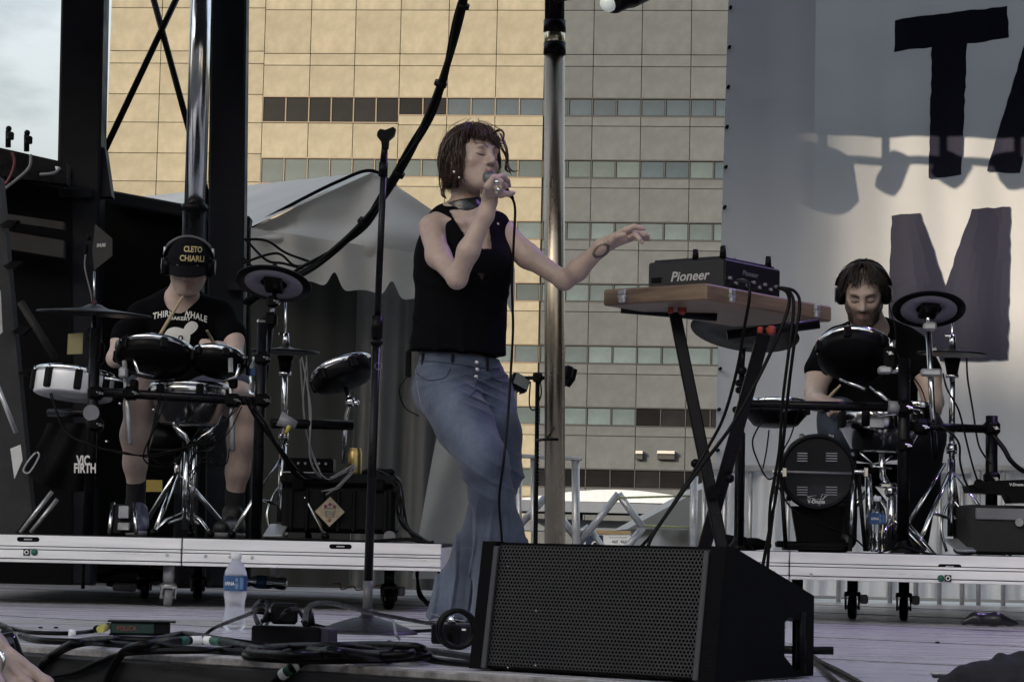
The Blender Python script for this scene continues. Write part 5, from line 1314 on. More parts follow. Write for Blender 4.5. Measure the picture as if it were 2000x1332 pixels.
# ---- flood light stand behind the pole ---------------------------------
fs_ = thing('floodlight_stand', 'black T-bar stand with two tilted floodlights behind the steel pole', 'light stand', V(P(1050, 900, 11.9).x, 11.9, 0)); d = 11.9
q = MB(); q.cyl(V(P(1048, 1000, d).x, d, 0), P(1050, 740, d), .012, n=10); q.build('pole', BLACKM, fs_)
q = MB(); q.cyl(P(1020, 738, d), P(1105, 738, d), .010, n=8); q.box(P(1050, 737, d), (.05, .05, .05), None, .008); q.build('crossbar', BLACKM, fs_)
for (px, py, yaw, sgn) in ((1014, 748, 20, 1), (1106, 734, -70, -1)):
    R = Matrix.Rotation(math.radians(yaw), 3, 'Z') @ Matrix.Rotation(math.radians(25 * sgn), 3, 'Y') @ Matrix.Rotation(math.radians(-20), 3, 'X'); c = P(px, py, d)
    q = MB(); q.box(c, (.10, .05, .085), R, .012); h_ = q.build('lamp_housing', BLACK, fs_)
    q = MB(); q.box(c + R @ V(0, -.028, 0), (.08, .004, .065), R); q.build('lamp_glass', mat('flood_glass', (.20, .22, .22), .15), h_)
    q = MB()
    for i in range(5): q.box(c + R @ V(-.036 + .018 * i, .032, 0), (.004, .02, .07), R)
    q.build('cooling_fin', BLACK, h_)
q = MB(); q.tube([P(1049 + 3.0 * math.cos(i * .9), 790 + i * 1.05, d - .014 + .01 * math.sin(i * .9)) for i in range(150)], .0045, 5); q.tube(spline([P(1036, 745, d), P(1034, 790, d), P(1044, 800, d), P(1057, 770, d), P(1055, 745, d)], 6), .004, 5); q.build('coiled_lead', RUBBER, fs_)
q = MB(); q.tube(spline([P(1048, 860, d - .1), P(1066, 858, d - .4), P(1090, 858, d - .42)], 4), .008, 6); q.build('tie', RUBBER, fs_)

# ---- generic kit pieces -------------------------------------------------
head_m = mat('mesh_head_black', (.004, .004, .005), .6, spec=.1, bump=.3, bscale=500)
lugm = CHROME
def epad(lab, c, n, R, dep, hoop=None, shell=None, bowl=.55, lugs=6, group='electronic drum pads', name='drum_pad', x=None, jack=False):
    c = Vector(c); n = Vector(n).normalized(); fx, fy, fz = frame(n); t = thing(name, lab, 'drum', c - n * dep, group)
    q = MB(); q.lathe([(R * .97, -.004), (R * .99, -.012), (R * .99, -dep * bowl), (R * .93, -dep * bowl - .006), (R * .72, -dep), (R * .3, -dep * 1.04), (0, -dep * 1.05)], c, n, 40); q.build('shell', shell or BLACK, t)
    q = MB(); q.lathe([(R * .955, .006), (R * .985, .011), (R * 1.02, .006), (R * 1.025, -.006), (R * 1.0, -.012)], c, n, 44); q.build('hoop', hoop or CHROME, t)
    q = MB(); q.lathe([(R * .96, .003), (R * .6, .004), (0, .005)], c, n, 36); q.build('head', head_m, t)
    for i in range(lugs):
        a = 2 * math.pi * (i + .35) / lugs; o = fx * math.cos(a) + fy * math.sin(a); rr_ = Matrix((o, n.cross(o), n)).transposed()
        q = MB(); q.box(c + o * R * 1.015 - n * (dep * bowl * .5), (.022, .030, dep * bowl * .9), rr_, .005); l_ = q.build('lug', BLACK, t); q = MB(); q.cyl(c + o * R * 1.03 - n * .02, c + o * R * 1.03 + n * .008, .0035, n=8); q.build('tension_rod', CHROME, l_)
    return t
cym_m = mat('rubber_cymbal', (.005, .005, .006), .36, rvar=.06, spec=.18); und_m = mat('cymbal_underside', (.30, .29, .34), .5, var=.1, vscale=20)
def cymbal(lab, c, n, R, under=False, bell=.2, group='electronic cymbals', edge=None, thick=.006):
    c = Vector(c); n = Vector(n).normalized(); t = thing('cymbal', lab, 'cymbal', c - n * .03, group)
    q = MB(); q.lathe([(0, R * .17), (R * bell * .5, R * .155), (R * bell, R * .105), (R * bell * 1.25, R * .085), (R * .6, R * .045), (R * .97, .002), (R, -.002), (R * .99, -thick), (R * .6, R * .045 - thick), (R * .3, R * .075 - thick), (0, R * .08)], c, n, 56); q.build('bow', cym_m, t)
    if under:
        q = MB(); q.lathe([(R * .76, R * .027 - thick - .003), (R * .76, R * .027 - thick - .007), (R * .35, R * .050 - thick - .007), (R * .35, R * .05 - thick)], c, n, 48); q.build('underside', und_m, t)
        fx, fy, fz = frame(n); q = MB(); Rm = Matrix((fx, fy, fz)).transposed(); q.box(c + fz * (R * .05 - thick - .012), (R * .8, R * .5, .016), Rm, .008); q.build('sensor_box', BLACK, t)
    q = MB(); q.cyl(c + n * R * .15, c + n * (R * .15 + .018), .010, .006, 12); q.build('felt', mat('felt', (.10, .03, .03), .9), t)
    return t
def rods(t, name, segs, m, n=10):
    for s_ in segs:
        q = MB(); q.tube([Vector(p) for p in s_[0]], s_[1], n); q.build(name, m, t)
def clampb(t, c, sz, m=BLACK, name='clamp', R=None):
    q = MB(); q.box(c, sz, R, min(sz) * .25); q.build(name, m, t)

# ---- left kit -----------------------------------------------------------
d = 9.15
rk = thing('drum_rack', 'black tubular drum rack carrying the left kit', 'drum rack', V(P(350, 1040, d).x, d, .26))
def down(px, py, dd, z=.26): a = P(px, py, dd); return [a, V(a.x, a.y, z)]
rods(rk, 'upright', [(down(187, 640, d), .022), (down(513, 632, d), .022)], BLACKM, 14)
rods(rk, 'crossbar', [([P(178, 765, d), P(520, 785, d)], .019), ([P(96, 806, d + .15), P(182, 806, d)], .016)], BLACKM, 14)
for (px, py) in ((187, 768), (513, 782), (256, 768), (455, 782), (187, 830), (513, 700)): clampb(rk, P(px, py, d - .005), (.062, .055, .055))
q = MB(); q.cyl(P(178, 806, d - .03), P(178, 806, d + .04), .032, n=20); q.build('clamp', GREYP, rk)
rods(rk, 'tom_rod', [([P(243, 705, d + .05), P(254, 868, d - .02)], .010), ([P(450, 700, d + .05), P(455, 880, d - .02)], .010)], STEEL, 12)
for (px, py) in ((241, 728), (452, 738), (262, 752), (456, 748)): clampb(rk, P(px, py, d), (.034, .04, .045), STEEL if px < 250 else BLACK, 'wing_clamp')
for (px, py) in ((234, 788), (300, 800), (208, 862), (560, 868)): q = MB(); q.ball(P(px, py, d - .03), .0065, 8); q.build('bolt_head', CHROME, rk)
epad('wide black tom pad with chrome hoop in front of the printed shirt', P(303, 684, 9.28), (.03, .30, .95), .158, .085, bowl=.62)
epad('smaller black tom pad beside the wide one on the left kit', P(428, 697, 9.30), (.10, .32, .94), .112, .065, bowl=.62)
epad('chrome hooped snare pad low in the centre of the left kit', P(372, 757, 9.45), (0, .06, 1), .165, .15, shell=mat('chrome_shell', (.55, .55, .57), .16, 1.0, rvar=.05), bowl=.35)
epad('white shelled snare drum with clear hoop at the left of the left kit', P(148, 730, 9.30), (.08, .10, .99), .160, .098, shell=mat('pearl_white', (.86, .87, .90), .28, coat=.4, var=.05), bowl=.92, lugs=8)
epad('tilted black pad on a chrome rod right of the left kit', P(667, 720, 9.3), (-.36, .22, .90), .128, .065, bowl=.85)
rods(rk, 'pad_rod', [([P(674, 755, 9.3), P(684, 785, 9.3), P(676, 812, 9.3), P(670, 905, 9.3)], .009)], CHROME)
q = MB(); q.ball(P(684, 785, 9.28), .022, 14); q.ball(P(696, 787, 9.28), .014, 12); q.build('ball_joint', CHROME, rk)
rods(rk, 'pad_arm', [([P(530, 827, d), P(600, 828, d + .05), P(688, 831, d + .12)], .020)], BLACK, 14)
q = MB(); q.cyl(P(545, 818, d - .03), P(578, 832, d - .02), .030, .020, 18); q.build('jack_sleeve', GREYP, rk)
q = MB(); q.lathe([(.024, -.008), (.028, -.006), (.028, .006), (.024, .008)], P(562, 836, d - .02), V(1, .2, -.4), 20); q.build('yellow_tie', mat('yellow_tape', (.50, .45, .08), .5), rk)
# cymbals
cymbal('large black crash cymbal nearly edge-on at the far left', P(184, 612, 9.3), (.03, -.05, 1), .232)
rods(rk, 'cymbal_rod', [([P(184, 530, 9.3), P(184, 600, 9.3)], .004), ([P(184, 616, 9.3), P(184, 650, 9.3), P(187, 700, 9.2)], .010)], CHROME)
clampb(rk, P(184, 655, 9.25), (.06, .05, .06)); clampb(rk, P(192, 690, 9.2), (.05, .05, .09))
cymbal('round black cymbal showing its pale underside right of the capped drummer', P(535, 553, 9.2), (.10, .36, .93), .155, True)
rods(rk, 'cymbal_rod', [([P(537, 568, 9.22), P(530, 620, 9.2)], .010)], CHROME)
clampb(rk, P(533, 590, 9.2), (.05, .05, .05)); clampb(rk, P(528, 625, 9.2), (.055, .05, .06)); rods(rk, 'cymbal_tube', [([P(528, 630, 9.2), P(514, 760, 9.18)], .015)], BLACKM)
q = MB(); q.box(P(512, 628, 9.18), (.04, .03, .02), None, .006); q.build('wing_nut', CHROME, rk)
def hihat(lab, lab2, px, py, dd, R, top, group, ptop):
    cymbal(lab, P(px, py, dd), (.02, -.02, 1), R); c = P(px, py, dd)
    t = thing('hi_hat_stand', lab2, 'stand', V(c.x, c.y, .26), 'chrome hi-hat stands')
    rods(t, 'pull_rod', [([c + V(0, 0, .02), P(px, ptop, dd)], .0045)], CHROME); rods(t, 'tube', [([c - V(0, 0, .02), V(c.x, c.y, .62)], .0125), ([V(c.x, c.y, .64), V(c.x, c.y, .33)], .0165)], CHROME, 16)
    q = MB(); q.cyl(c - V(0, 0, .085), c - V(0, 0, .02), .022, .034, 20); q.build('sensor', BLACK, t); q = MB(); q.cyl(c - V(0, 0, .10), c - V(0, 0, .085), .026, n=18); q.build('collar', CHROME, t); q = MB(); q.cyl(V(c.x, c.y, .66), V(c.x, c.y, .70), .022, n=16); q.build('collar', CHROME, t)
    q = MB(); q.cyl(c + V(0, 0, .018), c + V(0, 0, .075), .016, .011, 14); q.box(c + V(-.016, 0, .07), (.03, .008, .012), None, .003); q.build('clutch', CHROME, t)
    for a in (-2.3, -.7, 1.2):
        e_ = V(c.x + .26 * math.cos(a), c.y + .26 * math.sin(a), .275); q = MB(); q.tube([V(c.x, c.y, .60), V(c.x, c.y, .60).lerp(e_, .5) + V(0, 0, .01), e_], .011, 8, flat=.5); l_ = q.build('leg', CHROME, t); q = MB(); q.ball(e_, .017, 10); q.build('rubber_foot', RUBBER, l_)
        q = MB(); q.tube([V(c.x, c.y, .40), V(c.x, c.y, .60).lerp(e_, .55)], .007, 6); q.build('strut', CHROME, t)
    for s_ in (-1, 1): q = MB(); q.tube(spline([V(c.x + s_ * .03, c.y - .06, .27), V(c.x + s_ * .05, c.y - .05, .36), V(c.x + s_ * .03, c.y - .02, .44), V(c.x, c.y, .48)], 6), .006, 7); q.build('pedal_frame', CHROME, t)
    q = MB(); q.box(V(c.x, c.y - .18, .295), (.075, .26, .010), Matrix.Rotation(math.radians(10), 3, 'X'), .003); q.build('footboard', STEEL, t)
    return t
hihat('black hi-hat cymbals right of the capped drummer', 'chrome hi-hat stand of the left kit', 558, 686, 9.45, .142, 0, None, 585)
# snare stand and pedals
ss = thing('snare_stand', 'chrome tripod snare stand in the middle of the left kit', 'stand', V(P(366, 1040, 9.3).x, 9.3, .26)); c = P(366, 870, 9.3)
rods(ss, 'tube', [([V(c.x, c.y, .29), c], .014), ([P(380, 868, 9.26), P(375, 1020, 9.26)], .010)], CHROME, 16)
for a in (-2.6, -.5, 1.5):
    e_ = V(c.x + .13 * math.cos(a), c.y + .13 * math.sin(a), .275); q = MB(); q.tube([V(c.x, c.y, .365), V(c.x, c.y, .365).lerp(e_, .6) + V(0, 0, .02), e_], .012, 8, flat=.45); q.build('leg', CHROME, ss); q = MB(); q.tube([V(c.x, c.y, .34), V(c.x, c.y, .365).lerp(e_, .55)], .006, 6); q.build('strut', STEEL, ss); q = MB(); q.ball(e_, .016, 10); q.build('rubber_foot', RUBBER, ss)
for a in (-2.0, .2, 2.1): q = MB(); q.tube([c + V(0, 0, .0), c + V(.09 * math.cos(a), .09 * math.sin(a), .06), c + V(.11 * math.cos(a), .11 * math.sin(a), .09)], .006, 7); q.build('basket_arm', CHROME, ss)
clampb(ss, c, (.04, .05, .05), BLACK); clampb(ss, P(405, 865, 9.25), (.06, .03, .03), BLACK)
hp_ = thing('pedal_plate', 'small chrome framed hi-hat control pedal on the left riser', 'pedal', V(P(240, 1040, 9.0).x, 9.0, .26)); d = 9.0
for (a, b_) in (((213, 1042), (221, 982)), ((266, 1042), (262, 982))): q = MB(); q.tube([P(*a, d - .02), P(*b_, d + .05)], .008, 8); q.build('rail', CHROME, hp_)
q = MB(); q.prism([P(219, 984, d + .05), P(264, 984, d + .05), P(264, 1040, d), P(218, 1040, d)], (0, .01, 0)); q.build('plate', BLACK, hp_)
q = MB(); q.box(P(242, 1000, d + .01), (.04, .012, .05), None, .003); q.box(P(242, 1028, d - .02), (.045, .02, .03), None, .003); q.build('hinge', STEEL, hp_)
cs = thing('yellow_notice', 'yellow printed notice behind the bare leg of the capped drummer', 'notice', P(300, 960, 10.3)); q = MB(); q.prism([P(284, 937, 10.3), P(317, 937, 10.3), P(317, 960, 10.3), P(284, 960, 10.3)], (0, .004, 0)); q.build('sheet', mat('yellow_paper', (.42, .32, .08), .6), cs)
# stick bag
sbag = thing('stick_bag', 'black cloth drumstick bag with white lettering hanging on the left kit', 'bag', P(120, 955, 9.2)); bag_m = mat('black_nylon', (.005, .005, .006), .7, spec=.08, bump=.3, bscale=120); d = 9.2
def bagf(u, v): 
    x = 92 - 44 * v ** 1.2 + u * (100 + 44 * v ** 1.2 - 4); y = 826 + v * (88 + 32 * math.sin(u * 3.0) ** .5 + 22 * u); p = P(x, y, d); return p + V(0, -.05 * math.sin(u * math.pi) * math.sin(v * 3) - .012 * math.sin(u * 14 + v * 4), 0)
q = MB(); q.grid(bagf, 30, 20); q.grid(lambda u, v: bagf(u, v) + V(0, .09, 0), 30, 20, flip=True)
q.grid(lambda u, v: bagf(u, 1.0) + V(0, .09 * v, 0), 30, 2); q.build('cloth', bag_m, sbag)
q = MB(); q.tube(spline([P(70, 884, d - .05), P(52, 905, d - .05), P(46, 920, d - .05), P(58, 922, d - .05), P(76, 892, d - .05)], 6, closed=True), .004, 6); q.build('clear_pocket', mat('clear_vinyl', (.35, .36, .38), .12), sbag)
lettering('VIC', P(162, 899, d - .10), _r, _u, 20 * mpp(d), PRINT, sbag, width=26 * mpp(d), off=0, bold=.035); lettering('FIRTH', P(166, 914, d - .10), _r, _u, 19 * mpp(d), PRINT, sbag, width=42 * mpp(d), off=0, bold=.035)
for (a, b_) in (((40, 1040), (102, 960)), ((60, 1040), (112, 975))): q = MB(); q.tube([P(*a, 9.5), P(*b_, 9.5)], .009, 8); q.build('stand_leg', STEEL, rk)
# radio antenna
an = thing('paddle_antenna', 'black shark-fin paddle antenna on a thin stand beside the left mast', 'antenna', P(183, 600, 11.2)); d = 11.2
q = MB(); q.prism([P(186, 438, d), P(219, 466, d), P(219, 500, d), P(184, 528, d), P(180, 490, d)], (0, .008, 0)); q.build('paddle', mat('antenna_black', (.022, .022, .024), .5), an)
q = MB(); q.cyl(P(174, 456, d), P(174, 470, d), .009, n=8); q.box(P(168, 486, d), (.02, .02, .045), None, .004); q.cyl(P(182, 528, d), P(184, 600, d), .006, n=8); q.cyl(P(184, 560, d), V(P(184, 560, d).x, d, 0), .009, n=8); q.build('mount', BLACK, an)
q = MB(); q.tube(spline([P(167, 498, d), P(166, 525, d), P(178, 575, d), P(182, 600, d)], 6), .004, 6); q.build('lead', GREYP, an)
lettering('SHURE', P(198, 479, d), _r + _u * .05, _u, 7 * mpp(d), PRINT, an, width=18 * mpp(d), off=.004, bold=.03, shear=.2)
nt_ = thing('note_cards', 'yellow note card clipped below the crash cymbal', 'note card', P(148, 692, 9.25)); q = MB(); q.prism([P(133, 652, 9.25), P(162, 650, 9.25), P(161, 691, 9.25), P(131, 692, 9.25)], (0, .006, 0)); q.build('card', mat('card_yellow', (.30, .28, .14), .6, var=.15, vscale=20), nt_)
q = MB(); q.prism([P(186, 660, 9.3), P(199, 660, 9.3), P(198, 693, 9.3), P(184, 693, 9.3)], (0, .006, 0)); q.build('card', mat('card_tan', (.30, .22, .12), .6), nt_)

def wingnut(t, c, s=1.0):
    q = MB(); q.cyl(c + V(0, -.012, 0), c + V(0, .04, 0), .0065 * s, n=10); q.box(c + V(0, -.010, 0), (.030 * s, .007, .008 * s), Matrix.Rotation(.35, 3, 'Y'), .003); q.build('wing_nut', CHROME, t)
for (px, py) in ((187, 768), (256, 768), (455, 782), (513, 782), (187, 830), (513, 700), (533, 590)): wingnut(rk, P(px + 9, py, 9.105), 1.0)
rods(rk, 'l_rod', [([P(262, 700, 9.1), P(270, 728, 9.1), P(300, 734, 9.12)], .007), ([P(205, 738, 9.1), P(240, 744, 9.1)], .006), ([P(436, 744, 9.12), P(462, 736, 9.1), P(468, 712, 9.1)], .007), ([P(560, 800, 9.3), P(548, 870, 9.3)], .006), ([P(340, 830, 9.2), P(362, 850, 9.2), P(372, 880, 9.2)], .009)], CHROME, 8)
# ---- bottles ------------------------------------------------------------
pet = mat('clear_plastic', (.92, .95, 1.0), .04, trans=1.0, ior=1.25, spec=.5); frost = mat('misted_plastic', (.86, .89, .96), .28, trans=.85, ior=1.2)
lblue = mat('bottle_label', (.035, .085, .20), .35, var=.25, vscale=30)
def bottle(lab, base, h, m, txt=True, lie=None):
    base = Vector(base); ax = Vector(lie) if lie else V(0, 0, 1); s = h / .215; t = thing('water_bottle', lab, 'bottle', base, 'plastic water bottles')
    pr = [(0, .004), (.022, .0), (.030, .006), (.032, .02), (.0305, .04), (.027, .062), (.0285, .08), (.032, .095), (.0325, .115), (.0325, .148), (.030, .162), (.022, .180), (.0135, .192), (.0125, .200), (0, .201)]
    q = MB(); q.lathe([(r * s, z * s) for r, z in pr], base, ax, 36); q.build('body', m, t)
    q = MB(); q.lathe([(r * s, z * s) for r, z in ((.0333, .108), (.0333, .150))], base, ax, 36); l_ = q.build('label', lblue, t)
    q = MB(); q.lathe([(r * s, z * s) for r, z in ((.0135, .196), (.0150, .197), (.0152, .213), (.0135, .2155), (0, .216))], base, ax, 28); q.build('cap', WHITE, t)
    if txt and not lie:
        v, f = text2d('AFINA', 1, bold=.02); v = [(a, b_) for a, b_ in v]; xs = [p[0] for p in v]; wd = max(xs) - min(xs); rl = .0337 * s
        pts = []
        for (a, b_) in v:
            th = -1.57 - .45 + (a / wd) * 1.0; pts.append(base + V(rl * math.cos(th), rl * math.sin(th), (.128 + b_ * .014) * s))
        link_mesh('lettering', pts, f, PRINT, l_)
        for (th0, w_, z0, z1) in ((.10, .25, .114, .130), (.10, .22, .134, .144), (.48, .35, .114, .146)):
            q = MB(); q.grid(lambda u, v_: base + V(rl * math.cos(-1.57 + th0 + u * w_), rl * math.sin(-1.57 + th0 + u * w_), (z0 + (z1 - z0) * v_) * s), 6, 2); q.build('label_print', mat('label_pale', (.14, .24, .42), .4), l_)
    return t
bottle('misted water bottle standing on the stage floor near the microphone stand', PZ(457, 1229), .222, frost)
bottle('small clear water bottle on the left drum rack by the hi-hat', P(496, 770, 9.3), .150, pet, False)
bottle('clear water bottle at the front edge of the right riser', V(P(1716, 1090, 8.62).x, 8.66, .262), .208, pet)
bottle('empty water bottle lying on its side under the left riser', P(560, 1140, 9.2), .17, pet, False, (-1, .1, .05))
bottle('white misted bottle seen through the handle opening of the speaker wedge', PZ(1546, 1258), .13, frost, False)
cu_ = thing('paper_cup', 'white paper cup under the left riser', 'cup', P(535, 1126, 9.3)); q = MB(); q.lathe([(.018, 0), (.022, .055), (.023, .056)], P(535, 1126, 9.3), (0, 0, 1), 20); q.build('cup', WHITE, cu_)
can = thing('beer_can', 'gold beer can standing on the black flight case', 'can', P(692, 928, 9.5)); q = MB(); g_ = mat('gold_can', (.62, .47, .20), .28, .9, var=.25, vscale=25)
q.lathe([(0, 0), (.023, 0), (.028, .006), (.029, .02), (.029, .098), (.024, .112), (.025, .116), (.022, .114), (0, .112)], P(692, 930, 9.5), (0, 0, 1), 28); q.build('body', g_, can)

# ---- flight case on the left riser -------------------------------------
cs = thing('flight_case', 'black moulded flight case with a diamond sticker on the left riser', 'case', V(P(660, 1050, 9.5).x, 9.5, .26)); d = 9.35
case_m = mat('moulded_black', (.007, .0075, .0085), .5, spec=.15, bump=.2, bscale=90, rvar=.1)
cw = (770 - 548) * mpp(d); cc = P(659, 1050, d); cc.z = .28
q = MB(); q.box(cc + V(0, .2, .105), (cw, .40, .19), None, .018); q.build('body', case_m, cs)
q = MB(); q.box(cc + V(0, .2, .225), (cw + .016, .42, .05), None, .014); q.build('lid', case_m, cs)
for k in range(7): q = MB(); q.box(cc + V(-cw / 2 + .04 + k * (cw - .08) / 6, -.006, .10), (.016, .016, .17), None, .004); q.build('rib', case_m, cs)
for sx_ in (-.35, .35): q = MB(); q.box(cc + V(sx_ * cw, -.012, .205), (.05, .014, .05), None, .006); q.build('latch', BLACK, cs)
q = MB(); q.cyl(cc + V(cw / 2 - .02, -.02, .0), cc + V(cw / 2 - .02, .03, .0), .024, n=18); q.build('wheel', GREYP, cs)
q = MB(); q.cyl(cc + V(cw / 2 + .02, .02, .20), cc + V(cw / 2 + .02, .02, .06), .010, n=8); q.build('handle', GREYP, cs)
stc = P(644, 999, d - .03); q = MB(); s_ = 29 * mpp(d); q.prism([stc + V(0, 0, s_), stc + V(s_, 0, 0), stc + V(0, 0, -s_), stc + V(-s_, 0, 0)], (0, .004, 0)); st_ = q.build('diamond_sticker', mat('sticker_cream', (.42, .36, .27), .6, var=.25, vscale=40), cs)
lettering('DV', stc + V(0.002, -.002, -.006), _r, _u, .020, mat('sticker_grey', (.22, .21, .21), .6), st_, bold=.03, off=.002)
q = MB(); q.tube([stc + V(a_, -.003, b_) for a_, b_ in ((-.022, .014), (.024, .014), (.016, -.022), (-.014, -.022), (-.022, .014))], .0014, 5); q.build('sticker_outline', MATS['sticker_grey'], st_)
for (dx_, dz_, c_) in ((-.018, .022, (.30, .08, .14)), (0, .030, (.25, .10, .22)), (.018, .022, (.30, .08, .14)), (0, -.034, (.36, .13, .12))): q = MB(); q.lathe([(0, .001), (.007, .001), (.007, 0)], stc + V(dx_, -.001, dz_), (0, -1, 0), 12); q.build('sticker_dot', mat('dot%d' % int(c_[0] * 100 + dz_ * 1000), c_, .6), st_)
md_ = thing('audio_interface', 'small black rack box with paper under it on the flight case', 'audio box', cc + V(-.12, .2, .25)); q = MB(); q.box(cc + V(-.13, .14, .285), (.20, .16, .055), None, .005); q.build('case', BLACK, md_)
q = MB(); q.box(cc + V(-.17, .09, .2535), (.14, .10, .003)); q.build('paper', WHITE, md_)
for k in range(6): q = MB(); q.ball(cc + V(-.2 + .028 * k, .056, .29), .006, 8); q.build('knob', STEEL, md_)
clt = thing('black_cloth', 'folded black cloth on top of the flight case', 'cloth', cc + V(.2, .2, .25)); s = SDF(); s.cap(cc + V(.10, .12, .258), cc + V(.20, .12, .262), .022, .020, .02, flat=((0, 0, 1), .8)); body_mesh('cloth', s.mesh(.007, lambda X: .005 * nse(X, 60)), bag_m, clt)

# ---- cable nests: a tangle is one thing --------------------------------
def nest(lab, pts, r, m, n, spread, seed, name='cable_tangle', d=None):
    rr_ = random.Random(seed); c_ = P(*pts[0]); t = thing(name, lab, 'cable', P(*pts[-1]))
    for i in range(n):
        pp = [P(x + rr_.uniform(-spread, spread), y + rr_.uniform(-spread, spread) * .8, z + rr_.uniform(-.03, .03)) for (x, y, z) in pts]
        q = MB(); q.tube(spline(pp, 7), r * rr_.uniform(.8, 1.2), 6); q.build('cable', m, t)
    return t
white_c = mat('grey_cable', (.16, .16, .17), .5)
nest('black cables hanging from the left rack in a loose bunch', [(480, 775, 9.05), (510, 820, 9.05), (545, 880, 9.1), (590, 930, 9.15), (640, 938, 9.2)], .0045, RUBBER, 5, 7, 1)
nest('pale cables looping onto the flight case', [(590, 700, 9.3), (600, 800, 9.2), (610, 900, 9.18), (640, 935, 9.2), (690, 912, 9.22), (655, 945, 9.2), (632, 962, 9.2)], .003, white_c, 3, 9, 2)
nest('tangled leads in front of the bare left leg', [(320, 775, 9.05), (300, 830, 9.0), (290, 890, 9.0), (330, 905, 9.02), (360, 870, 9.1), (400, 830, 9.1)], .0028, RUBBER, 4, 10, 3)
nest('black cables falling off the end of the flight case', [(735, 920, 9.4), (772, 945, 9.35), (782, 990, 9.3), (790, 1025, 9.2), (820, 1052, 9.1), (845, 1060, 8.95)], .0045, RUBBER, 6, 8, 4)
nest('thin leads around the chrome snare stand', [(470, 790, 9.0), (430, 850, 9.0), (385, 890, 9.05), (370, 930, 9.05), (395, 900, 9.05), (430, 905, 9.0), (440, 880, 9.0)], .0028, RUBBER, 3, 10, 5)
nest('white lead running down beside the hi-hat stand', [(585, 700, 9.35), (592, 770, 9.32), (600, 850, 9.3), (625, 925, 9.25)], .0035, white_c, 1, 2, 6)
nest('black leads draped across the left rack', [(95, 760, 9.25), (130, 840, 9.1), (185, 870, 9.0), (240, 885, 8.98), (300, 890, 9.0), (380, 870, 9.0), (420, 850, 9.0)], .003, RUBBER, 2, 4, 7)
nest('cables lying along the deck of the left riser', [(520, 1052, 8.8), (600, 1055, 8.78), (700, 1058, 8.75), (790, 1052, 8.75), (850, 1060, 8.75)], .004, RUBBER, 3, 4, 8)
nest('coiled black cables on the floor under the left riser', [(190, 1130, 9.4), (220, 1118, 9.4), (280, 1116, 9.4), (330, 1128, 9.4), (250, 1138, 9.4), (215, 1140, 9.4), (280, 1142, 9.4)], .008, RUBBER, 3, 6, 9)
nest('cable loops hanging under the right end of the left riser', [(815, 1115, 8.9), (822, 1160, 8.85), (845, 1178, 8.8), (855, 1140, 8.9), (862, 1118, 8.9)], .006, RUBBER, 3, 6, 10)
nest('orange strip cable under the left riser', [(648, 1140, 9.5), (664, 1140, 9.5), (668, 1150, 9.5), (690, 1144, 9.5), (700, 1152, 9.5), (748, 1142, 9.5), (752, 1150, 9.5)], .003, mat('orange_strip', (.7, .25, .10), .5), 1, 1, 12)
pl = MB(); pl.cyl(P(225, 1145, 9.35), P(262, 1147, 9.3), .018, n=14); pl.cyl(P(250, 1146, 9.32), P(259, 1147, 9.31), .0185, n=14); pl.build('cable_connector', GREYP, None, 'fat multipin cable connector under the left riser', 'connector')
# ================================================================== table, right kit, front of stage
# ---- DJ mixer table ------------------------------------------------------
wood = mat('worn_wood', (.205, .145, .095), .5, var=.5, vscale=5, stretch=(.6, .6, 6), bump=.12, bscale=60, rvar=.12)
tb = thing('keyboard_table', 'wooden board on a black folding X-stand carrying the mixer', 'table', V(P(1395, 1200, 7.8).x, 7.8, 0))
z1 = P(1380, 545, 7.45).z
K = P(1380, 553, 7.45); z_t = K.z
La = PZ(1178, 565, z_t) if False else P(1178, 566, 7.85); Rb = P(1625, 606, 7.75)
La.z = Rb.z = K.z
# the board: near corner K, two visible edges
ea, eb = La - K, Rb - K
# keep a right-angled board: re-square the left edge
th_ = 33 * mpp(7.5)
ebn = V(eb.x, eb.y, 0).normalized(); ean = V(-ebn.y, ebn.x, 0); ean = ean if ean.dot(ea) > 0 else -ean
def solve_edge(o, dr, px):      # length so that o+dr*L lands on column px
    lo, hi = 0.05, 3.0
    s0 = pix(o + dr * lo)[0] < px
    for _ in range(50):
        m_ = (lo + hi) / 2
        if (pix(o + dr * m_)[0] < px) == s0: lo = m_
        else: hi = m_
    return lo
ang = math.radians(52); ebn = V(math.cos(ang), math.sin(ang), 0); ean = V(-math.sin(ang), math.cos(ang), 0)
wA = solve_edge(K, ean, 1178); wB = solve_edge(K, ebn, 1625)
RBd = Matrix((ebn, ean, V(0, 0, 1))).transposed()
bc = K + ean * wA / 2 + ebn * wB / 2 - V(0, 0, th_ / 2)
print('board', wA, wB, [tuple(round(v_) for v_ in pix(p)) for p in (K, K + ean * wA, K + ebn * wB)])
q = MB(); q.box(bc, (wB, wA, th_), RBd, .006); q.build('board', wood, tb)
for (o, dr, L_, fr, nn) in ((K, ean, wA, .80, -ebn), (K, ebn, wB, .18, -ean), (K, ebn, wB, .86, -ean)):
    p = o + dr * L_ * fr - V(0, 0, th_ * .5) + nn * .006; q = MB(); Rr = rotm(dr)
    q.box(p + V(0, 0, th_ * .25), (.03, .012, .018), Rr, .003); q.box(p - V(0, 0, th_ * .2), (.026, .014, .022), Rr, .004); q.cyl(p - dr * .016 - V(0, 0, th_ * .02), p + dr * .016 - V(0, 0, th_ * .02), .006, n=8); q.build('latch', STEEL, tb)
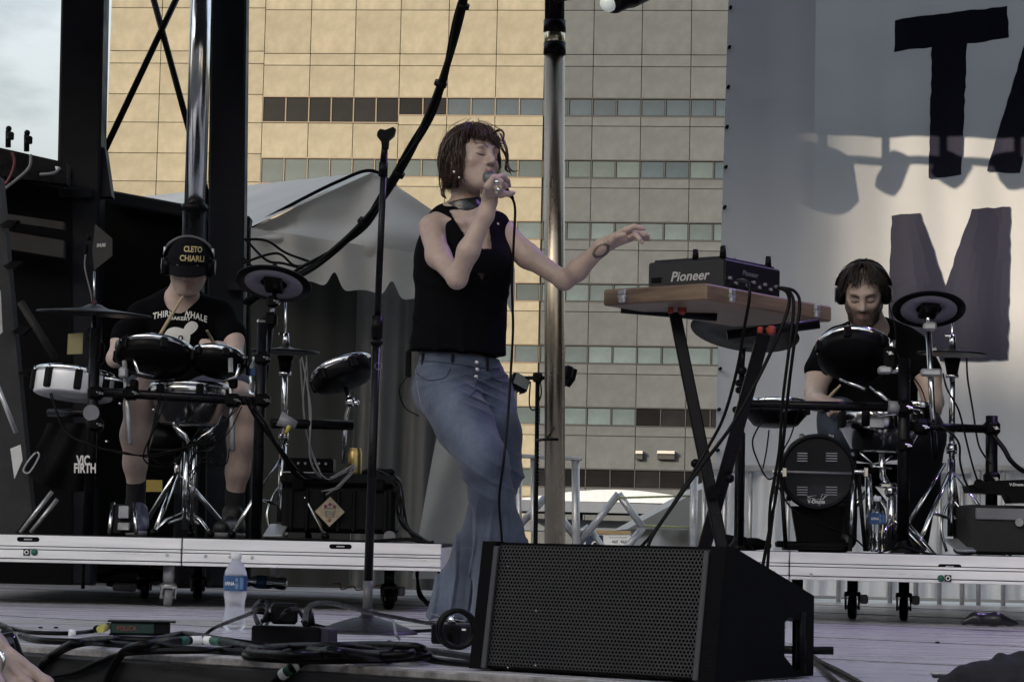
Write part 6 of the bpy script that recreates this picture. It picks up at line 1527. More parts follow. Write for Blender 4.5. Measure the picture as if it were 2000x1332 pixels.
# X stand: two crossed frames of square tube
und = K.z - th_
def xleg(top, bot, dd0, dd1, w):
    a, b_ = P(*top, dd0), P(*bot, dd1); q = MB(); ax = (b_ - a).normalized(); fx = ax.cross(V(0, 1, 0)).normalized(); R = Matrix((fx, ax.cross(fx), ax)).transposed(); q.box((a + b_) / 2, (w, .03, (b_ - a).length), R, .004); return q
redm = mat('red_plastic', (.30, .045, .025), .5)
for (top, bot, d0, d1, w) in (((1318, 612), (1440, 1215), 7.75, 7.6, .040), ((1492, 652), (1336, 1210), 7.62, 7.9, .044)):
    xleg(top, bot, d0, d1, w).build('leg', BLACKM, tb)
q = MB(); q.cyl(P(1393, 1000 - 40, 7.60), P(1393, 960, 7.85), .022, n=16); q.build('pivot', BLACK, tb)
for (px, py, dd) in ((1425, 934, 7.72), (1365, 905, 7.74), (1358, 905, 7.74)): q = MB(); q.ball(P(px, py, dd), .016, 12); q.build('knob', BLACK, tb)
for (a, b_, dd) in (((1213, 602), (1400, 618), 7.9), ((1420, 655), (1600, 632), 7.75)):
    pa, pb_ = P(*a, dd), P(*b_, dd); q = MB(); q.cyl(pa, pb_, .0175, n=14); q.build('support_arm', RUBBER, tb)
for (px, py, dd) in ((1318, 606, 7.72), (1492, 645, 7.6)):
    q = MB(); q.box(P(px - 8, py, dd), (.018, .03, .022), None, .004); q.box(P(px + 14, py, dd), (.030, .03, .030), None, .008); q.build('corner_bracket', redm, tb)
for px, dd in ((1440, 7.6), (1336, 7.9)):
    a = P(px, 1205, dd); q = MB(); q.cyl(V(a.x - .12, dd, .02), V(a.x + .12, dd, .02), .018, n=10); q.build('foot_bar', BLACKM, tb)
# mixer
mx_ = thing('dj_mixer', 'charcoal mixer with silver brand lettering on the wooden board', 'mixer', bc + V(0, 0, th_ / 2))
mh, mo = 62 * mpp(7.6), .012
m0 = K + ean * .10 + ebn * .25; 
mA = solve_edge(m0 + V(0, 0, .05), ean, 1265); mB = solve_edge(m0 + V(0, 0, .05), ebn, 1524)
mm = mat('mixer_charcoal', (.018, .019, .022), .45, rvar=.08); md2 = mat('mixer_dark', (.012, .012, .014), .45)
ctr = m0 + ean * mA / 2 + ebn * mB / 2 + V(0, 0, mh / 2 + mo)
q = MB(); q.box(ctr, (mB, mA, mh), RBd, .006); q.build('body', mm, mx_)
q = MB(); q.box(m0 + ebn * mB / 2 + V(0, 0, mh / 2 + mo) - ean * .002, (mB - .02, .004, mh - .012), RBd, .001); q.build('side_panel', md2, mx_)
q = MB(); q.box(ctr + V(0, 0, mh / 2 + .004), (mB - .03, mA - .03, .01), RBd, .003); q.build('top_plate', md2, mx_)
for (fa, fb, h_) in ((.40, .0 + .05, .05), (.03, .04, .055), (.06, .86, .055), (.5, .4, .03), (.7, .3, .03), (.25, .5, .03)):
    p = m0 + ean * mA * fa + ebn * mB * fb + V(0, 0, mh + mo); q = MB(); q.cyl(p, p + V(0, 0, h_ * .75), .012, .009, 14); q.build('knob', BLACK, mx_)
q = MB(); q.cyl(ctr + V(0, 0, mh / 2 + .006) + ean * .1, ctr + V(0, 0, mh / 2 + .016) + ean * .1, .07, n=28); q.build('jog_dial', md2, mx_)
silv = mat('silver_letter', (.50, .50, .52), .4, .3); fo = m0 + V(0, 0, mh * .48 + mo)
lettering('Pioneer', fo + ean * mA * .42 - ebn * .003, -ean, V(0, 0, 1), .034, silv, mx_, width=mA * .52, bold=.02, shear=.25, off=.0)
lettering('Pioneer', fo + ebn * mB * .45 - ean * .006 + V(0, 0, .016), ebn, V(0, 0, 1), .018, GREYP, mx_, width=mB * .28, bold=.02, shear=.25, off=.0)
q = MB(); q.box(fo + ean * mA * .88 - ebn * .001 - V(0, 0, .008), (.004, mA * .13, .018), RBd); q.build('vent_slot', BLACK, mx_)
for k in range(9): 
    p = fo + ebn * mB * (.08 + .1 * k) - ean * .005 - V(0, 0, .012 + .014 * (k % 2)); q = MB(); q.cyl(p, p - ean * .012, .006, n=10); q.build('socket', GREYP, mx_)
for foot in ((.05, .05), (.95, .05), (.05, .95)): q = MB(); q.cyl(m0 + ean * mA * foot[0] + ebn * mB * foot[1], m0 + ean * mA * foot[0] + ebn * mB * foot[1] + V(0, 0, mo + .004), .014, n=12); q.build('foot', RUBBER, mx_)
def dcable(lab, pts, r, m=RUBBER, name='hanging_cable', n=8):
    q = MB(); q.tube(spline([P(*p) for p in pts], 9), r, n); return q.build(name, m, None, lab, 'cable', 'leads from the mixer')
dcable('thin lead curving out of the mixer and down the left leg of the stand', [(1440, 548, 7.55), (1460, 552, 7.45), (1464, 580, 7.42), (1452, 650, 7.45), (1440, 720, 7.48), (1415, 810, 7.5), (1385, 870, 7.52), (1330, 960, 7.5), (1280, 1035, 7.45), (1240, 1080, 7.4)], .0055)
dcable('pair lead crossing down to the left in front of the X-stand', [(1520, 562, 7.6), (1538, 572, 7.55), (1540, 600, 7.52), (1518, 660, 7.5), (1480, 740, 7.46), (1430, 830, 7.45), (1370, 910, 7.46), (1330, 965, 7.45), (1275, 1045, 7.42), (1262, 1085, 7.4)], .0062)
dcable('outer lead falling straight from the mixer past the bass drum', [(1525, 562, 7.6), (1553, 570, 7.55), (1562, 600, 7.52), (1550, 680, 7.5), (1538, 780, 7.5), (1528, 880, 7.5), (1515, 970, 7.5), (1498, 1060, 7.5), (1488, 1115, 7.5)], .0055)
dcable('second lead falling from the mixer beside the outer one', [(1522, 564, 7.6), (1544, 572, 7.54), (1550, 605, 7.51), (1540, 690, 7.49), (1528, 790, 7.49), (1522, 880, 7.49), (1505, 980, 7.49), (1502, 1060, 7.49), (1498, 1120, 7.49)], .0055)

# ---- right kit -----------------------------------------------------------
d = 9.1
rk2 = thing('drum_rack', 'black tubular drum rack carrying the right kit', 'drum rack', V(P(1700, 1080, d).x, d, .26))
rods(rk2, 'upright', [(down(1766, 700, 8.95), .024), (down(1446, 845, d), .020), (down(1937, 812, d), .024)], BLACKM, 16)
rods(rk2, 'crossbar', [([P(1462, 789, 9.0), P(1758, 796, 8.95)], .018), ([P(1775, 832, 8.98), P(1935, 838, d)], .017)], BLACKM, 14)
for (px, py, dd) in ((1766, 796, 8.93), (1937, 836, d), (1800, 834, 8.95), (1937, 935, d), (1766, 870, 8.95)): clampb(rk2, P(px, py, dd), (.062, .06, .062))
q = MB(); q.cyl(P(1735, 795, 8.93), P(1757, 797, 8.93), .025, n=18); q.build('sleeve', GREYP, rk2)
q = MB(); q.cyl(P(1884, 836, d), P(1896, 836, d), .0185, n=16); q.build('clear_tape', mat('clear_tape', (.55, .56, .58), .3), rk2)
for px, dd in ((1766, 8.95), (1446, d), (1937, d)):
    a = P(px, 1000, dd); q = MB(); q.lathe([(.024, .05), (.032, .03), (.055, .004), (.055, 0)], V(a.x, dd, .26), (0, 0, 1), 20); q.build('rubber_foot', RUBBER, rk2)
epad('large black tom pad tilted in front of the bearded drummer', P(1670, 683, 9.2), (.10, .52, .85), .150, .09, bowl=.6)
epad('low black pad seen from below behind the X-stand', P(1515, 789, 9.2), (0, .10, .99), .125, .085)
epad('chrome shelled snare drum low in the centre of the right kit', P(1720, 806, 9.2), (.02, .04, 1), .165, .15, shell=MATS['chrome_shell'], bowl=.50, lugs=8)
q = MB(); pc_ = P(1713, 826, 9.02); q.box(pc_, (.055, .006, .035), None, .002); q.build('badge', STEEL, rk2)
epad('small pad at the right hand of the bearded drummer', P(1795, 792, 9.3), (.05, .05, 1), .06, .05, lugs=4)
rods(rk2, 'tom_rod', [([P(1742, 664, 8.98), P(1742, 690, 8.98)], .012), ([P(1735, 722, 8.98), P(1772, 722, 8.96)], .018), ([P(1766, 726, 8.95), P(1763, 755, 8.95)], .014), ([P(1700, 755, 9.0), P(1735, 783, 8.95)], .008), ([P(1813, 640, 9.1), P(1826, 895, 9.05)], .012)], CHROME, 14)
clampb(rk2, P(1738, 700, 8.97), (.05, .06, .09), BLACK, 'tom_clamp'); clampb(rk2, P(1728, 723, 8.97), (.05, .06, .03), STEEL, 'tom_clamp')
rods(rk2, 'pad_rod', [([P(1823, 840, 9.0), P(1827, 898, 9.0)], .011)], BLACK, 12)
# cymbals
cymbal('big black cymbal seen from underneath behind the wooden board', P(1455, 648, 9.0), (.14, .24, .95), .215)
ct = thing('cymbal_stand', 'chrome boom cymbal stand behind the X-stand', 'stand', V(P(1448, 1070, 9.0).x, 9.0, .26))
rods(ct, 'tube', [([P(1452, 680, 9.0), P(1449, 720, 9.0)], .010), ([P(1449, 730, 9.0), P(1445, 1065, 9.02)], .012)], BLACKM, 12)
q = MB(); q.ball(P(1449, 724, 8.99), .02, 12); q.build('ball_joint', BLACK, ct)
for (px, py) in ((1444, 748), (1444, 762), (1438, 800), (1442, 810)): clampb(ct, P(px, py, 8.98), (.03, .03, .025), BLACK)
cymbal('round black cymbal showing its grey underside right of the bearded drummer', P(1814, 603, 9.05), (.04, .40, .92), .145, True)
rods(rk2, 'cymbal_rod', [([P(1812, 612, 9.05), P(1814, 640, 9.05)], .010)], CHROME); clampb(rk2, P(1816, 638, 9.05), (.05, .05, .035), STEEL); clampb(rk2, P(1818, 728, 9.05), (.08, .04, .03), STEEL)
hihat('black hi-hat cymbals at the right of the right kit', 'chrome hi-hat stand of the right kit', 1860, 690, 9.25, .142, 0, None, 625)
# bass drum pad
bd = thing('bass_drum', 'small black electronic bass drum with white logo on the right riser', 'drum', V(P(1597, 1080, 9.0).x, 9.0, .26)); d = 8.98; c = P(1597, 922, d); Rb_ = 73 * mpp(d); n = V(-.06, -1, -.05).normalized()
q = MB(); q.lathe([(Rb_ * .97, .0), (Rb_, -.008), (Rb_, -.14), (Rb_ * .9, -.16), (0, -.165)], c, n, 48); q.build('shell', BLACK, bd)
q = MB(); q.lathe([(Rb_ * .90, .006), (Rb_ * .93, .014), (Rb_ * 1.0, .014), (Rb_ * 1.02, .0), (Rb_ * 1.02, -.012)], c, n, 56); q.build('hoop', BLACKM, bd)
q = MB(); q.lathe([(Rb_ * 1.0, -.03), (Rb_ * 1.03, -.034), (Rb_ * 1.03, -.050), (Rb_ * 1.0, -.054)], c, n, 56); q.build('chrome_hoop', CHROME, bd)
q = MB(); q.lathe([(Rb_ * .91, .004), (0, .006)], c, n, 40); q.build('head', mat('bass_head', (.010, .010, .011), .16, coat=.5), bd)
fx = V(1, -.06, 0).normalized(); fz = n.cross(fx); fz = fz if fz.z > 0 else -fz; Rm = Matrix((fx, -n, fz)).transposed()
bp_ = lambda px, py: PP(px, py, c + n * .012, n)
for (px, w) in ((1567, 20), (1624, 22)):
    for py in (885, 890, 895, 900, 951, 956, 961, 966): q = MB(); q.box(bp_(px, py), (w * mpp(d), .003, .0035), Rm); q.build('vent_line', mat('vent_grey', (.35, .35, .38), .5), bd)
q = MB(); q.cyl(bp_(1530, 921), bp_(1664, 925), .005, n=8); q.build('tie_bar', GREYP, bd)
for pts in ([(1577, 970), (1595, 967), (1589, 975), (1605, 975), (1618, 966), (1606, 965), (1600, 983)], [(1577, 970), (1582, 973), (1590, 973), (1600, 988), (1612, 967)]): q = MB(); q.tube([bp_(*p) for p in pts], .0011, 5); q.build('logo_line', PRINT, bd)
lettering('V-Drums', bp_(1594, 979), fx, fz, 8 * mpp(d), PRINT, bd, width=34 * mpp(d), bold=.04, off=0)
q = MB(); q.prism([P(1545, 988, 9.05), P(1652, 988, 9.05), P(1642, 1050, 9.05), P(1650, 1066, 9.05), P(1640, 1078, 9.05), P(1560, 1078, 9.05)], (0, .02, 0)); q.build('stand_plate', BLACK, bd)
q = MB(); q.box(V(P(1590, 1070, 9.0).x, 9.0, .285), (.30, .05, .025), None, .006); q.box(V(P(1590, 1070, 9.0).x, 9.05, .27), (.22, .2, .016), None, .004); q.build('base_bar', BLACKM, bd)
for (a, b_) in (((1525, 918), (1535, 1072)), ((1668, 925), (1660, 1076)), ((1676, 925), (1690, 1076)), ((1518, 925), (1500, 1074))): q = MB(); q.tube([P(*a, 8.97), P(*b_, 8.93)], .0085, 8); q.build('leg', BLACKM if a[0] in (1525, 1676) else CHROME, bd)
for px in (1521, 1680): q = MB(); q.cyl(P(px - 12, 921, 8.96), P(px + 12, 922, 8.96), .010, n=10); q.box(P(px + 12, 922, 8.95), (.018, .012, .04), None, .004); q.build('spur_bracket', CHROME, bd)
for a in (.5, 1.2, 2.0, 2.7, 3.9, 5.5): q = MB(); p = c + (fx * math.cos(a) + fz * math.sin(a)) * Rb_ * 1.04; q.box(p - n * .02, (.02, .05, .02), Rm, .004); q.build('claw', BLACKM if a > 3 else CHROME, bd)
for (px, py, dd) in ((1776, 796, 8.885), (1945, 836, 9.05), (1808, 834, 8.90), (1945, 935, 9.05), (1774, 870, 8.9), (1738, 690, 8.92)): wingnut(rk2, P(px, py, dd), 1.0)
rods(rk2, 'l_rod', [([P(1700, 800, 9.0), P(1720, 812, 9.0), P(1752, 808, 8.95)], .007), ([P(1520, 815, 9.1), P(1532, 800, 9.05), P(1560, 796, 9.0)], .007), ([P(1640, 740, 9.05), P(1690, 760, 9.0)], .007)], CHROME, 8)
# middle stand of the right kit
ms = thing('tom_stand', 'chrome ball jointed stand between the bass drum and the rack post', 'stand', V(P(1740, 1080, 9.05).x, 9.05, .26))
rods(ms, 'tube', [([P(1742, 960, 9.05), P(1741, 1075, 9.05)], .020), ([P(1722, 885, 9.05), P(1724, 930, 9.05), P(1738, 955, 9.05)], .013), ([P(1696, 925, 9.05), P(1698, 1076, 9.05)], .014)], CHROME, 14)
q = MB(); q.ball(P(1740, 960, 9.04), .026, 14); q.box(P(1735, 948, 9.04), (.07, .03, .022), None, .006); q.build('ball_joint', CHROME, ms)
for (a, b_) in (((1680, 885), (1712, 912)), ((1724, 905), (1742, 890)), ((1700, 910), (1742, 915))): q = MB(); q.tube([P(*a, 9.03), P(*b_, 9.03)], .009, 8, flat=.5); q.build('basket_arm', CHROME, ms)
for (a, b_) in (((1845, 905), (1775, 1020)), ((1775, 1025), (1825, 1082))): q = MB(); q.tube([P(*a, 9.1), P(*b_, 9.0)], .012, 8, flat=.4); q.build('leg', CHROME, ms)
for a in (-2.2, -.6, 1.6): e_ = V(P(1742, 1000, 9.05).x + .14 * math.cos(a), 9.05 + .14 * math.sin(a), .272); q = MB(); q.tube([V(P(1742, 1000, 9.05).x, 9.05, .40), e_], .010, 8); q.build('leg', CHROME, ms)
# module on amp
am = thing('drum_amplifier', 'black amplifier case at the right edge under the drum module', 'amplifier', V(P(1960, 1085, 9.0).x, 9.2, .26)); d = 9.0
q = MB(); a = P(1890, 985, d); q.box(V(a.x + .16, d + .15, (a.z + .262) / 2), (.32, .3, a.z - .262), None, .012); q.build('cabinet', mat('amp_black', (.020, .020, .022), .6, bump=.3, bscale=150), am)
q = MB(); q.box(V(a.x + .17, d - .004, a.z - .035), (.28, .01, .045), None, .003); q.build('front_panel', GREYP, am); q = MB(); q.cyl(P(1991, 1020, d - .02), P(1991, 1020, d + .02), .016, n=18); q.build('corner_knob', STEEL, am)
mo_ = thing('drum_module', 'black drum sound module with white logo on the amplifier', 'drum module', P(1960, 985, 8.98)); q = MB(); q.prism([P(1890, 948, 8.98), P(1952, 938, 8.98), P(2040, 935, 8.98), P(2040, 982, 8.98), P(1976, 982, 8.98), P(1968, 966, 8.98), P(1895, 962, 8.98)], (0, .12, 0)); q.build('case', BLACK, mo_)
lettering('V-Drums', P(1985, 946, 8.97), _r, _u, 6 * mpp(9), PRINT, mo_, width=28 * mpp(9), off=0, bold=.04)
q = MB(); q.cyl(P(1912, 945, 8.95), P(1912, 945, 9.0), .02, n=14); q.build('knob', BLACK, mo_)
def kcable(lab, pts, r=.004, m=RUBBER):
    q = MB(); q.tube(spline([P(*p) for p in pts], 8), r, 7); return q.build('kit_cable', m, None, lab, 'cable', 'leads of the right kit')
kcable('lead falling from the right hi-hat to the module', [(1888, 700, 9.2), (1890, 740, 9.15), (1900, 800, 9.1), (1912, 870, 9.05), (1935, 905, 9.0)])
kcable('lead from the right cymbal clamp crossing the hi-hat tube', [(1842, 730, 9.05), (1850, 760, 9.0), (1872, 800, 9.0), (1885, 850, 9.0), (1900, 910, 8.98), (1915, 955, 8.98)])
kcable('cable with inline lump beside the right hi-hat tube', [(1835, 832, 9.0), (1862, 850, 8.98), (1874, 870, 8.98), (1875, 900, 8.98), (1882, 930, 8.98), (1890, 950, 8.98)], .0045)
kcable('thick cable loop leaving the right rack post at the picture edge', [(1940, 850, 9.05), (1960, 875, 9.02), (1975, 900, 9.0), (2000, 920, 9.0), (2030, 922, 9.0)], .010)
kcable('lead running along the deck in front of the right kit', [(1715, 1080, 8.8), (1760, 1068, 8.78), (1800, 1078, 8.75), (1850, 1086, 8.72), (1900, 1080, 8.75)], .005)
kcable('thin lead looping past the bass drum stand plate', [(1520, 950, 8.9), (1540, 985, 8.88), (1570, 1010, 8.86), (1620, 1030, 8.86), (1660, 1045, 8.86), (1690, 1070, 8.85)], .0035)
kcable('lead under the low black pad', [(1490, 820, 9.0), (1470, 860, 9.0), (1480, 900, 9.0), (1500, 935, 8.95), (1520, 925, 8.95)], .0035)
kcable('lead dropping from the low black pad to the bass drum spur', [(1502, 840, 9.05), (1497, 880, 9.0), (1490, 915, 8.98)], .003)
kcable('lead curving from the chrome snare to the bass drum', [(1560, 800, 9.05), (1545, 850, 9.0), (1530, 880, 8.98), (1522, 910, 8.96)], .003)
gb = thing('gear_bag', 'black soft gear bag lying behind the X-stand foot', 'bag', P(1465, 1075, 9.2)); s = SDF(); s.cap(P(1420, 1060, 9.25), P(1500, 1064, 9.25), .035, .02, .02); body_mesh('cloth', s.mesh(.008, lambda X: .006 * nse(X, 40)), bag_m, gb)

# ---- speaker wedge -------------------------------------------------------
FLc = PZ(918, 1308, 0); ww = .592; FRc = FLc + ld * ww; TLc = PP(945, 1060, FLc, ld)
bk = (TLc - FLc).dot(ln); hh = TLc.z
sw = thing('speaker_wedge', 'black stage speaker wedge with honeycomb grille at the stage front', 'speaker', FLc + ld * ww / 2 + ln * .2)
cab_m = mat('speaker_paint', (.0035, .0035, .0045), .5, bump=.12, bscale=200, rvar=.08, spec=.05)
def sp(u, n_, z): return FLc + ld * u + ln * n_ + V(0, 0, z)
dpt, rh = .41, .168
cd_ = .26; zc_ = hh + (rh - hh) * (cd_ - bk - .02) / (dpt - bk - .02); prof = [(0.0, 0.006), (bk, hh), (bk + .02, hh), (cd_, zc_), (cd_, 0.006)]
q = MB(); pts0 = [sp(.03, n_ + (.010 if i < 2 else 0), z) for i, (n_, z) in enumerate(prof)]
q.prism(pts0, ld * (ww - .06)); q.build('cabinet', mat('cabinet_matt', (.003, .003, .003), .8, spec=.1), sw)
q = MB(); q.prism([sp(.034, *p) for p in ((bk + .015, hh - .004), (bk + .015, hh + .002), (dpt, rh + .001), (dpt, rh - .006))], ld * (ww - .068)); q.build('top_panel', cab_m, sw)
# side cheeks with a real handle opening (right) 
def cheek(u0, u1, hole):
    q = MB(); o = [(-.004, .004), (bk - .004, hh + .004), (bk + .024, hh + .004), (dpt + .004, rh + .003), (dpt + .004, .004)]
    if not hole: q.prism([sp(u0, *p) for p in o], ld * (u1 - u0)); return q.build('cheek', cab_m, sw)
    return q
cheek(0, .034, False)
u0, u1 = ww - .034, ww
def ringq(outer, inner):
    q = MB(); n = len(outer)
    A = [sp(u0, *p) for p in outer] + [sp(u0, *p) for p in inner]; B = [sp(u1, *p) for p in outer] + [sp(u1, *p) for p in inner]
    vs = A + B; m = 2 * n; fs = []
    for i in range(n):
        j = (i + 1) % n
        fs += [(i, j, n + j, n + i)[::-1], (m + i, m + j, m + n + j, m + n + i), (i, j, m + j, m + i), (n + i, m + n + i, m + n + j, n + j)]
    q.add(vs, fs, False); return q
hx0, hx1, hz0, hz1 = dpt - .125, dpt - .028, .018, .128
outer = [(-.004, .004), (bk - .004, hh + .004), (bk + .024, hh + .004), (dpt + .004, rh + .003), (dpt + .004, .004), (dpt - .07, .004)]
inner = [(hx0, hz0 + .03), (hx0, hz1 - .01), (hx0 + .02, hz1), (hx1, hz1 - .012), (hx1, hz0), (hx0 + .05, hz0)]
ringq(outer, inner).build('cheek', cab_m, sw)
q = MB(); q.tube([sp(ww - .004, dpt - .045, .012), sp(ww - .004, dpt - .045, rh - .03)], .011, 10); q.build('handle', BLACK, sw)
# perforated grille: real hexagonal lattice
gm = mat('grille_steel', (.030, .031, .034), .42, .2, rvar=.1)
gw, ghn = ww - .075, math.hypot(bk, hh) - .012; gu = V(0, 0, 0); up_ = (sp(0, bk, hh) - sp(0, 0, .006)); upn = up_.normalized(); gno = upn.cross(ld).normalized(); gno = gno if gno.y < 0 else -gno
pitch = .0086; rhx = pitch * .40; g0 = sp(.0375, 0, .006) + upn * .006 + gno * -.002
vs, fs = [], []; cols_ = int(gw / pitch); rows_ = int(ghn / (pitch * .866)); Rw = pitch / math.sqrt(3)
for r_ in range(rows_):
    for c_ in range(cols_):
        cx_ = (c_ + .5 + .5 * (r_ % 2)) * pitch; cy_ = (r_ + .6) * pitch * .866; b0 = len(vs)
        for k in range(6):
            a = math.pi / 6 + k * math.pi / 3; ca, sa = math.cos(a), math.sin(a)
            vs.append(g0 + ld * (cx_ + Rw * ca) + upn * (cy_ + Rw * sa)); vs.append(g0 + ld * (cx_ + rhx * ca) + upn * (cy_ + rhx * sa)); vs.append(g0 + ld * (cx_ + rhx * ca) + upn * (cy_ + rhx * sa) - gno * .0018)
        for k in range(6):
            j = (k + 1) % 6; fs += [(b0 + 3 * k, b0 + 3 * j, b0 + 3 * j + 1, b0 + 3 * k + 1), (b0 + 3 * k + 1, b0 + 3 * j + 1, b0 + 3 * j + 2, b0 + 3 * k + 2)]
go = link_mesh('grille', vs, fs, gm, sw); go['kind'] = 'stuff'
for (u_, w_) in ((.034, .012), (ww - .046, .012)): q = MB(); q.box(sp(u_ + w_ / 2 - .003, bk / 2 - .003, hh / 2), (w_, .010, ghn), Matrix((ld, -gno, upn)).transposed(), .002); q.build('grille_frame', mat('grille_edge', (.04, .042, .048), .4), sw)
q = MB(); q.lathe([(.03, 0), (.12, .03), (.125, .035)], sp(ww * .45, .03, .13) - gno * .06, gno, 32); q.build('cone', mat('cone_paper', (.03, .03, .032), .7), sw)
q = MB(); hp0 = sp(ww * .83, .02, .07) - gno * .022; q.box(hp0, (.09, .01, .12), Matrix((ld, -gno, upn)).transposed(), .004); q.build('horn_flare', mat('horn_grey', (.10, .105, .12), .5), sw)
for (px, py) in ((992, 1106), (1047, 1193), (992, 1303), (1046, 1299)): q = MB(); q.ball(PP(px, py, g0 + gno * .001, gno), .002, 6); q.build('screw', CHROME, sw)

# ---- microphone stand ----------------------------------------------------
d = 6.5; mb0 = PZ(716, 1236, 0); d = mb0.y
st = thing('microphone_stand', 'straight black microphone stand with round base and empty clip', 'microphone stand', mb0)
q = MB(); q.lathe([(0, .052), (.020, .05), (.024, .046), (.045, .042), (.085, .030), (.130, .012), (.146, .004), (.147, 0)], mb0, (0, 0, 1), 56); q.build('base', mat('cast_base', (.009, .009, .011), .42, bump=.2, bscale=120, rvar=.08), st)
clutch, topp = P(736, 640, d), P(751, 300, d); b_ = mb0 + V(0, 0, .05)
q = MB(); q.cyl(b_, b_.lerp(clutch, .12), .0135, n=20); q.cyl(b_ , b_ + V(0, 0, .018), .018, n=20); q.build('base_collar', mat('dull_steel', (.07, .07, .075), .4), st)
q = MB(); q.cyl(b_.lerp(clutch, .03), clutch, .0128, n=20); q.build('lower_tube', BLACKM, st)
q = MB(); q.cyl(clutch - V(0, 0, .03), clutch + V(0, 0, .035), .0175, n=20); q.lathe([(.0165, -.04), (.019, -.036), (.019, -.03), (.0165, -.028)], clutch - V(0, 0, .01), (0, 0, 1), 20); q.build('clutch', RUBBER, st)
q = MB(); q.cyl(clutch, topp, .0098, n=18); q.build('upper_tube', BLACKM, st)
q = MB(); q.cyl(P(748, 345, d), P(749, 318, d), .0135, n=16); q.cyl(P(749, 320, d), P(752, 278, d), .011, .0085, 16); q.build('clip_stem', BLACK, st)
q = MB(); q.prism([P(737, 258, d - .014), P(742, 252, d - .014), P(752, 254, d - .014), P(768, 248, d - .014), P(773, 252, d - .014), P(770, 264, d - .014), P(760, 273, d - .014), P(758, 290, d - .014), P(746, 290, d - .014), P(744, 275, d - .014), P(736, 265, d - .014)], (0, .028, 0)); q.build('clip', RUBBER, st)
q = MB(); q.lathe([(.0095, 0), (.0105, .001), (.0105, .002)], P(739, 715, d - .0135), (0, -1, 0), 18); q.build('badge', STEEL, st)
q = MB(); q.tube(spline([PZ(752, 1204, .055), PZ(768, 1212, .05), PZ(773, 1236, .03), PZ(780, 1248, .01)], 6), .004, 6); q.build('cable_clip', GREYP, st)

# ---- floor boxes and cables ---------------------------------------------
def fp(px, py, z=0.0): return PZ(px, py, z)
gbx = mat('di_green', (.006, .030, .022), .45, var=.2, vscale=30)
di = thing('direct_box', 'small dark green direct box with hand-written red name on the floor', 'direct box', fp(262, 1246)); c = fp(262, 1246); dd = c.y; Rg = yawm(8)
q = MB(); q.box(c + V(-.010, .04, .026), (.115, .10, .030), Rg, .003); q.build('body', gbx, di); q = MB(); q.box(c + V(.062, .055, .026), (.045, .11, .030), Rg, .003); q.box(c + V(.012, .045, .0425), (.175, .115, .003), Rg); q.box(c + V(.012, .045, .009), (.165, .115, .003), Rg); q.build('cover', BLACK, di)
for sx_ in (-.05, .06): q = MB(); q.cyl(c + V(sx_, .02, 0), c + V(sx_, .02, .012), .008, n=10); q.build('foot', RUBBER, di)
lettering('POLICA', c + V(-.018, -.013, .026), Rg @ V(1, 0, 0), V(0, 0, 1), .012, mat('red_marker', (.28, .06, .045), .6), di, width=.05, off=.0005)
ps = thing('power_strip', 'black power distribution box with plugs on the stage floor', 'power strip', fp(555, 1262)); c = fp(560, 1262)
q = MB(); q.box(c + V(0, .03, .026), (.175, .06, .046), yawm(-6), .004); q.build('body', BLACK, ps); q = MB(); q.box(c + V(.10, .02, .026), (.03, .055, .04), yawm(-20), .004); q.build('end_cap', mat('violet_black', (.020, .016, .03), .4), ps)
wa = thing('wall_adapter', 'square black power adapter plugged into the power box', 'power adapter', fp(552, 1225)); c2 = c + V(-.012, .03, .05); q = MB(); q.box(c2 + V(.0, 0, .030), (.066, .05, .052), yawm(10), .007); q.build('body', BLACK, wa); q = MB(); q.cyl(c2 + V(-.033, -.012, .018), c2 + V(-.055, -.02, .010), .009, .005, 10); q.build('strain_relief', RUBBER, wa)
pg = thing('mains_plug', 'black mains plug standing in the power box', 'plug', c + V(.05, .03, .05)); q = MB(); q.cyl(c + V(.052, .03, .05), c + V(.05, .03, .085), .016, .011, 12); q.cyl(c + V(.05, .03, .085), c + V(.052, .03, .108), .007, .005, 10); q.build('body', RUBBER, pg)
pd = thing('foot_pedal', 'small black effects pedal with white stripe by the singer feet', 'effects pedal', fp(886, 1262)); c3 = fp(888, 1262)
q = MB(); q.box(c3 + V(0, .05, .030), (.085, .12, .050), yawm(-25), .005); q.build('body', BLACK, pd); q = MB(); q.box(c3 + V(0.005, -.006, .044), (.05, .004, .005), yawm(-25)); q.build('stripe', PRINT, pd)
q = MB(); q.cyl(c3 + V(-.01, .03, .055), c3 + V(-.01, .03, .078), .012, .006, 14); q.build('footswitch', CHROME, pd); q = MB(); q.cyl(c3 + V(-.02, -.01, .03), c3 + V(-.024, -.028, .024), .008, n=10); q.build('jack', BLACK, pd)
def fcable(lab, pts, r, m=RUBBER, name='floor_cable'):
    """pts: pixel x, y (+ optional height above the floor)"""
    w = [fp(p[0], p[1], r + (p[2] if len(p) > 2 else 0)) for p in pts]; q = MB(); q.tube(spline(w, 9), r, 9); return q.build(name, m, None, lab, 'cable', 'cables on the stage floor')
def lipc(px, py): # a point just in front of the lip plane
    return PP(px, py, LA - ln * .05, ln)
def edge_cable(lab, fl, ov, r, tapes=()):
    w = [fp(p[0], p[1], r + (p[2] if len(p) > 2 else 0)) for p in fl] + [lipc(*p) for p in ov]; s_ = spline(w, 10); t = thing('stage_edge_cable', lab, 'cable', w[0], 'cables hanging over the stage edge'); q = MB(); q.tube(s_, r, 10); q.build('cable', RUBBER, t)
    for (f0, f1, m_) in tapes:
        i0, i1 = int(f0 * (len(s_) - 1)), int(f1 * (len(s_) - 1)); q = MB(); q.tube(s_[i0:max(i1, i0 + 1) + 1], r * 1.12, 10); q.build('marker_tape', m_, t)
    return t
grn = mat('green_tape', (.015, .08, .05), .5)
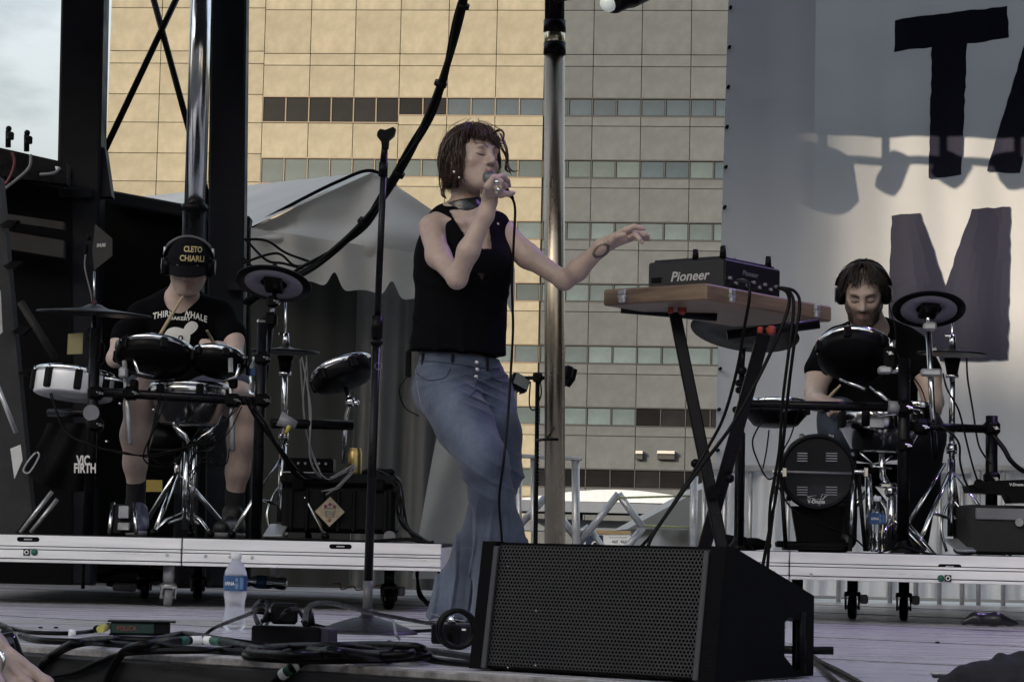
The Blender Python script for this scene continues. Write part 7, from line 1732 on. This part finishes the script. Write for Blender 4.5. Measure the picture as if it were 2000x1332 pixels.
edge_cable('thick cable curving over the stage edge beside the hand', [(520, 1262), (440, 1252, .01), (360, 1240, .01), (300, 1250, .004), (220, 1249, .004), (150, 1256, .01)], [(110, 1275), (85, 1295), (72, 1325), (66, 1380)], .0105)
edge_cable('taped cable dropping over the edge below the green box', [(600, 1275), (520, 1270, .01), (450, 1255, .01), (400, 1250, .008), (330, 1252, .008), (290, 1258, .01)], [(248, 1268), (222, 1300), (205, 1345), (200, 1400)], .0100, [(.26, .30, grn), (.31, .34, WHITE), (.355, .385, WHITE), (.39, .42, grn)])
edge_cable('long thin cable swinging low across the stage edge', [(760, 1262), (640, 1268), (540, 1264), (480, 1264), (400, 1270, .005)], [(260, 1274), (200, 1290), (150, 1312), (95, 1322), (40, 1335)], .0068)
edge_cable('labelled cable end dropping over the edge in front of the coil', [(760, 1285), (700, 1278, .02), (640, 1272, .03)], [(600, 1284), (570, 1305), (545, 1322), (520, 1345)], .0112, [(.62, .66, WHITE), (.67, .72, grn), (.74, .80, WHITE)])
for i, (cx_, cy_, rx_, ry_, zz) in enumerate(((640, 1277, 165, 12, .0), (660, 1272, 150, 10, .018), (690, 1278, 140, 10, .012), (720, 1268, 110, 9, .03), (610, 1270, 120, 9, .028))):
    rr_ = random.Random(i); w = [fp(cx_ + rx_ * math.cos(a) * (1 + rr_.uniform(-.06, .06)), cy_ + ry_ * math.sin(a), .010 + zz * (.6 + .4 * math.sin(a * 2 + i))) for a in np.linspace(0, 2 * math.pi, 15)[:-1]]
    q = MB(); q.tube(spline(w, 6, closed=True), .0085 + .001 * (i % 2), 9, closed=True)
    if i == 0: heap = thing('cable_heap', 'heap of thick black cable loops lying before the microphone stand', 'cable', w[0])
    q.build('cable_loop', RUBBER, heap)
fcable('black cable running flat along the stage edge on the left', [(40, 1240), (80, 1250), (180, 1254), (300, 1263), (420, 1270), (560, 1280)], .008)
fcable('pair of thin cables leading to the green box', [(-20, 1222), (20, 1226), (60, 1234), (130, 1236), (180, 1232), (212, 1222, .02)], .0055)
fcable('second thin cable looping at the left picture edge', [(-30, 1232), (10, 1240), (22, 1230), (-5, 1216), (-40, 1212)], .0055)
fcable('cable bowing up behind the misted bottle', [(400, 1240), (420, 1225, .02), (470, 1205, .06), (500, 1195, .08), (530, 1200, .07)], .005)
fcable('upright loop of thin cable left of the adapter', [(520, 1245), (505, 1215, .04), (495, 1190, .08), (510, 1172, .12), (522, 1185, .1), (512, 1215, .05), (500, 1230, .02)], .0045)
fcable('second upright loop of thin cable by the adapter', [(535, 1240), (505, 1222, .03), (498, 1196, .08), (515, 1190, .09), (526, 1205, .06), (515, 1230, .02)], .0045)
fcable('long cable arching from the plug past the microphone stand', [(596, 1218, .11), (600, 1190, .125), (620, 1178, .13), (660, 1180, .11), (720, 1195, .08), (800, 1210, .05), (870, 1222, .02), (925, 1225, .01)], .0055)
fcable('cable bowing behind the adapter', [(545, 1210, .06), (560, 1192, .09), (580, 1190, .09), (592, 1205, .07)], .005)
fcable('cable passing behind the mic stand base', [(590, 1213, .02), (640, 1225), (700, 1228), (800, 1232), (860, 1230), (930, 1238)], .005)
fcable('cable from the heap to the speaker wedge', [(700, 1262), (780, 1262), (850, 1272), (920, 1282), (980, 1290)], .008)
fcable('second cable from the heap towards the speaker wedge', [(760, 1255), (800, 1270), (850, 1288), (920, 1296), (980, 1300)], .0075)
for i, ph in enumerate((0, .5)):
    w = [P(890 + (i * 5) + 36 * math.cos(a) * .95, 1228 + 36 * math.sin(a), fp(890, 1268).y - .02 * i) for a in np.linspace(0, 2 * math.pi, 19)[:-1]]
    q = MB(); q.tube(spline(w, 4, closed=True), .0062, 9, closed=True); (globals().__setitem__('coil', thing('coiled_cable', 'upright coil of black cable in front of the effects pedal', 'cable', w[0])) if i == 0 else None); q.build('cable_loop', RUBBER, coil)
xl = thing('cable_plugs', 'pair of taped cable plugs at the left of the green box', 'connector', fp(205, 1232)); 
for (a, b_, m_) in (((188, 1228, .02), (212, 1222, .025), RUBBER), ((196, 1228, .025), (207, 1224, .028), mat('yellow_ring', (.4, .38, .1), .5)), ((136, 1236, .008), (146, 1236, .008), WHITE)): q = MB(); q.cyl(fp(*a), fp(*b_), .0095 if m_ is RUBBER else .0105, n=12); q.build('plug', m_, xl)
# right-hand floor items
tu = thing('pipe_end', 'short black pipe lying behind the speaker wedge', 'pipe', fp(1600, 1280)); q = MB(); a = fp(1500, 1285, .02); b_ = fp(1628, 1283, .018); a = P(1520, 1268, 5.35); b_ = P(1627, 1270, 5.35); q.cyl(a, b_, .0095, n=18); q.build('tube', BLACK, tu)
tu.location = V(a.x, a.y, 0); LOC[tu.name] = V(a.x, a.y, 0)
for o in tu.children: o.location = -V(0, 0, 0) + (fp(1600, 1280) - V(a.x, a.y, 0))
fcable('striped flat cable leading off to the lower right', [(1575, 1272, .01), (1600, 1292), (1640, 1312), (1680, 1335), (1720, 1360)], .007)
fcable('black cable beside the striped one behind the wedge', [(1580, 1285), (1600, 1300), (1620, 1320), (1650, 1345)], .006)
q = MB(); 
w = [fp(1875, 1212, .02), fp(1895, 1205, .02), fp(1925, 1201, .02), fp(1960, 1205, .02), fp(2010, 1216, .02)]
s_ = SDF(); s_.chain([P(1882, 1214, 8.0), P(1905, 1208, 8.0), P(1945, 1209, 8.0), P(1985, 1216, 8.0)], [.010, .020, .022, .010], .02); s_.plane((0, 0, .002), (0, 0, -1)); bgp = thing('gear_bag', 'flat black bag lying on the floor in front of the right riser', 'bag', P(1940, 1222, 8.0)); body_mesh('cloth', s_.mesh(.006, lambda X: .004 * nse(X, 60)), mat('vinyl_black', (.01, .01, .011), .3), bgp)
dbr = MB(); dbr.ball(fp(1831, 1254, .003), (.008, .006, .003), 10); dbr.build('dark_pebble', RUBBER, None, 'small dark scrap on the bare floor at the right', 'scrap')
for (px, py, lab) in ((109, 1225, 'larger dark flake on the floor at the left'), (79, 1225, 'smaller dark flake on the floor at the left')):
    f_ = MB(); f_.ball(fp(px, py, .002), (.007, .006, .003), 8); f_.build('dark_flake', RUBBER, None, lab, 'scrap')
# dark garment heap, bottom right
gp = thing('dark_garment', 'heap of dark clothing lying at the lower right stage edge', 'clothing', P(1950, 1345, 4.6)); s = SDF(); d = 4.55
for (a, b_, r0, r1) in (((1850, 1334), (1930, 1330), .018, .030), ((1930, 1330), (2010, 1322), .034, .044), ((1882, 1304), (1950, 1308), .008, .026), ((1990, 1296), (2060, 1300), .018, .03), ((1872, 1316), (1915, 1320), .009, .016), ((1960, 1350), (2080, 1350), .05, .05), ((1952, 1288), (1945, 1304), .010, .018)):
    s.cap(P(*a, d), P(*b_, d), r0, r1, .02)
s.plane((0, 0, -.03), (0, 0, -1))
body_mesh('cloth', s.mesh(.005, lambda X: .006 * nse(X, 55) + .004 * nse(X, 110, 5)), mat('navy_cloth', (.010, .010, .015), .85, bump=.3, bscale=200), gp)
tray = thing('serving_tray', 'thin dark tray poking out from under the clothing heap', 'tray', fp(1870, 1322)); q = MB(); c = P(1860, 1319, 4.62); q.box(c, (.085, .06, .008), yawm(-6), .003); q.build('tray', mat('gloss_dark', (.02, .02, .025), .12, coat=.4), tray)
# glass held near the hand
ho_ = thing('lens_hood', 'glossy black lens hood beside the hand at the stage edge', 'lens', P(20, 1275, 5.0)); q = MB(); q.lathe([(.0, .03), (.030, .03), (.036, .02), (.038, -.03), (.038, -.06)], P(6, 1265, 5.05), V(-.2, -.5, .8), 30); q.build('barrel', mat('gloss_black', (.012, .012, .013), .12, coat=.5), ho_)
